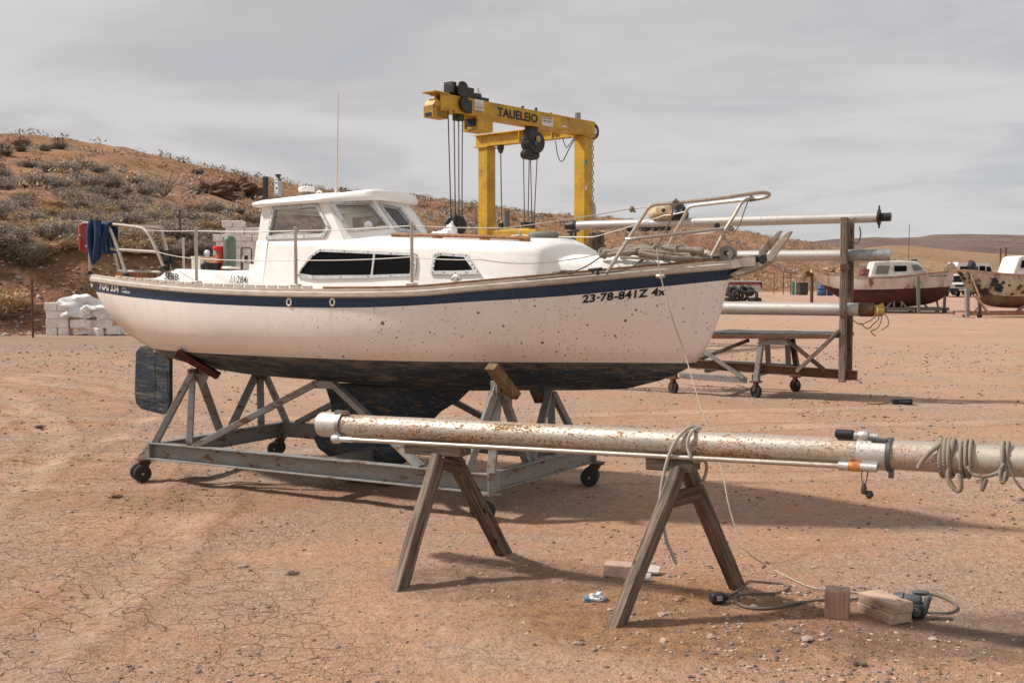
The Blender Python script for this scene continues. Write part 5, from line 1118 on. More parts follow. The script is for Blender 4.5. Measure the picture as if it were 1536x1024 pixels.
for xx in (PR(889, 360, .0).x, ):
    for y_, dx in ((0.0, 0), (.30, .0)):
        z1 = PR(889, 349, y_).z; tb('post', V((xx+dx, y_, .30)), V((xx+dx, y_, z1)), .11, .09, M_WOODD, bevel=.008, warp=.006)
    z1 = PR(889, 366, 0).z; tb('cross_piece', V((xx, -.1, z1-.05)), V((xx, .45, z1-.05)), .07, .10, M_WOODD, bevel=.005)
for v_ in (398, 467.5): q = PR(1266, v_, 0); tb('cross_piece', V((xp, -.1, q.z-.02)), V((xp, .42, q.z-.02)), .08, .09, M_WOODD, bevel=.005)
b = MB(); b.beam(V((PR(889, 360, 0).x-.1, .0, .36)), PR(1002, 543, 0), .09, .13); b.build('base_beam', M_RUST, rack, 20, .003)
q = PR(1262, 345, 0)
# masts on the rack
def rackmast(ua, va, ub, vb, y, r_, label, seed):
    a, c = PR(ua, va, y), PR(ub, vb, y); w_ = FR.M @ a.lerp(c, .5); F = Frame(w_.x, w_.y, FR.rz, w_.z); t = empty('spare_mast', F, label, 'mast', 'spare masts on the wheeled rack')
    a = F.loc(FR.M @ a); c = F.loc(FR.M @ c); b = MB(); b.tube([a.lerp(c, i/30) for i in range(31)], r_, 24); b.build('mast_tube', M_MAST2, t, 40); return t, a, c, (c-a).normalized()
t, a, c, d = rackmast(866, 338.5, 1316, 326, .12, .072, 'uppermost spare mast on the rack, with black fittings at both ends', 1)
b = MB(); b.lathe([(.02, -.05), (.06, -.05), (.06, .18), (.02, .18)], c, d, 18); b.lathe([(.05, .0), (.11, .01), (.11, .04), (.05, .05)], c, d, 18); b.box(c+d*.025+V((0, 0, .10)), (.02, .03, .12)); b.box(c+d*.025+V((0, 0, -.10)), (.02, .03, .10)); b.build('masthead', M_BLK, t, 30)
b = MB(); b.lathe([(.075, 0), (.08, -.03), (.085, -.06), (.06, -.13), (.055, -.2), (.03, -.2)], a, d, 18); b.build('heel_cap', M_BLK, t, 30)
for k in (.28, .42, .64): q = a.lerp(c, k); b = MB(); b.lathe([(.0725, -.03), (.075, -.028), (.075, .028), (.0725, .03)], q, d, 24, caps=False); b.build('band', M_ALU, t, 40)
b = MB()
for k in (.20, .243, .255, .285, .31, .33): q = a.lerp(c, k)+V((0, -.02, -.085)); b.lump(q, (.09, .04, .035), k*90, 1, .6)
b.build('fittings', M_BLK, t, 40)
top_a, top_c, top_t = a, c, t
t, a, c, d = rackmast(1085, 384, 1336, 382.5, .12, .078, 'middle spare mast on the rack, ending in an open dented tube', 2)
b = MB(); b.lathe([(.079, -.62), (.082, -.6), (.083, -.02), (.08, 0), (.072, 0), (.068, -.1)], c, d, 24, caps=False); b.lathe([(.001, -.05), (.07, -.05)], c, d, 24, caps=False); b.build('end_sleeve', worn('dented_zinc', (.40, .40, .40), .45, .7, dirt=(.1, .1, .1), amt=.5, sc=9), t, 40)
b = MB(); b.lathe([(.001, -.02), (.071, -.02), (.071, -.01), (.001, -.01)], c, d, 20); b.build('open_end', M_BLK, t)
t, a, c, d = rackmast(1000, 461, 1300, 464.5, .12, .092, 'lowest spare mast on the rack, with a rusty end and loose wires', 3)
b = MB(); b.lathe([(.093, -.10), (.097, -.09), (.097, .08), (.09, .10), (.05, .10)], c, d, 24); b.build('rusty_end', M_RUST, t, 40)
b = MB(); b.lump(c+d*.17, (.07, .07, .09), 4, 2, .8, 1.8); b.build('yellow_plug', worn('yellow_foam', (.50, .34, .10), .8, dirt=(.15, .1, .05), amt=.6, sc=14), t, 40)
cw = t.matrix_basis
Mw = Matrix.Translation(t.location) @ Matrix.Rotation(FR.rz, 4, 'Z')
for k, pts in enumerate(([(0, 0, 0), (.02, -.05, -.12), (-.05, -.06, -.2), (-.12, -.08, -.26), (-.22, -.1, -.18)], [(0, 0, 0), (.06, -.05, -.1), (.02, -.07, -.24), (-.08, -.05, -.3), (-.02, -.03, -.36)], [(0, 0, 0), (-.03, -.06, -.1), (-.2, -.1, -.2), (-.32, -.1, -.14), (-.4, -.06, -.1)], [(0, 0, 0), (.12, -.03, -.08), (.15, -.05, -.2), (.06, -.06, -.28)])):
    b = MB(); b.tube(smooth_pts([c+d*.15+V(p) for p in pts], 5), .008, 5); b.build('loose_wire', M_CORD, t)
w_ = [FR.M @ PR(*q) for q in [(1283, 327, -.0), (1276, 333, -.03), (1274, 348, -.04), (1277, 360, -.03), (1286, 365, -.02), (1291, 352, .0), (1289, 340, .05)]]
rope('wire_loop', w_, .010, M_CORD, 'thin dark wire loop hanging from the uppermost spare mast beside the timber posts', 'wire', 5)
# cream engine cowl lashed on top of the uppermost mast
q = FR.M @ PR(998, 322, .12); t = empty('outboard_cowl', Frame(q.x, q.y, FR.rz, q.z), 'cream and black outboard engine cowl resting on the uppermost spare mast', 'engine cowl')
b = MB(); b.lump((0, 0, .02), (.26, .14, .17), 3, 3, .35, 1.4, -.10); b.build('cowl', worn('cream_cowl', (.55, .43, .24), .6, dirt=(.08, .06, .04), amt=.7, sc=10), t, 40)
b = MB(); b.lump((.22, -.02, .02), (.13, .13, .14), 6, 2, .6, 1.5, -.11)
b.build('engine', M_BLK, t, 40)
b = MB(); b.lump((.02, -.12, .05), (.05, .03, .05), 2, 1, .4); b.build('grille', M_BLK, t, 40)
# ------------------------------------------------------------------ gantry crane
YEL = worn('yellow_crane_paint', (.53, .325, .016), .45, dirt=(.24, .13, .03), amt=.65, sc=1.9, rust=.16, rust_sc=4, var=.08, bump=.06)
M_DKST = worn('greasy_steel', (.035, .035, .038), .45, .5, dirt=(.1, .07, .05), amt=.4, sc=9)
M_CABLE = plain('steel_cable', (.07, .065, .06), .5, .6)
FGz = gh(1.95, 30.2); FG = Frame(1.95, 30.25, R(49.1), FGz)
crane = empty('gantry_crane', FG, 'tall yellow gantry crane with hoists and cables behind the sailboat', 'crane')
LX = FG.px(634, 150, -.1)+V((.50, 0, 0)); zt, zbm = 6.10-FGz, 5.70-FGz
hw = .14
b = MB(); b.ibeam((LX.x, 0, (zt+zbm)/2), (.30, 0, (zt+zbm)/2), .36, zt-zbm, .035)
b.build('main_beam', YEL, crane, 20, .004)
b = MB(); b.box((LX.x/2+.14, -.165, (zt+zbm)/2), (abs(LX.x)+.26, .03, zt-zbm-.075)); b.build('web_plate', YEL, crane, 20)
b = MB(); b.box((LX.x+.10, 0, zbm-.04), (.40, .32, .26)); b.prism([(LX.x-.10, -.16, zbm+.26), (LX.x-.22, -.16, zbm+.10), (LX.x-.22, -.16, zbm-.17), (LX.x+.3, -.16, zbm-.17), (LX.x+.3, -.16, zbm+.01)], (0, .32, 0)); b.build('end_bracket', YEL, crane, 20, .006)
b = MB(); b.box((LX.x-.222, 0, zbm-.11), (.01, .22, .08)); b.build('bracket_slot', M_BLK, crane)
b = MB(); b.box((LX.x+.02, .0, zt+.01), (.5, .42, .03)); b.build('end_cap', YEL, crane, 20, .004)
leg2y = 3.56
for y_ in (0, leg2y):
    b = MB(); b.box((0, y_, (zbm+.15)/2), (.36, .36, zbm-.15-.04)); b.build('leg', YEL, crane, 20, .012)
    b = MB(); b.box((0, y_, zbm-.03), (.46, .46, .03)); b.build('head_plate', YEL, crane, 20, .006); b = MB(); b.box((0, y_, .1), (.9, .5, .12)); b.build('foot_plate', YEL, crane, 20, .006)
    for dx in (-.35, .35): b = MB(); b.lathe([(.05, -.1), (.17, -.1), (.2, -.06), (.2, .06), (.17, .1), (.05, .1)], (dx, y_+.33*(-1 if y_ == 0 else 1), .19), (0, 1, 0), 20); b.build('wheel', M_RUBBER, crane, 40)
b = MB(); b.ibeam((0, .19, (zt+zbm)/2-.02), (0, leg2y+.42, (zt+zbm)/2-.02), .26, .36, .03, (0, 0, 1))
for yy in (1.0, 2.2): b.box((-.10, yy, (zt+zbm)/2-.02), (.10, .03, .30))
b.build('cross_beam', YEL, crane, 20, .004)
def beamx(u): # local x on the main beam at picture column u
    o_ = FG.pxx  # noqa
    c_ = FG.px(u, 200, 0); return c_.x
# top winch and its block
xw = beamx(685)
b = MB(); b.lathe([(.10, -.22), (.19, -.22), (.19, -.19), (.12, -.18), (.12, .18), (.19, .19), (.19, .22), (.1, .22)], (xw, 0, zt+.17), (0, 1, 0), 20); b.box((xw+.28, 0, zt+.13), (.3, .34, .24)); b.box((xw-.2, .02, zt+.20), (.16, .26, .26)); wn = b.build('winch', M_DKST, crane, 40)
b = MB(); b.box((xw-.36, -.1, zt+.16), (.05, .3, .22)); b.box((xw+.55, 0, zt+.10), (.4, .26, .12)); b.box((xw+.9, 0, zt+.06), (.3, .2, .08)); b.build('winch_frame', M_DKST, wn, 25, .01)
b = MB(); b.lathe([(.06, -.05), (.16, -.05), (.16, .05), (.06, .05)], (xw+.02, -.24, zbm+.22), (0, 1, 0), 20); b.box((xw+.15, -.22, zbm+.18), (.22, .1, .30)); b.build('sheave', M_DKST, wn, 30, .01)
b = MB(); b.box((xw-.02, -.25, zbm+.2), (.07, .03, .3)); b.build('red_plate', M_RED, wn, 25)
b = MB(); b.box((beamx(687), -.02, zbm-.08), (.22, .22, .14)); b.build('sheave_box', M_DKST, crane, 25, .02)
zhk = FG.px(684, 337, 0)
hx, hz = zhk.x, zhk.z
b = MB(); b.lathe([(.06, -.14), (.24, -.14), (.26, -.1), (.26, .1), (.24, .14), (.06, .14)], (hx, 0, hz-.02), (.8, .6, 0), 20); b.box((hx, 0, hz+.05), (.34, .24, .30)); b.lathe([(.04, 0), (.04, -.3)], (hx, 0, hz-.1), n=10); hk = b.build('hook_block', M_DKST, crane, 30, .02)
b = MB(); b.tube(smooth_pts([(hx, 0, hz-.35), (hx+.12, 0, hz-.45), (hx+.1, 0, hz-.6), (hx-.05, 0, hz-.62), (hx-.12, 0, hz-.5)], 5), .04, 8); b.build('hook', M_DKST, hk)
for (u0, u1, dy) in ((672, 676.5, -.24), (681, 683, -.24), (688, 688.5, .0), (693.5, 693, .0)):
    p0 = FG.px(u0, 165 if u0 < 685 else 180, dy); p1 = FG.px(u1, 324, 0); b = MB(); b.tube([p0, p1], .014, 6); b.build('cable', M_CABLE, crane)
# box slung below the beam
q = FG.px(717, 185, 0); b = MB(); b.box((q.x, 0, zbm-.17), (.54, .50, .34)); bx_ = b.build('control_box', YEL, crane, 20, .008)
b = MB(); b.box((q.x-.272, 0, zbm-.16), (.006, .38, .24)); b.build('box_opening', M_BLK, bx_)
b = MB(); b.box((q.x-.28, -.05, zbm-.27), (.02, .3, .05)); b.box((q.x+.1, 0, zbm+.0), (.3, .3, .03)); b.build('box_lip', YEL, bx_, 20)
# drum hoist
xd = beamx(797); q = FG.px(798, 214, -.02)
b = MB(); b.lathe([(.08, -.17), (.27, -.17), (.29, -.13), (.29, .13), (.27, .17), (.08, .17)], (xd+.06, 0, q.z), (.15, 1, 0), 26); b.box((xd-.1, -.05, q.z+.18), (.3, .24, .26)); b.box((xd, 0, zbm-.04), (.3, .2, .1)); hd = b.build('drum_hoist', M_DKST, crane, 30, .01)
b = MB(); b.lathe([(.05, 0), (.09, .02), (.05, .05)], (xd+.05, -.18, q.z+.08), (0, -1, 0), 14); b.build('hub_cap', plain('tan_hub', (.35, .26, .12), .5), hd)
b = MB(); b.box((xd-.05, -.18, q.z-.03), (.09, .04, .1)); b.build('blue_tag', plain('blue_tag', (.03, .10, .18), .5), hd)
q2 = FG.px(795, 232, 0); b = MB()
for dx in (-.14, 0, .14): b.lathe([(.04, -.1), (.13, -.1), (.13, -.03), (.10, 0), (.13, .03), (.13, .1), (.04, .1)], (q2.x+dx, 0, q2.z), (.3, 1, 0), 16)
b.build('lower_block', M_DKST, crane, 35)
for u0, u1 in ((785, 787), (794, 792), (795.5, 798), (806, 801)): b = MB(); b.tube([FG.px(u0, 230, 0), FG.px(u1, 334, 0)], .013, 6); b.build('cable', M_CABLE, crane)
# hook line on the cross beam
q = FG.pxx(751, 224, 0); b = MB(); b.box((0, q.y, q.z+.06), (.1, .2, .16)); b.lathe([(.07, -.05), (.07, .05)], (0, q.y, q.z-.05), (1, 0, 0), 14); b.build('cable_clamp', M_DKST, crane, 30, .02)
b = MB(); b.tube([(0, q.y, q.z), FG.pxx(752.5, 330, 0)], .016, 6); b.build('cable', M_CABLE, crane)
# trailing electric cable
b = MB(); b.tube(smooth_pts([(-.0, .25, zbm), (-.05, .45, zbm-.3), (0, .72, zbm-.62), (.03, .9, zbm-.5), (.03, 1.0, zbm-.05)], 6), .014, 6); b.build('festoon_cable', M_BLK, crane)
b = MB(); b.tube(smooth_pts([(-.0, .3, zbm), (-.05, .45, zbm-.2), (0, .6, zbm-.25), (.03, .75, zbm)], 6), .012, 6); b.build('festoon_cable', M_BLK, crane)
# chain and counterweight bottle at the right end
xe = .30
b = MB(); b.lathe([(.05, -.06), (.21, -.06), (.23, 0), (.21, .06), (.05, .06)], (xe+.06, -.05, zbm+.16), (0, 1, 0), 22); pw = b.build('chain_wheel', M_DKST, crane, 35)
b = MB(); b.lathe([(.02, -.08), (.09, -.075), (.09, .075), (.02, .08)], (xe+.06, -.05, zbm+.16), (0, 1, 0), 18); b.build('wheel_hub', M_ALU, pw, 35)
zc = zbm+.0; cx = .27; k = 0; za = FG.px(886, 206, -.1).z; zb2 = FG.px(888, 300, -.1).z
n_ = 15; L_ = (za-zb2)/n_
for i in range(n_):
    c_ = V((cx, -.1, za-L_*(i+.5))); ax = V((.7, -.7, 0)) if i % 2 == 0 else V((.7, .7, 0)); b = MB(); h_ = L_*.62
    b.tube([c_+ax*(.036*cos(a))+V((0, 0, h_*sin(a))) for a in [2*pi*j/10 for j in range(10)]], .012, 6, closed=True); b.build('chain_link', M_DKST, crane)
b = MB(); zt2 = zb2; b.lathe([(.03, 0), (.04, -.05), (.09, -.12), (.105, -.2), (.105, -.62), (.09, -.66)], (cx, -.1, zt2), n=18); b.build('counterweight', plain('grey_bottle', (.36, .36, .37), .5), crane, 40)
# studs and lights on the beam
b = MB()
for u, h_ in ((784, .10), (804, .12), (826, .06)): b.box((beamx(u), 0, zt+h_/2), (.05, .05, h_))
b.build('beam_studs', M_DKST, crane, 25)
b = MB(); b.lathe([(.07, 0), (.08, .2), (.05, .22)], (beamx(717), 0, zt), n=12); b.lathe([(.03, .2), (.03, .32)], (beamx(717), 0, zt), n=8); b.build('beacon', M_ALU, crane)
b = MB(); b.lathe([(.08, 0), (.08, .22)], (beamx(871), .1, zt), n=14); b.build('lamp_can', plain('zinc', (.25, .25, .26), .4, .6), crane)
face = lambda u, v: FG.px(u, v, -.183)
def fpl(name, u0, v0, u1, v1, mat):
    a, c = face(u0, v0), face(u1, v1); b = MB(); b.prism([(a.x, -.181, a.z), (c.x, -.181, a.z), (c.x, -.181, c.z), (a.x, -.181, c.z)], (0, -.006, 0)); return b.build(name, mat, crane, 0)
M_SIGN = worn('white_sign', (.66, .65, .62), .5, amt=.25, sc=6)
s1 = fpl('notice_plate', 712, 148.5, 725.5, 167.5, M_SIGN)
def beamtext(name, txt, u0, u1, z0, z1, par, mat=None, bold=.02):
    xa, xc = face(u0, 170).x, face(u1, 170).x
    return letter(name, txt, (0, 0), (1, 0), -1, lambda a, t: V((xa+(xc-xa)*a, -.189, z0+(z1-z0)*t)), mat or M_INK, 0, bold, par)
beamtext('beam_lettering', 'TAUELEIO', 746, 806.5, zbm+.085, zbm+.31, crane, None, .03)
s2 = fpl('sign_plate', 813, 174, 829.5, 191, M_SIGN)
beamtext('sign_lettering', 'GRAND', 815, 828, zbm+.235, zbm+.285, s2, bold=.01); beamtext('sign_lettering', 'BODY', 815, 828, zbm+.15, zbm+.205, s2, bold=.01)
for k in range(5): beamtext('notice_lettering', ('NOTICE', 'LIMIT LOAD', '-------', 'CAUTION', 'CRANE')[k], 713.5, 724 if k != 3 else 721, zbm+.285-.042*k, zbm+.303-.042*k, s1, bold=0)
fpl('small_plate', 843, 187.5, 850, 192, M_SIGN)
fp = FG.px(879, 243, -.181)
b = MB(); b.box((fp.x, -.183, fp.z), (.12, .006, .12)); b.build('sticker', plain('blue_sticker', (.05, .25, .33), .5), crane)
fp = FG.px(879, 282, -.181); b = MB(); b.box((fp.x, -.183, fp.z), (.10, .006, .12)); b.build('sticker', M_SIGN, crane)
# engine platform standing between the legs
q = FG.pxx(783, 350, -.4)
PLx, PLy = -.75, q.y
pq_ = FG.pxx(783, 344, PLx)
pz = FG.pxx(783, 346, PLx).z; yA = FG.pxx(752, 350, PLx).y; yB = FG.pxx(816, 350, PLx).y
eng = empty('winch_platform', FG.M @ V((PLx, (yA+yB)/2, 0)), 'yellow machine platform with a grey exhaust standing between the gantry crane legs', 'machine'); eng.rotation_euler = (0, 0, FG.rz)
eo = V((PLx, (yA+yB)/2, 0)); wy = abs(yA-yB)
b = MB(); b.box((.0, 0, pz-.25), (.7, wy, .5)); b.box((0, .1, pz+.02), (.5, wy*.7, .06)); b.build('cabinet', YEL, eng, 20, .015)
b = MB()
for sx in (-.25, .25):
    for sy in (-1, 1): b.box((sx, sy*wy*.42, (pz-.5)/2), (.12, .12, pz-.5))
b.build('support_frame', YEL, eng, 20, .006)
loc2 = lambda u, v: FG.pxx(u, v, PLx)-eo
q0 = loc2(760, 345); b = MB(); h_ = loc2(760, 316).z-q0.z; b.lathe([(.09, -.02), (.09, h_), (.06, h_), (.06, h_-.2)], q0, n=16); b.build('exhaust', plain('grey_exhaust', (.16, .16, .16), .5, .5), eng, 35)
b = MB()
for u, v, s_ in ((787, 338, .16), (797, 337, .14), (776, 341, .1)): b.box(loc2(u, v)+V((0, 0, -.02)), (s_, s_, s_*1.4))
b.build('valve_gear', M_DKST, eng, 25, .01)
b = MB(); q0 = loc2(753, 346); b.box(q0+V((0, 0, .12)), (.18, .12, .2)); b.build('control_lever', M_DKST, eng, 25, .01)
# ------------------------------------------------------------------ boats at the far side of the yard
def far_boat(F, sheer, wl, keel, bmax, mats, label, root_name='old_boat', stern_left=True):
    root = empty(root_name, F, label, 'boat'); px = lambda u, v, y=-bmax*.7: F.px(u, v, y)
    zS = sorted((px(u, v).x, px(u, v).z) for u, v in sheer); zW = sorted((px(u, v).x, px(u, v).z) for u, v in wl); zK = sorted((px(u, v, 0).x, px(u, v, 0).z) for u, v in keel)
    xa, xb = zS[0][0], zS[-1][0]; L_ = xb-xa; rings = []; n_ = 44; info = []
    for i in range(n_+1):
        s_ = i/n_; s_ = .5-.5*cos(pi*s_); x = xa+L_*s_; q = s_ if stern_left else 1-s_
        b_ = bmax*(min(1, (.45+q*1.5)) if q < .4 else 1)*(1-max(0, (q-.45)/.55)**2.1); b_ = max(.02, b_*(.55+.45*sm(q/.35)) if q < .35 else b_)
        a = sinterp(zS, x); w_ = min(sinterp(zW, x), a-.02); k = min(sinterp(zK, x), a-.01); w_ = max(w_, k); zl = [a+(w_-a)*j/5 for j in range(5)]+[w_+(k-w_)*sin(pi/2*j/7) for j in range(8)]
        def hy(z): t = (a-z)/max(.01, a-k); f = sm((q-.6)/.4); return -b_*max(0, 1-min(1, t)**(3.0*(1-f)+1.3*f))**(.55*(1-f)+.9*f)
        half = [V((x, hy(z), z)) for z in zl]; rings.append(half+[V((p.x, -p.y, p.z)) for p in reversed(half[:-1])]); info.append((x, b_, a))
    b = MB(); n = len(rings[0]); b.v = [p for r in rings for p in r]
    for i in range(n_):
        for k in range(n-1): kk = k if k < 12 else n-2-k; b.f.append((i*n+k, i*n+k+1, (i+1)*n+k+1, (i+1)*n+k)); b.mi.append(0 if kk < 5 else 1)
    e_ = 0 if stern_left else n_
    b.f.append(tuple(e_*n+k for k in range(n))); b.mi.append(0); h = b.build('hull', mats[:2], root, 50)
    bm = bmesh.new(); bm.from_mesh(h.data); bmesh.ops.remove_doubles(bm, verts=bm.verts, dist=.004); bmesh.ops.recalc_face_normals(bm, faces=bm.faces[:]); bm.to_mesh(h.data); bm.free()
    b = MB(); b.loft([[(x, -(w_-.03), a-.03), (x, 0, a+.03), (x, w_-.03, a-.03)] if w_ > .06 else [(x, -.01, a-.03), (x, 0, a-.02), (x, .01, a-.03)] for x, w_, a in info], False, False); b.build('deck', mats[2], root)
    for sg in (-1, 1):
        b = MB(); b.loft([[V((x, sg*(w_+c), a+d)) for c, d in ((-.03, -.05), (.04, -.05), (.04, .05), (-.03, .05))] for x, w_, a in info]); b.build('gunwale', mats[3], root, 30)
    return root, px, lambda x: interp([(p[0], p[1]) for p in info], x), lambda x: interp([(p[0], p[2]) for p in info], x)
M_OLDW = worn('stained_white_hull', (.62, .565, .51), .6, dirt=(.40, .22, .12), amt=.6, sc=1.1, rust=.22, rust_sc=1.8, var=.1, bump=.1, stretch=(1, 1, .5))
M_REDB = worn('red_antifouling', (.085, .018, .014), .75, dirt=(.02, .014, .012), amt=.85, sc=.9, rust=.2, rust_sc=2, rustcol=(.09, .04, .03), var=.3, bump=.15)
M_OLDC = worn('cabin_white', (.70, .67, .63), .5, dirt=(.4, .3, .22), amt=.3, sc=1.5, bump=.05)
M_RUSTG = worn('rust_stained_rail', (.34, .18, .10), .7, dirt=(.5, .42, .36), amt=.6, sc=3, bump=.1)
p = at(1330, 470, 64); F1 = Frame(p.x, 64, R(-7), gh(p.x, 64))
rb, px1, hw1, sz1 = far_boat(F1, [(1220, 405), (1255, 410.5), (1296, 416), (1340, 415.5), (1372, 412.5), (1400, 409.5), (1437, 406)], [(1220, 420), (1250, 431), (1277, 434), (1350, 433), (1426, 430), (1437, 428)],
    [(1220, 409), (1228, 421), (1240, 434), (1262, 448), (1292, 458), (1330, 461), (1372, 459), (1402, 453), (1418, 443), (1428, 425), (1437, 407)], 1.25, [M_OLDW, M_REDB, M_DECK, M_RUSTG], 'rust stained white boat with red bottom on a low cradle, right of the mast rack')
def far_cabin(root, px, pts, ywid, name='cabin', mat=M_OLDC):
    a = [px(u, v, -ywid) for u, v in pts]; b = MB(); rr = [[V((q.x, sg*ywid*k, q.z)) for q in a] for sg, k in ((-1, 1), (1, 1))]
    cx = sum(q.x for q in a)/len(a); cz = sum(q.z for q in a)/len(a); m = [[V((cx+(q.x-cx)*.98, -ywid*1.0, q.z)) for q in a], [V((q.x, -ywid*.93, q.z+.03)) for q in a], [V((q.x, ywid*.93, q.z+.03)) for q in a], [V((cx+(q.x-cx)*.98, ywid, q.z)) for q in a]]
    b.loft(m); return b.build(name, mat, root, 30, .04)
cb = far_cabin(rb, px1, [(1304, 418), (1306, 408), (1311, 393), (1330, 391.5), (1374, 392.5), (1383, 399), (1391, 408), (1393, 414)], .80)
def far_win(root, px, pts, y, mat=M_DKGLASS, fr=M_ALU):
    q = [px(u, v, y) for u, v in pts]; b = MB(); cx = V((sum(p.x for p in q)/len(q), 0, sum(p.z for p in q)/len(q)))
    o = [V((cx.x+(p.x-cx.x)*1.13, y-.004, cx.z+(p.z-cx.z)*1.16)) for p in q]; i_ = [V((p.x, y-.004, p.z)) for p in q]; b.ring_plate(o, i_, (0, -.03, 0)); w_ = b.build('window', fr, root, 0)
    b = MB(); b.prism([V((p.x, y+.01, p.z)) for p in q], (0, -.03, 0)); b.build('pane', mat, w_, 0)
M_GREYGL = plain('pale_window', (.16, .16, .15), .2, 0, .4, 3, 0, .5)
for pts, m_ in (([(1313, 411), (1316, 398.5), (1334.5, 398.5), (1332, 411)], M_GREYGL), ([(1341, 407.5), (1341, 398.5), (1360, 398.5), (1360, 407)], M_DKGLASS), ([(1371, 407), (1367, 397), (1377, 397), (1386, 406)], M_GREYGL)): far_win(cb, px1, pts, -.83, m_)
b = MB(); q = px1(1363, 393, 0); b.tube([q, q+V((0, 0, 2.2))], .018, 6); b.build('aerial', M_BLK, rb)
b = MB(); q = px1(1371, 392, -.3); b.box(q+V((0, 0, .06)), (.3, .3, .12)); b.build('roof_horn', M_BLK, rb, 30, .03)
b = MB()
pts = [px1(u, v, -1.0) for u, v in ((1340, 409.5), (1366, 408), (1391, 405))]; b.tube(pts, .025, 6)
for q in pts: b.tube([q, q+V((0, 0, -.32))], .02, 6)
b.build('grab_rail', M_ALU, rb)
fo = lambda txt, u0, u1, v: letter('bow_lettering', txt, (u0, v+1.2), (u1, v), 2.2, lambda u, v_: (lambda q: V((q.x, -hw1(q.x)-.05, q.z)))(px1(u, v_, -1.0)), M_INK, 0, .02, rb)
fo('1084 410 M 884', 1396, 1427, 414)
def on_far(F, name, p, label, cat): w_ = F.M @ V(p); return empty(name, Frame(w_.x, w_.y, F.rz, w_.z), label, cat)
q = px1(1297, 414, -.1); t = on_far(F1, 'drum', q, 'dark red drum standing in the cockpit of the rust stained white boat', 'drum')
b = MB(); b.lathe([(.28, -.1), (.30, -.08), (.30, .14), (.315, .16), (.30, .18), (.30, .38), (.28, .4)], (0, 0, 0), n=20); b.build('shell', worn('dark_red_drum', (.13, .016, .018), .5, amt=.3), t, 40)
b = MB(); b.lathe([(.05, .4), (.05, .44)], (.1, 0, 0), n=10); b.build('bung', M_BLK, t)
for u, v, l_, s_ in ((1262, 410, 'tan heap of netting on the stern deck of the rust stained white boat', .38), (1243, 407, 'pale plank heap at the very stern of the rust stained white boat', .28)):
    q = px1(u, v, -.2); t = on_far(F1, 'deck_heap', q, l_, 'heap'); b = MB(); b.lump((0, 0, .08), (s_*1.3, s_, s_*.55), u, 3, .7, 1.7); b.build('netting', worn('tan_net', (.40, .28, .16), .9, amt=.6, sc=4, bump=.6), t, 40)
    b = MB(); b.beam((-s_*1.4, -.2, .05), (s_*1.4, -.1, .22), .07, .05); b.build('stick', M_WOOD, t, 30)
def far_cradle(F, label, base, props, y0=-.8, y1=.8, m=M_GALV):
    c = empty('boat_cradle', F, label, 'boat cradle', 'cradles under the distant boats'); z0 = .12
    (ua, va), (ub, vb) = base
    for y in (y0, y1): a, d = F.px(ua, va, y0), F.px(ub, vb, y0); b = MB(); b.ibeam((a.x, y, .22), (d.x, y, .22), .12, .2, .02); b.build('side_beam', m, c, 20)
    for k in (.02, .5, .98): x = a.x+(d.x-a.x)*k; b = MB(); b.beam((x, y0, .2), (x, y1, .2), .1, .14); b.build('cross_beam', m, c, 20)
    for k in (.08, .55, .93):
        for y in (y0, y1): x = a.x+(d.x-a.x)*k; b = MB(); b.lathe([(.04, -.05), (.13, -.05), (.14, 0), (.13, .05), (.04, .05)], (x, y, .12), (0, 1, 0), 14); b.build('wheel', M_RUBBER, c, 40)
    for (u0, v0, u1, v1, ya, yb, w_, mm) in props:
        p0, p1 = F.px(u0, v0, ya), F.px(u1, v1, yb); b = MB(); b.beam(p0, p1, w_, w_*.8); b.build('prop', mm or m, c, 25)
    return c
M_GRPOLE = worn('green_grey_pole', (.16, .19, .15), .7, dirt=(.3, .2, .12), amt=.5, sc=3, rust=.2)
far_cradle(F1, 'grey steel cradle under the rust stained white boat with the red bottom', ((1318, 467), (1424, 467)), [(1328, 463, 1345, 443, -.8, -.6, .13, None), (1345, 443, 1362, 464, -.6, -.8, .11, None), (1341, 464, 1341, 446, -.8, -.8, .09, None), (1352, 465, 1352, 446, -.8, -.7, .09, None), (1378, 471, 1377, 414, -1.35, -1.33, .20, M_GRPOLE), (1416, 471, 1417, 445, -.8, -.6, .15, M_WOODD), (1408, 465, 1405, 450, .6, .5, .09, None), (1395, 465, 1385, 455, .6, .5, .1, None), (1270, 472, 1268, 448, -.5, -.3, .14, M_GALV)])
# peeling boat cut by the right edge of the frame
M_PEEL = worn('peeling_cream_hull', (.50, .42, .32), .7, dirt=(.30, .20, .11), amt=.7, sc=1.2, rust=.42, rust_sc=1.5, rustcol=(.035, .022, .015), var=.15, bump=.3)
M_BROWNB = worn('brown_bottom', (.19, .115, .055), .8, dirt=(.03, .025, .02), amt=.85, sc=.8, var=.3, bump=.3)
p = at(1530, 475, 58); F3 = Frame(p.x, 58, R(4), gh(p.x, 58))
rb3, px3, hw3, sz3 = far_boat(F3, [(1438, 407), (1453, 405), (1480, 408), (1501, 410.5), (1536, 413), (1600, 412), (1680, 404)], [(1438, 424), (1460, 437), (1500, 443), (1560, 444), (1680, 432)], [(1438, 408), (1442, 420), (1450, 434), (1464, 447), (1480, 458), (1520, 462), (1580, 461), (1640, 450), (1680, 410)], 1.3, [M_PEEL, M_BROWNB, M_DECK, M_RUSTG], 'peeling cream and brown boat cut off by the right edge of the photo', stern_left=False)
cb3 = far_cabin(rb3, px3, [(1519, 413), (1522, 405), (1528, 387), (1534, 384), (1590, 384), (1598, 392), (1604, 414)], .85)
far_win(cb3, px3, [(1530, 402), (1532, 390.5), (1552, 390.5), (1552, 402)], -.88)
b = MB()
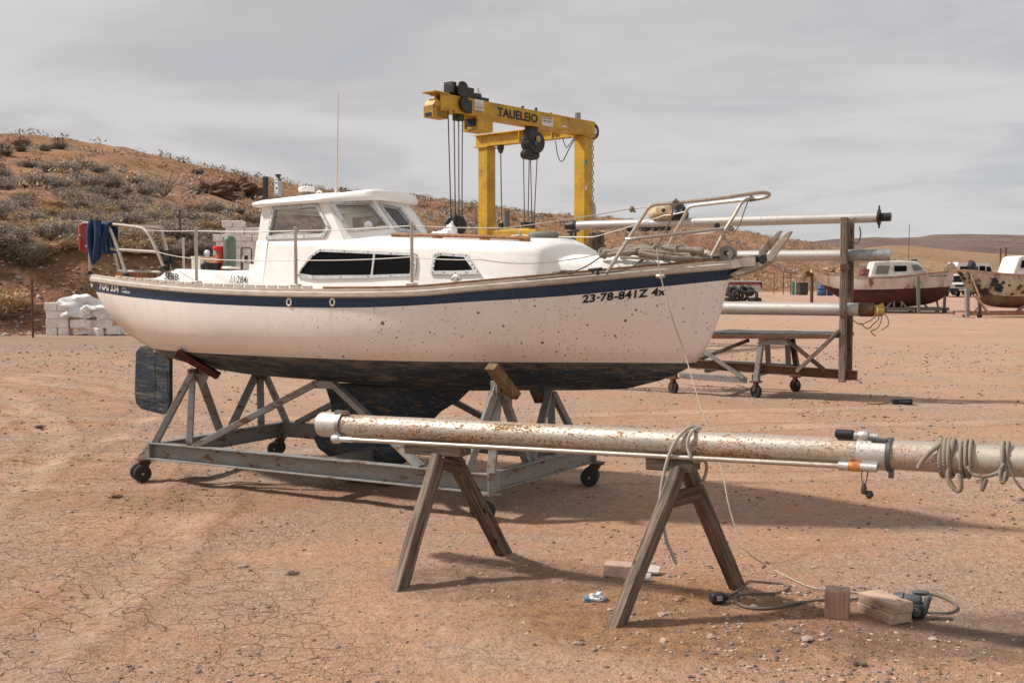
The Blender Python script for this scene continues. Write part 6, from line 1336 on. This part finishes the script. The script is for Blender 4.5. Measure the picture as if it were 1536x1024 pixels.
for u, v, r_ in ((1494, 421, .16), (1498, 431, .2), (1490, 427, .1), (1504, 424, .09), (1512, 428, .06)):
    q = px3(u, v); q.y = -hw3(q.x)+.02
    b.lump(q, (r_*1.2, .05, r_), u, 2, .9, 1.8)
b.build('bare_patches', plain('bare_dark_hull', (.025, .022, .02), .8), rb3, 40)
b = MB(); b.beam(px3(1456, 411, -.45), px3(1470, 446, -.5), .14, .05); b.build('stem_plank', M_PALE, rb3, 25)
b = MB(); b.lump(px3(1458, 399, -.2), (.22, .2, .28), 3, 2, .7, 2); b.tube([px3(1457, 405, -.2), px3(1457, 392, -.2)], .05); b.build('bow_winch', M_BLK, rb3, 30)
far_cradle(F3, 'brown steel cradle under the peeling cream boat', ((1450, 472.5), (1690, 472.5)), [(1451, 475, 1450.5, 432, -.8, -.8, .22, M_GALV), (1470, 472, 1469, 450, -.8, -.75, .16, M_WOODD), (1459, 469, 1470, 457, .3, .3, .1, None), (1524, 470, 1536, 458, -.8, -.5, .16, None), (1483, 470, 1462, 442, -.8, -.95, .12, M_PALE), (1590, 472, 1600, 452, -.8, -.5, .16, None)], m=M_RUSTG)
p = at(1419, 402, 70); t = empty('tarpaulin_heap', Frame(p.x, 70, 0, p.z-.75), 'pale upturned dinghy shape propped behind the two distant boats', 'dinghy')
Ld = lambda u, v: at(u, v, 70)-t.location
b = MB(); b.loft([[Ld(1413, 407), Ld(1413, 412), Ld(1415, 412), Ld(1416, 407)], [Ld(1420, 397), Ld(1418, 409)+V((0, .5, 0)), Ld(1428, 411)+V((0, .3, 0)), Ld(1428, 398)], [Ld(1428, 392), Ld(1430, 408)+V((0, .6, 0)), Ld(1437, 411)+V((0, .2, 0)), Ld(1437, 402)]]); b.build('shell', worn('tan_tarp', (.50, .41, .31), .8, amt=.5, sc=2, bump=.4), t, 50, .03)
b = MB(); b.beam(Ld(1424, 409)+V((0, .3, 0)), Ld(1424, 425)+V((0, .3, 0)), .12, .12); b.build('prop', M_WOODD, t, 30)
# ------------------------------------------------------------------ vehicles
M_CARW = worn('white_car_paint', (.72, .71, .69), .3, dirt=(.45, .33, .24), amt=.35, sc=1.4, var=.03, bump=.02)
def vehicle(name, x, y, rz, L_, W_, prof, wins, wheels, label, cat, front=None):
    t = empty(name, Frame(x, y, rz, gh(x, y)), label, cat); b = MB(); m = W_/2
    b.loft([[V((q[0], sg*(m-(.12 if q[1] > 1.0 else 0)-ins), q[1])) for q in prof] for sg, ins in ((-1, .04), (-1, 0), (1, 0), (1, .04))]); body = b.build('body', M_CARW, t, 30, .05)
    for w_ in wins:
        for sg in (-1, 1):
            b = MB(); yy = m-.11 if min(q[1] for q in w_) > 1.0 else m; b.prism([V((q[0], sg*yy, q[1])) for q in w_], (0, sg*.012, 0)); b.build('window', M_DKGLASS, t, 0)
    for wx in wheels:
        for sg in (-1, 1):
            b = MB(); b.lathe([(.1, -.11), (.33, -.11), (.36, -.07), (.36, .07), (.33, .11), (.1, .11)], (wx, sg*(m-.08), .36), (0, 1, 0), 22); w_ = b.build('wheel', M_RUBBER, t, 40)
            b = MB(); b.lathe([(.001, -.12), (.2, -.115), (.2, .115), (.001, .12)], (wx, sg*(m-.08), .36), (0, 1, 0), 16); b.build('rim', M_ALU, w_, 40)
    if front:
        xf, zw0, zw1, xw0, xw1 = front
        b = MB(); b.prism([(xw0, -m*.78, zw0), (xw0, m*.78, zw0), (xw1, m*.70, zw1), (xw1, -m*.70, zw1)], (.02, 0, .01)); b.build('windscreen', M_DKGLASS, t, 0)
        b = MB(); b.box((xf+.03, 0, .50), (.16, W_*.98, .30)); b.build('bumper', M_BLK, t, 30, .05)
        b = MB(); b.box((xf+.015, 0, .82), (.04, W_*.5, .18)); b.build('grille', M_BLK, t, 30, .01)
        for sg in (-1, 1): b = MB(); b.lathe([(.10, 0), (.11, .03), (.06, .05)], (xf-.0, sg*m*.72, .83), (1, 0, 0), 14); b.build('headlight', M_ALU, t)
        for sg in (-1, 1): b = MB(); b.box((xw0+.0, sg*(m+.09), 1.08), (.1, .16, .14)); b.build('mirror', M_BLK, t, 30, .03)
        b = MB(); b.box((xf+.115, 0, .52), (.01, .4, .12)); b.build('number_plate', M_SIGN, t, 0)
    return t
xs_, ys_ = at(1444, 430, 84).x, 86
vehicle('parked_car', xs_, ys_, R(-95), 4.4, 1.85, [(-2.2, .45), (2.1, .42), (2.2, .6), (2.15, .95), (1.1, 1.08), (.45, 1.66), (-1.9, 1.70), (-2.18, 1.0)], [[(-1.75, 1.1), (-.6, 1.1), (-.6, 1.55), (-1.7, 1.55)], [(-.5, 1.1), (.75, 1.1), (.38, 1.55), (-.5, 1.55)]], (-1.35, 1.4), 'white off road car with black bumper parked nose on behind the distant boats', 'car', (2.2, 1.12, 1.6, 1.08, .5))
xv = at(1472, 400, 92).x
vehicle('camper_van', xv, 93, R(6), 4.6, 2.0, [(-2.2, .45), (2.0, .42), (2.15, .7), (2.1, 1.1), (1.45, 1.35), (1.0, 2.0), (.7, 2.72), (-2.05, 2.78), (-2.2, 2.2)], [[(-1.9, 1.62), (-.35, 1.62), (-.35, 2.4), (-1.9, 2.4)], [(-.2, 1.7), (.3, 1.7), (.3, 2.45), (-.2, 2.45)], [(.42, 1.7), (1.0, 1.7), (.72, 2.4), (.42, 2.4)]], (-1.4, 1.35), 'tall white van with dark side windows parked behind the peeling boat', 'van')
p = at(1507, 407, 95); t = empty('water_tank', Frame(p.x, 95, 0, gh(p.x, 95)), 'blue grey tank standing to the right of the tall white van', 'tank'); h_ = at(1507, 399.5, 95).z-gh(p.x, 95)
b = MB(); b.lathe([(.5, 0), (.52, .05), (.52, h_-.1), (.46, h_)], (0, 0, 0), n=24); b.build('tank_wall', worn('blue_grey_paint', (.10, .17, .21), .5, amt=.3), t, 40)
b = MB(); b.lathe([(.15, h_), (.15, h_+.06)], (0, 0, 0), n=14); b.build('lid', M_BLK, t)
# trailer, tyres, bins, barrels, posts on the right
p = gnd(1118, 445); Yt = 86; xt_ = at(1108, 430, Yt).x; g0 = gh(xt_, Yt); F4 = Frame(xt_, Yt, R(-3), g0)
t = empty('trailer', F4, 'pale boxy trailer with a dark red rail half hidden behind the sailboat bow', 'trailer'); zt1 = at(1108, 421, Yt).z-g0; zt2 = at(1108, 425, Yt).z-g0
xw = F4.loc(at(1139, 425, Yt)).x
b = MB(); b.box((-1.2+xw/2+.3, .9, .35+(zt1-.35)/2), (3.6, 1.6, zt1-.35)); b.build('body', worn('pale_trailer', (.50, .49, .47), .6, amt=.4, sc=1.5), t, 25, .03)
b = MB(); b.box((xw/2-.5, .07, zt2), (xw+1.4, .06, .17)); b.prism([(xw-.1, .04, zt2+.085), (xw+.22, .04, zt2+.02), (xw+.22, .04, zt2-.5), (xw+.05, .04, zt2-.1)], (0, .06, 0)); b.build('red_rail', worn('dark_red_steel', (.20, .025, .025), .6, amt=.4), t, 25)
for k in range(5): b = MB(); b.box((-1.4+k*.55, .085, zt1-.28), (.35, .02, .3)); b.build('side_panel', M_GALV, t, 25)
for wx in (-.8, .9): b = MB(); b.lathe([(.1, -.1), (.36, -.1), (.36, .1), (.1, .1)], (wx, .1, .36), (0, 1, 0), 18); b.build('wheel', M_RUBBER, t, 40)
ty = None
def tyre_mesh():
    b = MB(); b.lathe([(.23, -.10), (.36, -.12), (.42, -.08), (.42, .08), (.36, .12), (.23, .10), (.22, 0), (.23, -.10)], (0, 0, 0), n=24, caps=False); return b
tlab = ['upright black tyre at the front of the tyre heap, with a pale hub', 'black tyre lying flat at the left foot of the tyre heap', 'black tyre leaning at the right end of the heap with a sandy centre', 'black tyre on top of the heap, tilted', 'black tyre standing behind the front upright one', 'black tyre lying flat at the right foot of the heap', 'black tyre sloping at the back left of the heap']
for i, (u, dy, dz, rx, rz, s_) in enumerate(((1107, 0, .40, 85, 5, 1), (1096, .2, .13, 5, 0, 1.05), (1128, .1, .38, 70, -25, 1), (1117, .5, .75, 35, 20, 1), (1114, .6, .40, 80, 15, 1), (1133, .2, .12, 4, 0, 1), (1100, .8, .62, 50, -10, 1.1))):
    o = tyre_mesh().build('tyre', M_RUBBER, None, 40) if ty is None else ty.copy()
    if ty is None: ty = o
    else: COL.objects.link(o)
    q = at(u, 450, 76+dy); o.location = (q.x, 76+dy, gh(q.x, 76)+dz); o.rotation_euler = (R(rx), 0, R(rz)); o.scale = (s_, s_, s_); tag(o, tlab[i], 'tyre', 'heap of tyres by the trailer')
def cyl_thing(name, u0, u1, v0, Y, mat, label, cat, square=False):
    a, c = at(u0, v0, Y), at(u1, v0, Y); x = (a.x+c.x)/2; g_ = gh(x, Y); r_ = (c.x-a.x)/2; h_ = a.z-g_; t = empty(name, Frame(x, Y, R(8), g_), label, cat); b = MB()
    if square: b.prism([(-r_*.92, -r_*.8, .08), (r_*.92, -r_*.8, .08), (r_*.92, r_*.8, .08), (-r_*.92, r_*.8, .08)], (0, 0, h_-.1)); b.box((0, 0, .06), (r_*1.6, r_*1.4, .1))
    else: b.lathe([(r_*.95, 0), (r_, .04), (r_, h_*.33), (r_*1.03, h_*.35), (r_, h_*.37), (r_, h_*.66), (r_*1.03, h_*.68), (r_, h_*.7), (r_, h_-.03), (r_*.96, h_)], (0, 0, 0), n=22)
    b.build('shell', mat, t, 35, .02 if square else 0); b = MB()
    if square: b.box((0, 0, h_+.01), (r_*2.02, r_*1.75, .07))
    else: b.lathe([(r_*.9, h_-.02), (r_*.9, h_+.02), (r_*.8, h_+.03)], (0, 0, 0), n=20)
    b.build('lid', mat, t, 35, .01); return t
cyl_thing('waste_bin', 1188, 1198, 424, 96, worn('green_bin', (.025, .12, .045), .5, amt=.25), 'green waste bin standing at the yard edge beside the black one', 'bin', True)
cyl_thing('waste_bin', 1197, 1211, 424.5, 94, worn('black_bin', (.022, .022, .02), .5, amt=.3), 'black waste bin standing right of the green one', 'bin', True)
cyl_thing('barrel', 1226, 1240, 427, 90, worn('blue_barrel', (.015, .055, .20), .45, dirt=(.4, .4, .4), amt=.2), 'bright blue barrel under the stern of the rust stained boat', 'barrel', False)
cyl_thing('barrel', 1241, 1250, 435, 90, worn('dark_blue_barrel', (.03, .05, .08), .5, amt=.3), 'small dark blue barrel beside the bright blue one', 'barrel', False)
def post(name, u, v0, Y, w_, mat, label, cat, par=None, zf=gh, top=None):
    q = at(u, v0, Y); g_ = zf(q.x, Y); t = empty(name, Frame(q.x, Y, R(10), g_), label, cat); beam_obj('shaft', (0, 0, -.3), (0, 0, q.z-g_), w_, w_, mat, t, up=(0, 1, 0), bevel=.005)
    b = MB(); b.box((0, 0, q.z-g_+.012), (w_*1.25, w_*1.25, .02)); b.build('cap', mat, t, 30)
    if top: b = MB(); b.box((-.25, -.03, q.z-g_-.2), top); b.build('plate', M_WOODD, t, 30, .01)
    return t
post('post', 1218, 406, 74, .17, M_RUST, 'rusty brown post with a small plate at the top, left of the rust stained boat', 'post', top=(.45, .05, .38))
post('pole', 1193.5, 421, 93, .09, worn('pale_green_pole', (.38, .46, .38), .6), 'thin pale green pole in front of the green bin', 'pole')
post('pole', 1501, 372, 130, .14, M_RUST, 'left one of two slim dark poles beyond the peeling boat', 'pole'); post('pole', 1509, 371, 131, .15, M_RUST, 'right one of two slim dark poles beyond the peeling boat', 'pole')
post('post', 269.5, 316, 46, .07, M_RUST, 'dark thin post on the bank above the sailboat stern', 'post', zf=hill_h)
post('post', 275, 357, 41, .08, M_OLDC, 'short white post on the bank behind the sailboat lifelines', 'post', zf=hill_h)
# wire fences
def fence(pts, h_, label, nw=3, diag=False):
    root = empty('wire_fence', V(pts[0]), label, 'fence'); o_ = V(pts[0]); P_ = [V(p)-o_ for p in pts]
    for p in P_: b = MB(); b.tube([p+V((0, 0, -.2)), p+V((0, 0, h_))], .035, 7); b.build('post', M_RUST, root)
    b = MB()
    for a, c in zip(P_, P_[1:]):
        for k in range(nw): z = h_*(.12+.84*k/(nw-1)); b.tube([a+V((0, 0, z)), a.lerp(c, .5)+V((0, 0, z-.03)), c+V((0, 0, z))], .007, 4)
        if diag:
            L_ = (c-a).length; n_ = int(L_/.16)
            for k in range(-int(h_*.4/.16), n_):
                for s_ in (1, -1):
                    t0 = k*.16/L_; t1 = t0+h_*.4/L_
                    if s_ < 0: t0, t1 = t1, t0
                    if 0 <= t0 <= 1 and 0 <= t1 <= 1: b.tube([a.lerp(c, t0)+V((0, 0, .03)), a.lerp(c, t1)+V((0, 0, h_*.4))], .0045, 3)
    b.build('wires', M_CABLE, root); return root
def gp(u, Y, f=gh): x = at(u, 430, Y).x; return (x, Y, f(x, Y))
fence([gp(u, 98) for u in (1050, 1078, 1107, 1137, 1161, 1175, 1186, 1206)], 2.0, 'wire fence with thin rusty posts along the foot of the hill behind the bins', 5)
fence([gp(u, 104) for u in (1216, 1250, 1290, 1330, 1370, 1410)], 1.8, 'wire fence with thin posts behind the rust stained white boat', 4)
fence([gp(u, 34.6) for u in (-150, -50, 48)], 1.85, 'sagging chain link fence at the left edge with a leaning steel post', 4, True)
# ------------------------------------------------------------------ white building blocks
M_BLOCK = worn('limed_block', (.84, .80, .75), .85, dirt=(.40, .30, .22), amt=.4, sc=3.5, var=.12, bump=.5)
bm_ = []
for k in range(3):
    b = MB(); b.box((0, 0, .14), (.38, .24, .27)); o = b.build('building_block', M_BLOCK, None, 30, .018); bm_.append(o)
    for q in o.data.vertices: q.co += V((.012, .012, .012))*noise.noise(q.co*4+V((k*5, 0, 0)))
blk_n = [0]
def block(x, y, z, rz, lab, grp, tilt=0):
    k = blk_n[0] % 3; blk_n[0] += 1
    if blk_n[0] <= 3: o = bm_[k]
    else: o = bm_[k].copy(); COL.objects.link(o)
    o.location = (x, y, z); o.rotation_euler = (tilt, tilt*.6, rz); o.scale = (random.uniform(.92, 1.05),)*2+(1,); return tag(o, lab, 'block', grp)
rnd = random.Random(11); LA = 'rough white building block in the low pile left of the sailboat stern'; LB = 'rough white building block in the tall stack behind the sailboat cockpit'
q0 = gnd(71, 500); YP = 36.4; xa = at(70, 495, YP).x
for c in range(4):
    for i in range(2):
        for r_ in range(2): block(xa+.2+i*.39+rnd.uniform(-.02, .02), YP+r_*.26, -.02+c*.275, rnd.uniform(-.06, .06), LA, 'white blocks in the low pile')
for i in range(22):
    u = rnd.uniform(0, 1); x = xa+.95+u*1.35; c = int(rnd.uniform(0, 2.4*(1-abs(u-.4)))); block(x, YP+rnd.uniform(-.2, .5), c*.24, rnd.uniform(-.8, .8), LA, 'white blocks in the low pile', rnd.uniform(-.25, .25))
xs = at(321, 360, 43.5).x; zb0 = min(hill_h(xs+.39*i, 43.5) for i in range(5)); zt0 = at(350, 331, 43.5).z; nc_ = int((zt0-zb0)/.275)+1
for c in range(nc_):
    for i in range(5):
        if c >= nc_-1 and i in (0, 3, 4): continue
        if c == nc_-2 and i == 0: continue
        for r_ in range(2): block(xs+.17+i*.385+(.1 if c % 2 else 0)+rnd.uniform(-.025, .025), 43.5+r_*.26+rnd.uniform(-.03, .03), zt0-(nc_-c)*.275, rnd.uniform(-.05, .05), LB, 'white blocks in the tall stack')
t = empty('plastic_sheet', Frame(xa+1.2, YP+.15, 0, .72), 'crumpled white plastic sheet heaped on top of the low block pile', 'sheet')
b = MB(); b.lump((0, 0, .2), (.85, .4, .35), 6, 4, .7, 1.9, -.35); b.build('sheet_film', plain('white_sheet', (.74, .74, .74), .5), t, 30)
b = MB(); b.lump((.75, -.1, .0), (.35, .3, .28), 12, 3, .7, 1.9, -.3); b.build('sheet_fold', plain('white_sheet_fold', (.72, .72, .72), .5), t, 30)
# ------------------------------------------------------------------ hillside rocks and scrub
def hit(u, v):
    d = ray(u, v); t = 24.0; o_ = V((0, 0, CH))
    while t < 330:
        p = o_+d*t
        if p.z <= hill_h(p.x, p.y): return p
        t += .4
    return None
M_ROCK = worn('red_brown_rock', (.17, .085, .05), .95, dirt=(.05, .028, .018), amt=.7, sc=.7, var=.3, bump=.8, stretch=(1, 1, 3.5))
for (u, v, w_, hh, l_) in ((318, 287, 30, 20, 'dark red rock outcrop on the hillside, left part of the ledge'), (350, 284, 34, 22, 'layered red brown rock ledge on the hillside above the block stack')):
    p = hit(u, v+6)
    if p:
        k = p.y/FOC; o = MB().lump((0, 0, hh*k*.25), (w_*k*.95, w_*k*.6, hh*k*.75), u, 5, .75, 2.2).build('rock_ledge', M_ROCK, None, 25); o.location = p+V((0, .8, -.1)); tag(o, l_, 'rock', 'rock ledges on the hillside')
def bush_mesh(seed, col_i, n_tw, spread, hgt, leaf, stiff, core=0):
    rnd = random.Random(seed); b = MB()
    for i in range(n_tw):
        a = rnd.uniform(0, 2*pi); e = rnd.uniform(.12, 1.0)**.8; L_ = rnd.uniform(.55, 1.0); d = V((cos(a)*spread*(1-e*.55), sin(a)*spread*(1-e*.55), hgt*(.25+.75*e)))*L_
        p0 = V((cos(a)*.06, sin(a)*.06, -.03)); w_ = V((-sin(a), cos(a), 0))*rnd.uniform(.008, .018); mid = p0+d*.55+V((0, 0, .10*stiff*hgt)); b.cur = 0
        b.add([p0-w_, p0+w_, mid+w_*.7, mid-w_*.7, p0+d], [(0, 1, 2, 3), (3, 2, 4)])
        for j in range(leaf):
            t = rnd.uniform(.35, 1.02); q = p0+d*t+V((rnd.uniform(-1, 1), rnd.uniform(-1, 1), rnd.uniform(-.6, 1)))*.085; s_ = rnd.uniform(.024, .055); u_ = V((rnd.uniform(-1, 1), rnd.uniform(-1, 1), rnd.uniform(-.2, 1))).normalized()*s_*1.7; v_ = V((rnd.uniform(-1, 1), rnd.uniform(-1, 1), rnd.uniform(-1, 1))).normalized()*s_*.6
            b.cur = 1; b.add([q-u_*.5-v_*.4, q-u_*.5+v_*.4, q+u_], [(0, 1, 2)])
    return b
def leafmat(name, col, col2):
    m, nt, b = nodes(name); N = NT(nt); n1 = N.noise(N.co(), 6, 3, .6); oi = N.n('ShaderNodeObjectInfo').outputs['Random']
    c = N.mix(N.math('ADD', N.math('MULTIPLY', n1, .8), N.math('MULTIPLY', oi, .4)), col, col2); link(nt, c, b.inputs['Base Color']); b.inputs['Roughness'].default_value = .9; b.inputs['Specular IOR Level'].default_value = .1; return m
M_TWIG = leafmat('dry_twigs', (.22, .17, .13), (.32, .255, .20)); M_SAGE = leafmat('grey_sage_leaves', (.31, .255, .215), (.44, .37, .31)); M_STRAW = leafmat('straw_blades', (.44, .315, .18), (.56, .42, .26)); M_OLIVE = leafmat('dark_olive_leaves', (.11, .088, .055), (.18, .145, .09))
KINDS = []
for nm, lab, cat, mats, arg in (('sagebrush', 'grey brown leafy sagebrush growing on the dry hillside', 'shrub', [M_TWIG, M_SAGE], (300, 1, .62, .66, 6, .5)), ('dry_grass_tuft', 'straw coloured tuft of dry grass on the hillside', 'grass tuft', [M_STRAW, M_STRAW], (330, 1, .55, .50, 3, 1.2)), ('creosote_bush', 'dark olive twiggy bush on the hillside', 'shrub', [M_TWIG, M_OLIVE], (220, 1, .60, .72, 7, .2))):
    ms = []
    for k in range(3):
        o = bush_mesh(17*k+len(KINDS)*5, *[arg[i] for i in (1, 0, 2, 3, 4, 5)][:0]+[0, arg[0], arg[2], arg[3], arg[4], arg[5]]).build(nm, mats, None, 0, fix=False); ms.append(o.data); bpy.data.objects.remove(o)
    KINDS.append((nm, lab, cat, ms))
rnd = random.Random(5); cand = []
for i in range(8000):
    u = rnd.uniform(-60, 1330); Ys, Yb, zs_, hb_ = hill_par(u); t = rnd.random()**1.5*1.02; y = Yb+5.0+t*(Ys-Yb-4); x = az(u)*y
    dens = noise.noise(V((x*.06, y*.05, 3)))*.5+.5
    if u > 850 and t < .05: continue
    if t > .8 and rnd.random() < .8: continue
    if rnd.random() > (.60 if t < .5 else .5)*(.15+1.1*dens): continue
    s_ = (.45+.75*rnd.random()**1.6)*(1.25 if t < .28 else 1.0)*(1 if u < 640 else .9); cand.append((y/s_, x, y, s_, t, u))
for i in range(7500):
    u = rnd.uniform(480, 1400); Ys, Yb, zs_, hb_ = hill_par(u); t = .06+.92*rnd.random(); y = Yb+t*(Ys-Yb); cand.append((9999, az(u)*y, y, .32+.75*rnd.random()**2.5, .6, u))
cand.sort(); KIND_N = [0, 0, 0]; rest = []
for d, x, y, s_, t, u in cand:
    g_ = noise.noise(V((x*.10, y*.07, 9))); rr_ = rnd.random()+g_*.55; k = 1 if rr_ > (.62 if t < .22 else .9) else (2 if rr_ < .06 or (t > .4 and rnd.random() < .35) else 0)
    if KIND_N[k] >= (250, 110, 90)[k]: rest.append((x, y, s_, k)); continue
    KIND_N[k] += 1; nm, lab, cat, ms = KINDS[k]; o = bpy.data.objects.new(nm, rnd.choice(ms)); COL.objects.link(o); o.location = (x, y, hill_h(x, y)-.03); o.rotation_euler = (0, 0, rnd.uniform(0, 6.28)); o.scale = (s_*rnd.uniform(1.1, 1.6), s_*rnd.uniform(1.1, 1.6), s_*rnd.uniform(.75, 1.05)); tag(o, lab, cat, ('sagebrush covering the hillside', 'dry grass tufts on the hillside', 'dark bushes dotting the hillside')[k])
fb = MB()
rnd.shuffle(rest)
for x, y, s_, k in rest[:7000]:
    z = hill_h(x, y)-.05; fb.cur = k
    for j in range(26):
        a = rnd.uniform(0, 6.28); e = rnd.random(); r_ = s_*.62*rnd.random()**.5; q = V((x+cos(a)*r_, y+sin(a)*r_, z+s_*.62*e*(1-(r_/s_)**2))); w_ = s_*rnd.uniform(.10, .22); d_ = V((rnd.uniform(-1, 1), rnd.uniform(-1, 1), rnd.uniform(.1, 1.4))).normalized()*w_*1.5; c_ = V((rnd.uniform(-1, 1), rnd.uniform(-1, 1), rnd.uniform(-.4, .4))).normalized()*w_*.5; fb.add([q-c_, q+c_, q+d_], [(0, 1, 2)])
tag(fb.build('scrub', [M_SAGE, M_STRAW, M_OLIVE], None, 0, fix=False), 'far scrub covering the upper slopes of the dry hillside', 'scrub', kind='stuff')
for (u, Y, s_, k, l_) in ((14, 33.5, 2.1, 1, 'big straw coloured grass clump at the left edge of the photo, on the bank'), (48, 41.5, 1.5, 2, 'dark spiny bush hanging on the bank edge near the left side')):
    x = at(u, 400, Y).x
    if k == 1: Y = 38.5; x = at(4, 400, Y).x
    o = bpy.data.objects.new(KINDS[k][0], KINDS[k][3][0]); COL.objects.link(o); o.location = (x, Y, hill_h(x, Y)-.05); o.scale = (s_*1.3, s_*1.3, s_); tag(o, l_, KINDS[k][2])
p = hit(246, 297); o = None
if p:
    b = MB()
    for i in range(26): a = rnd.uniform(0, 6.28); L_ = rnd.uniform(1.2, 2.1); d_ = V((cos(a)*.75, sin(a)*.5, rnd.uniform(.55, 1))).normalized()*L_; b.tube(smooth_pts([(0, 0, 0), d_*.5+V((0, 0, .12)), d_], 3), [.03, .028, .025, .022, .02, .016, .01], 4)
    o = b.build('ocotillo', M_TWIG, None, 60); o.location = p; tag(o, 'tall bare ocotillo fan of stems on the hillside left of the rock ledge', 'shrub')
# loose stones: rubble on the bank and gravel on the yard
def stones(name, label, n, place, mat, seed):
    rnd = random.Random(seed); b = MB(); base = []
    for k in range(6): q = MB().lump((0, 0, 0), 1, k+seed, 1, .6, 1.5); base.append((q.v, q.f))
    for i in range(n):
        r = place(rnd)
        if not r: continue
        p, s_ = r; vs, fs = base[rnd.randrange(6)]; a = rnd.uniform(0, 6.28); ca, sa = cos(a), sin(a); fx = rnd.uniform(.7, 1.3); fz = rnd.uniform(.4, .8); b.cur = min(2, int(rnd.random()*3.2)); 
        b.add([V((p.x+(q.x*ca*fx-q.y*sa)*s_, p.y+(q.x*sa*fx+q.y*ca)*s_, p.z+q.z*s_*fz+s_*.15)) for q in vs], fs)
    o = b.build(name, mat, None, 0, fix=False); return tag(o, label, 'gravel', kind='stuff')
M_ST = [plain('grey_pebble', (.22, .175, .14), .9, 0, .35, 9), plain('tan_pebble', (.44, .33, .25), .9, 0, .3, 9), plain('dark_pebble', (.15, .112, .09), .85, 0, .4, 9)]
M_ST2 = [plain('pale_stone', (.46, .38, .31), .9, 0, .3, 2), plain('tan_stone', (.34, .22, .14), .9, 0, .3, 2), plain('dark_stone', (.12, .075, .05), .9, 0, .3, 2)]
def pl_yard(r):
    Y = 4.35*(30/4.35)**(r.random()**1.1); u = r.uniform(-40, 1576); x = az(u)*Y
    d = .5+.5*noise.noise(V((x*.6, Y*.6, 21)))+.25*noise.noise(V((x*2, Y*2, 5)))
    edge = 1.0 if (Y < 6.6 and x > -.6) else .62
    if r.random() > (.6 if Y < 8 else 1)*((.035 if Y < 7.5 and x < .2 else .10)+1.4*max(0, d-.52)+(.45 if Y < 6.3 and x > .9+.3*(Y-5) and d > .42 else 0))*edge: return None
    s_ = (.0026+.0092*r.random()**6)*(1 if r.random() > .015 else 1.7)*(.8+.10*Y)*.9; return V((x, Y, yard_fine(x, Y))), s_
stones('gravel', 'loose gravel and pebbles scattered over the yard', 190000, pl_yard, M_ST, 3)
def pl_bank(r):
    u = r.uniform(-60, 620); Ys, Yb, zs_, hb_ = hill_par(u); y = Yb-.6+r.random()**1.3*9; x = az(u)*y; return V((x, y, hill_h(x, y) if y > Yb-.5 else max(gh(x, y), hill_h(x, y)))), .025+.09*r.random()**5
stones('bank_rubble', 'loose stones littering the eroded bank', 5000, pl_bank, M_ST2, 8)
def pl_far(r):
    Y = 20*(75/20)**r.random(); x = az(r.uniform(-40, 1576))*Y
    if Y > interp(YB, 768+FOC*x/Y)-.5 or noise.noise(V((x*.15, Y*.1, 4))) < -.1: return None
    return V((x, Y, yard_fine(x, Y))), .012+.03*r.random()**4
stones('far_gravel', 'loose stones scattered over the far part of the yard', 5000, pl_far, M_ST, 12)
# a few dry weeds in the yard
for u, v, s_, l_ in ((440, 860, .10, 'small dry weed in the open sand at the left'), (706, 868, .09, 'tiny green weed beside the left sawhorse'), (60, 640, .16, 'small weed in the ruts at the far left'), (175, 745, .12, 'low dry weed in front of the left caster'), (1290, 995, .08, 'tiny weed at the bottom right')):
    q = gnd(u, v); o = bpy.data.objects.new('weed', KINDS[2][3][u % 3]); COL.objects.link(o); o.location = (q.x, q.y, gh(q.x, q.y)-.005); o.scale = (s_, s_, s_*.4); tag(o, l_, 'weed')
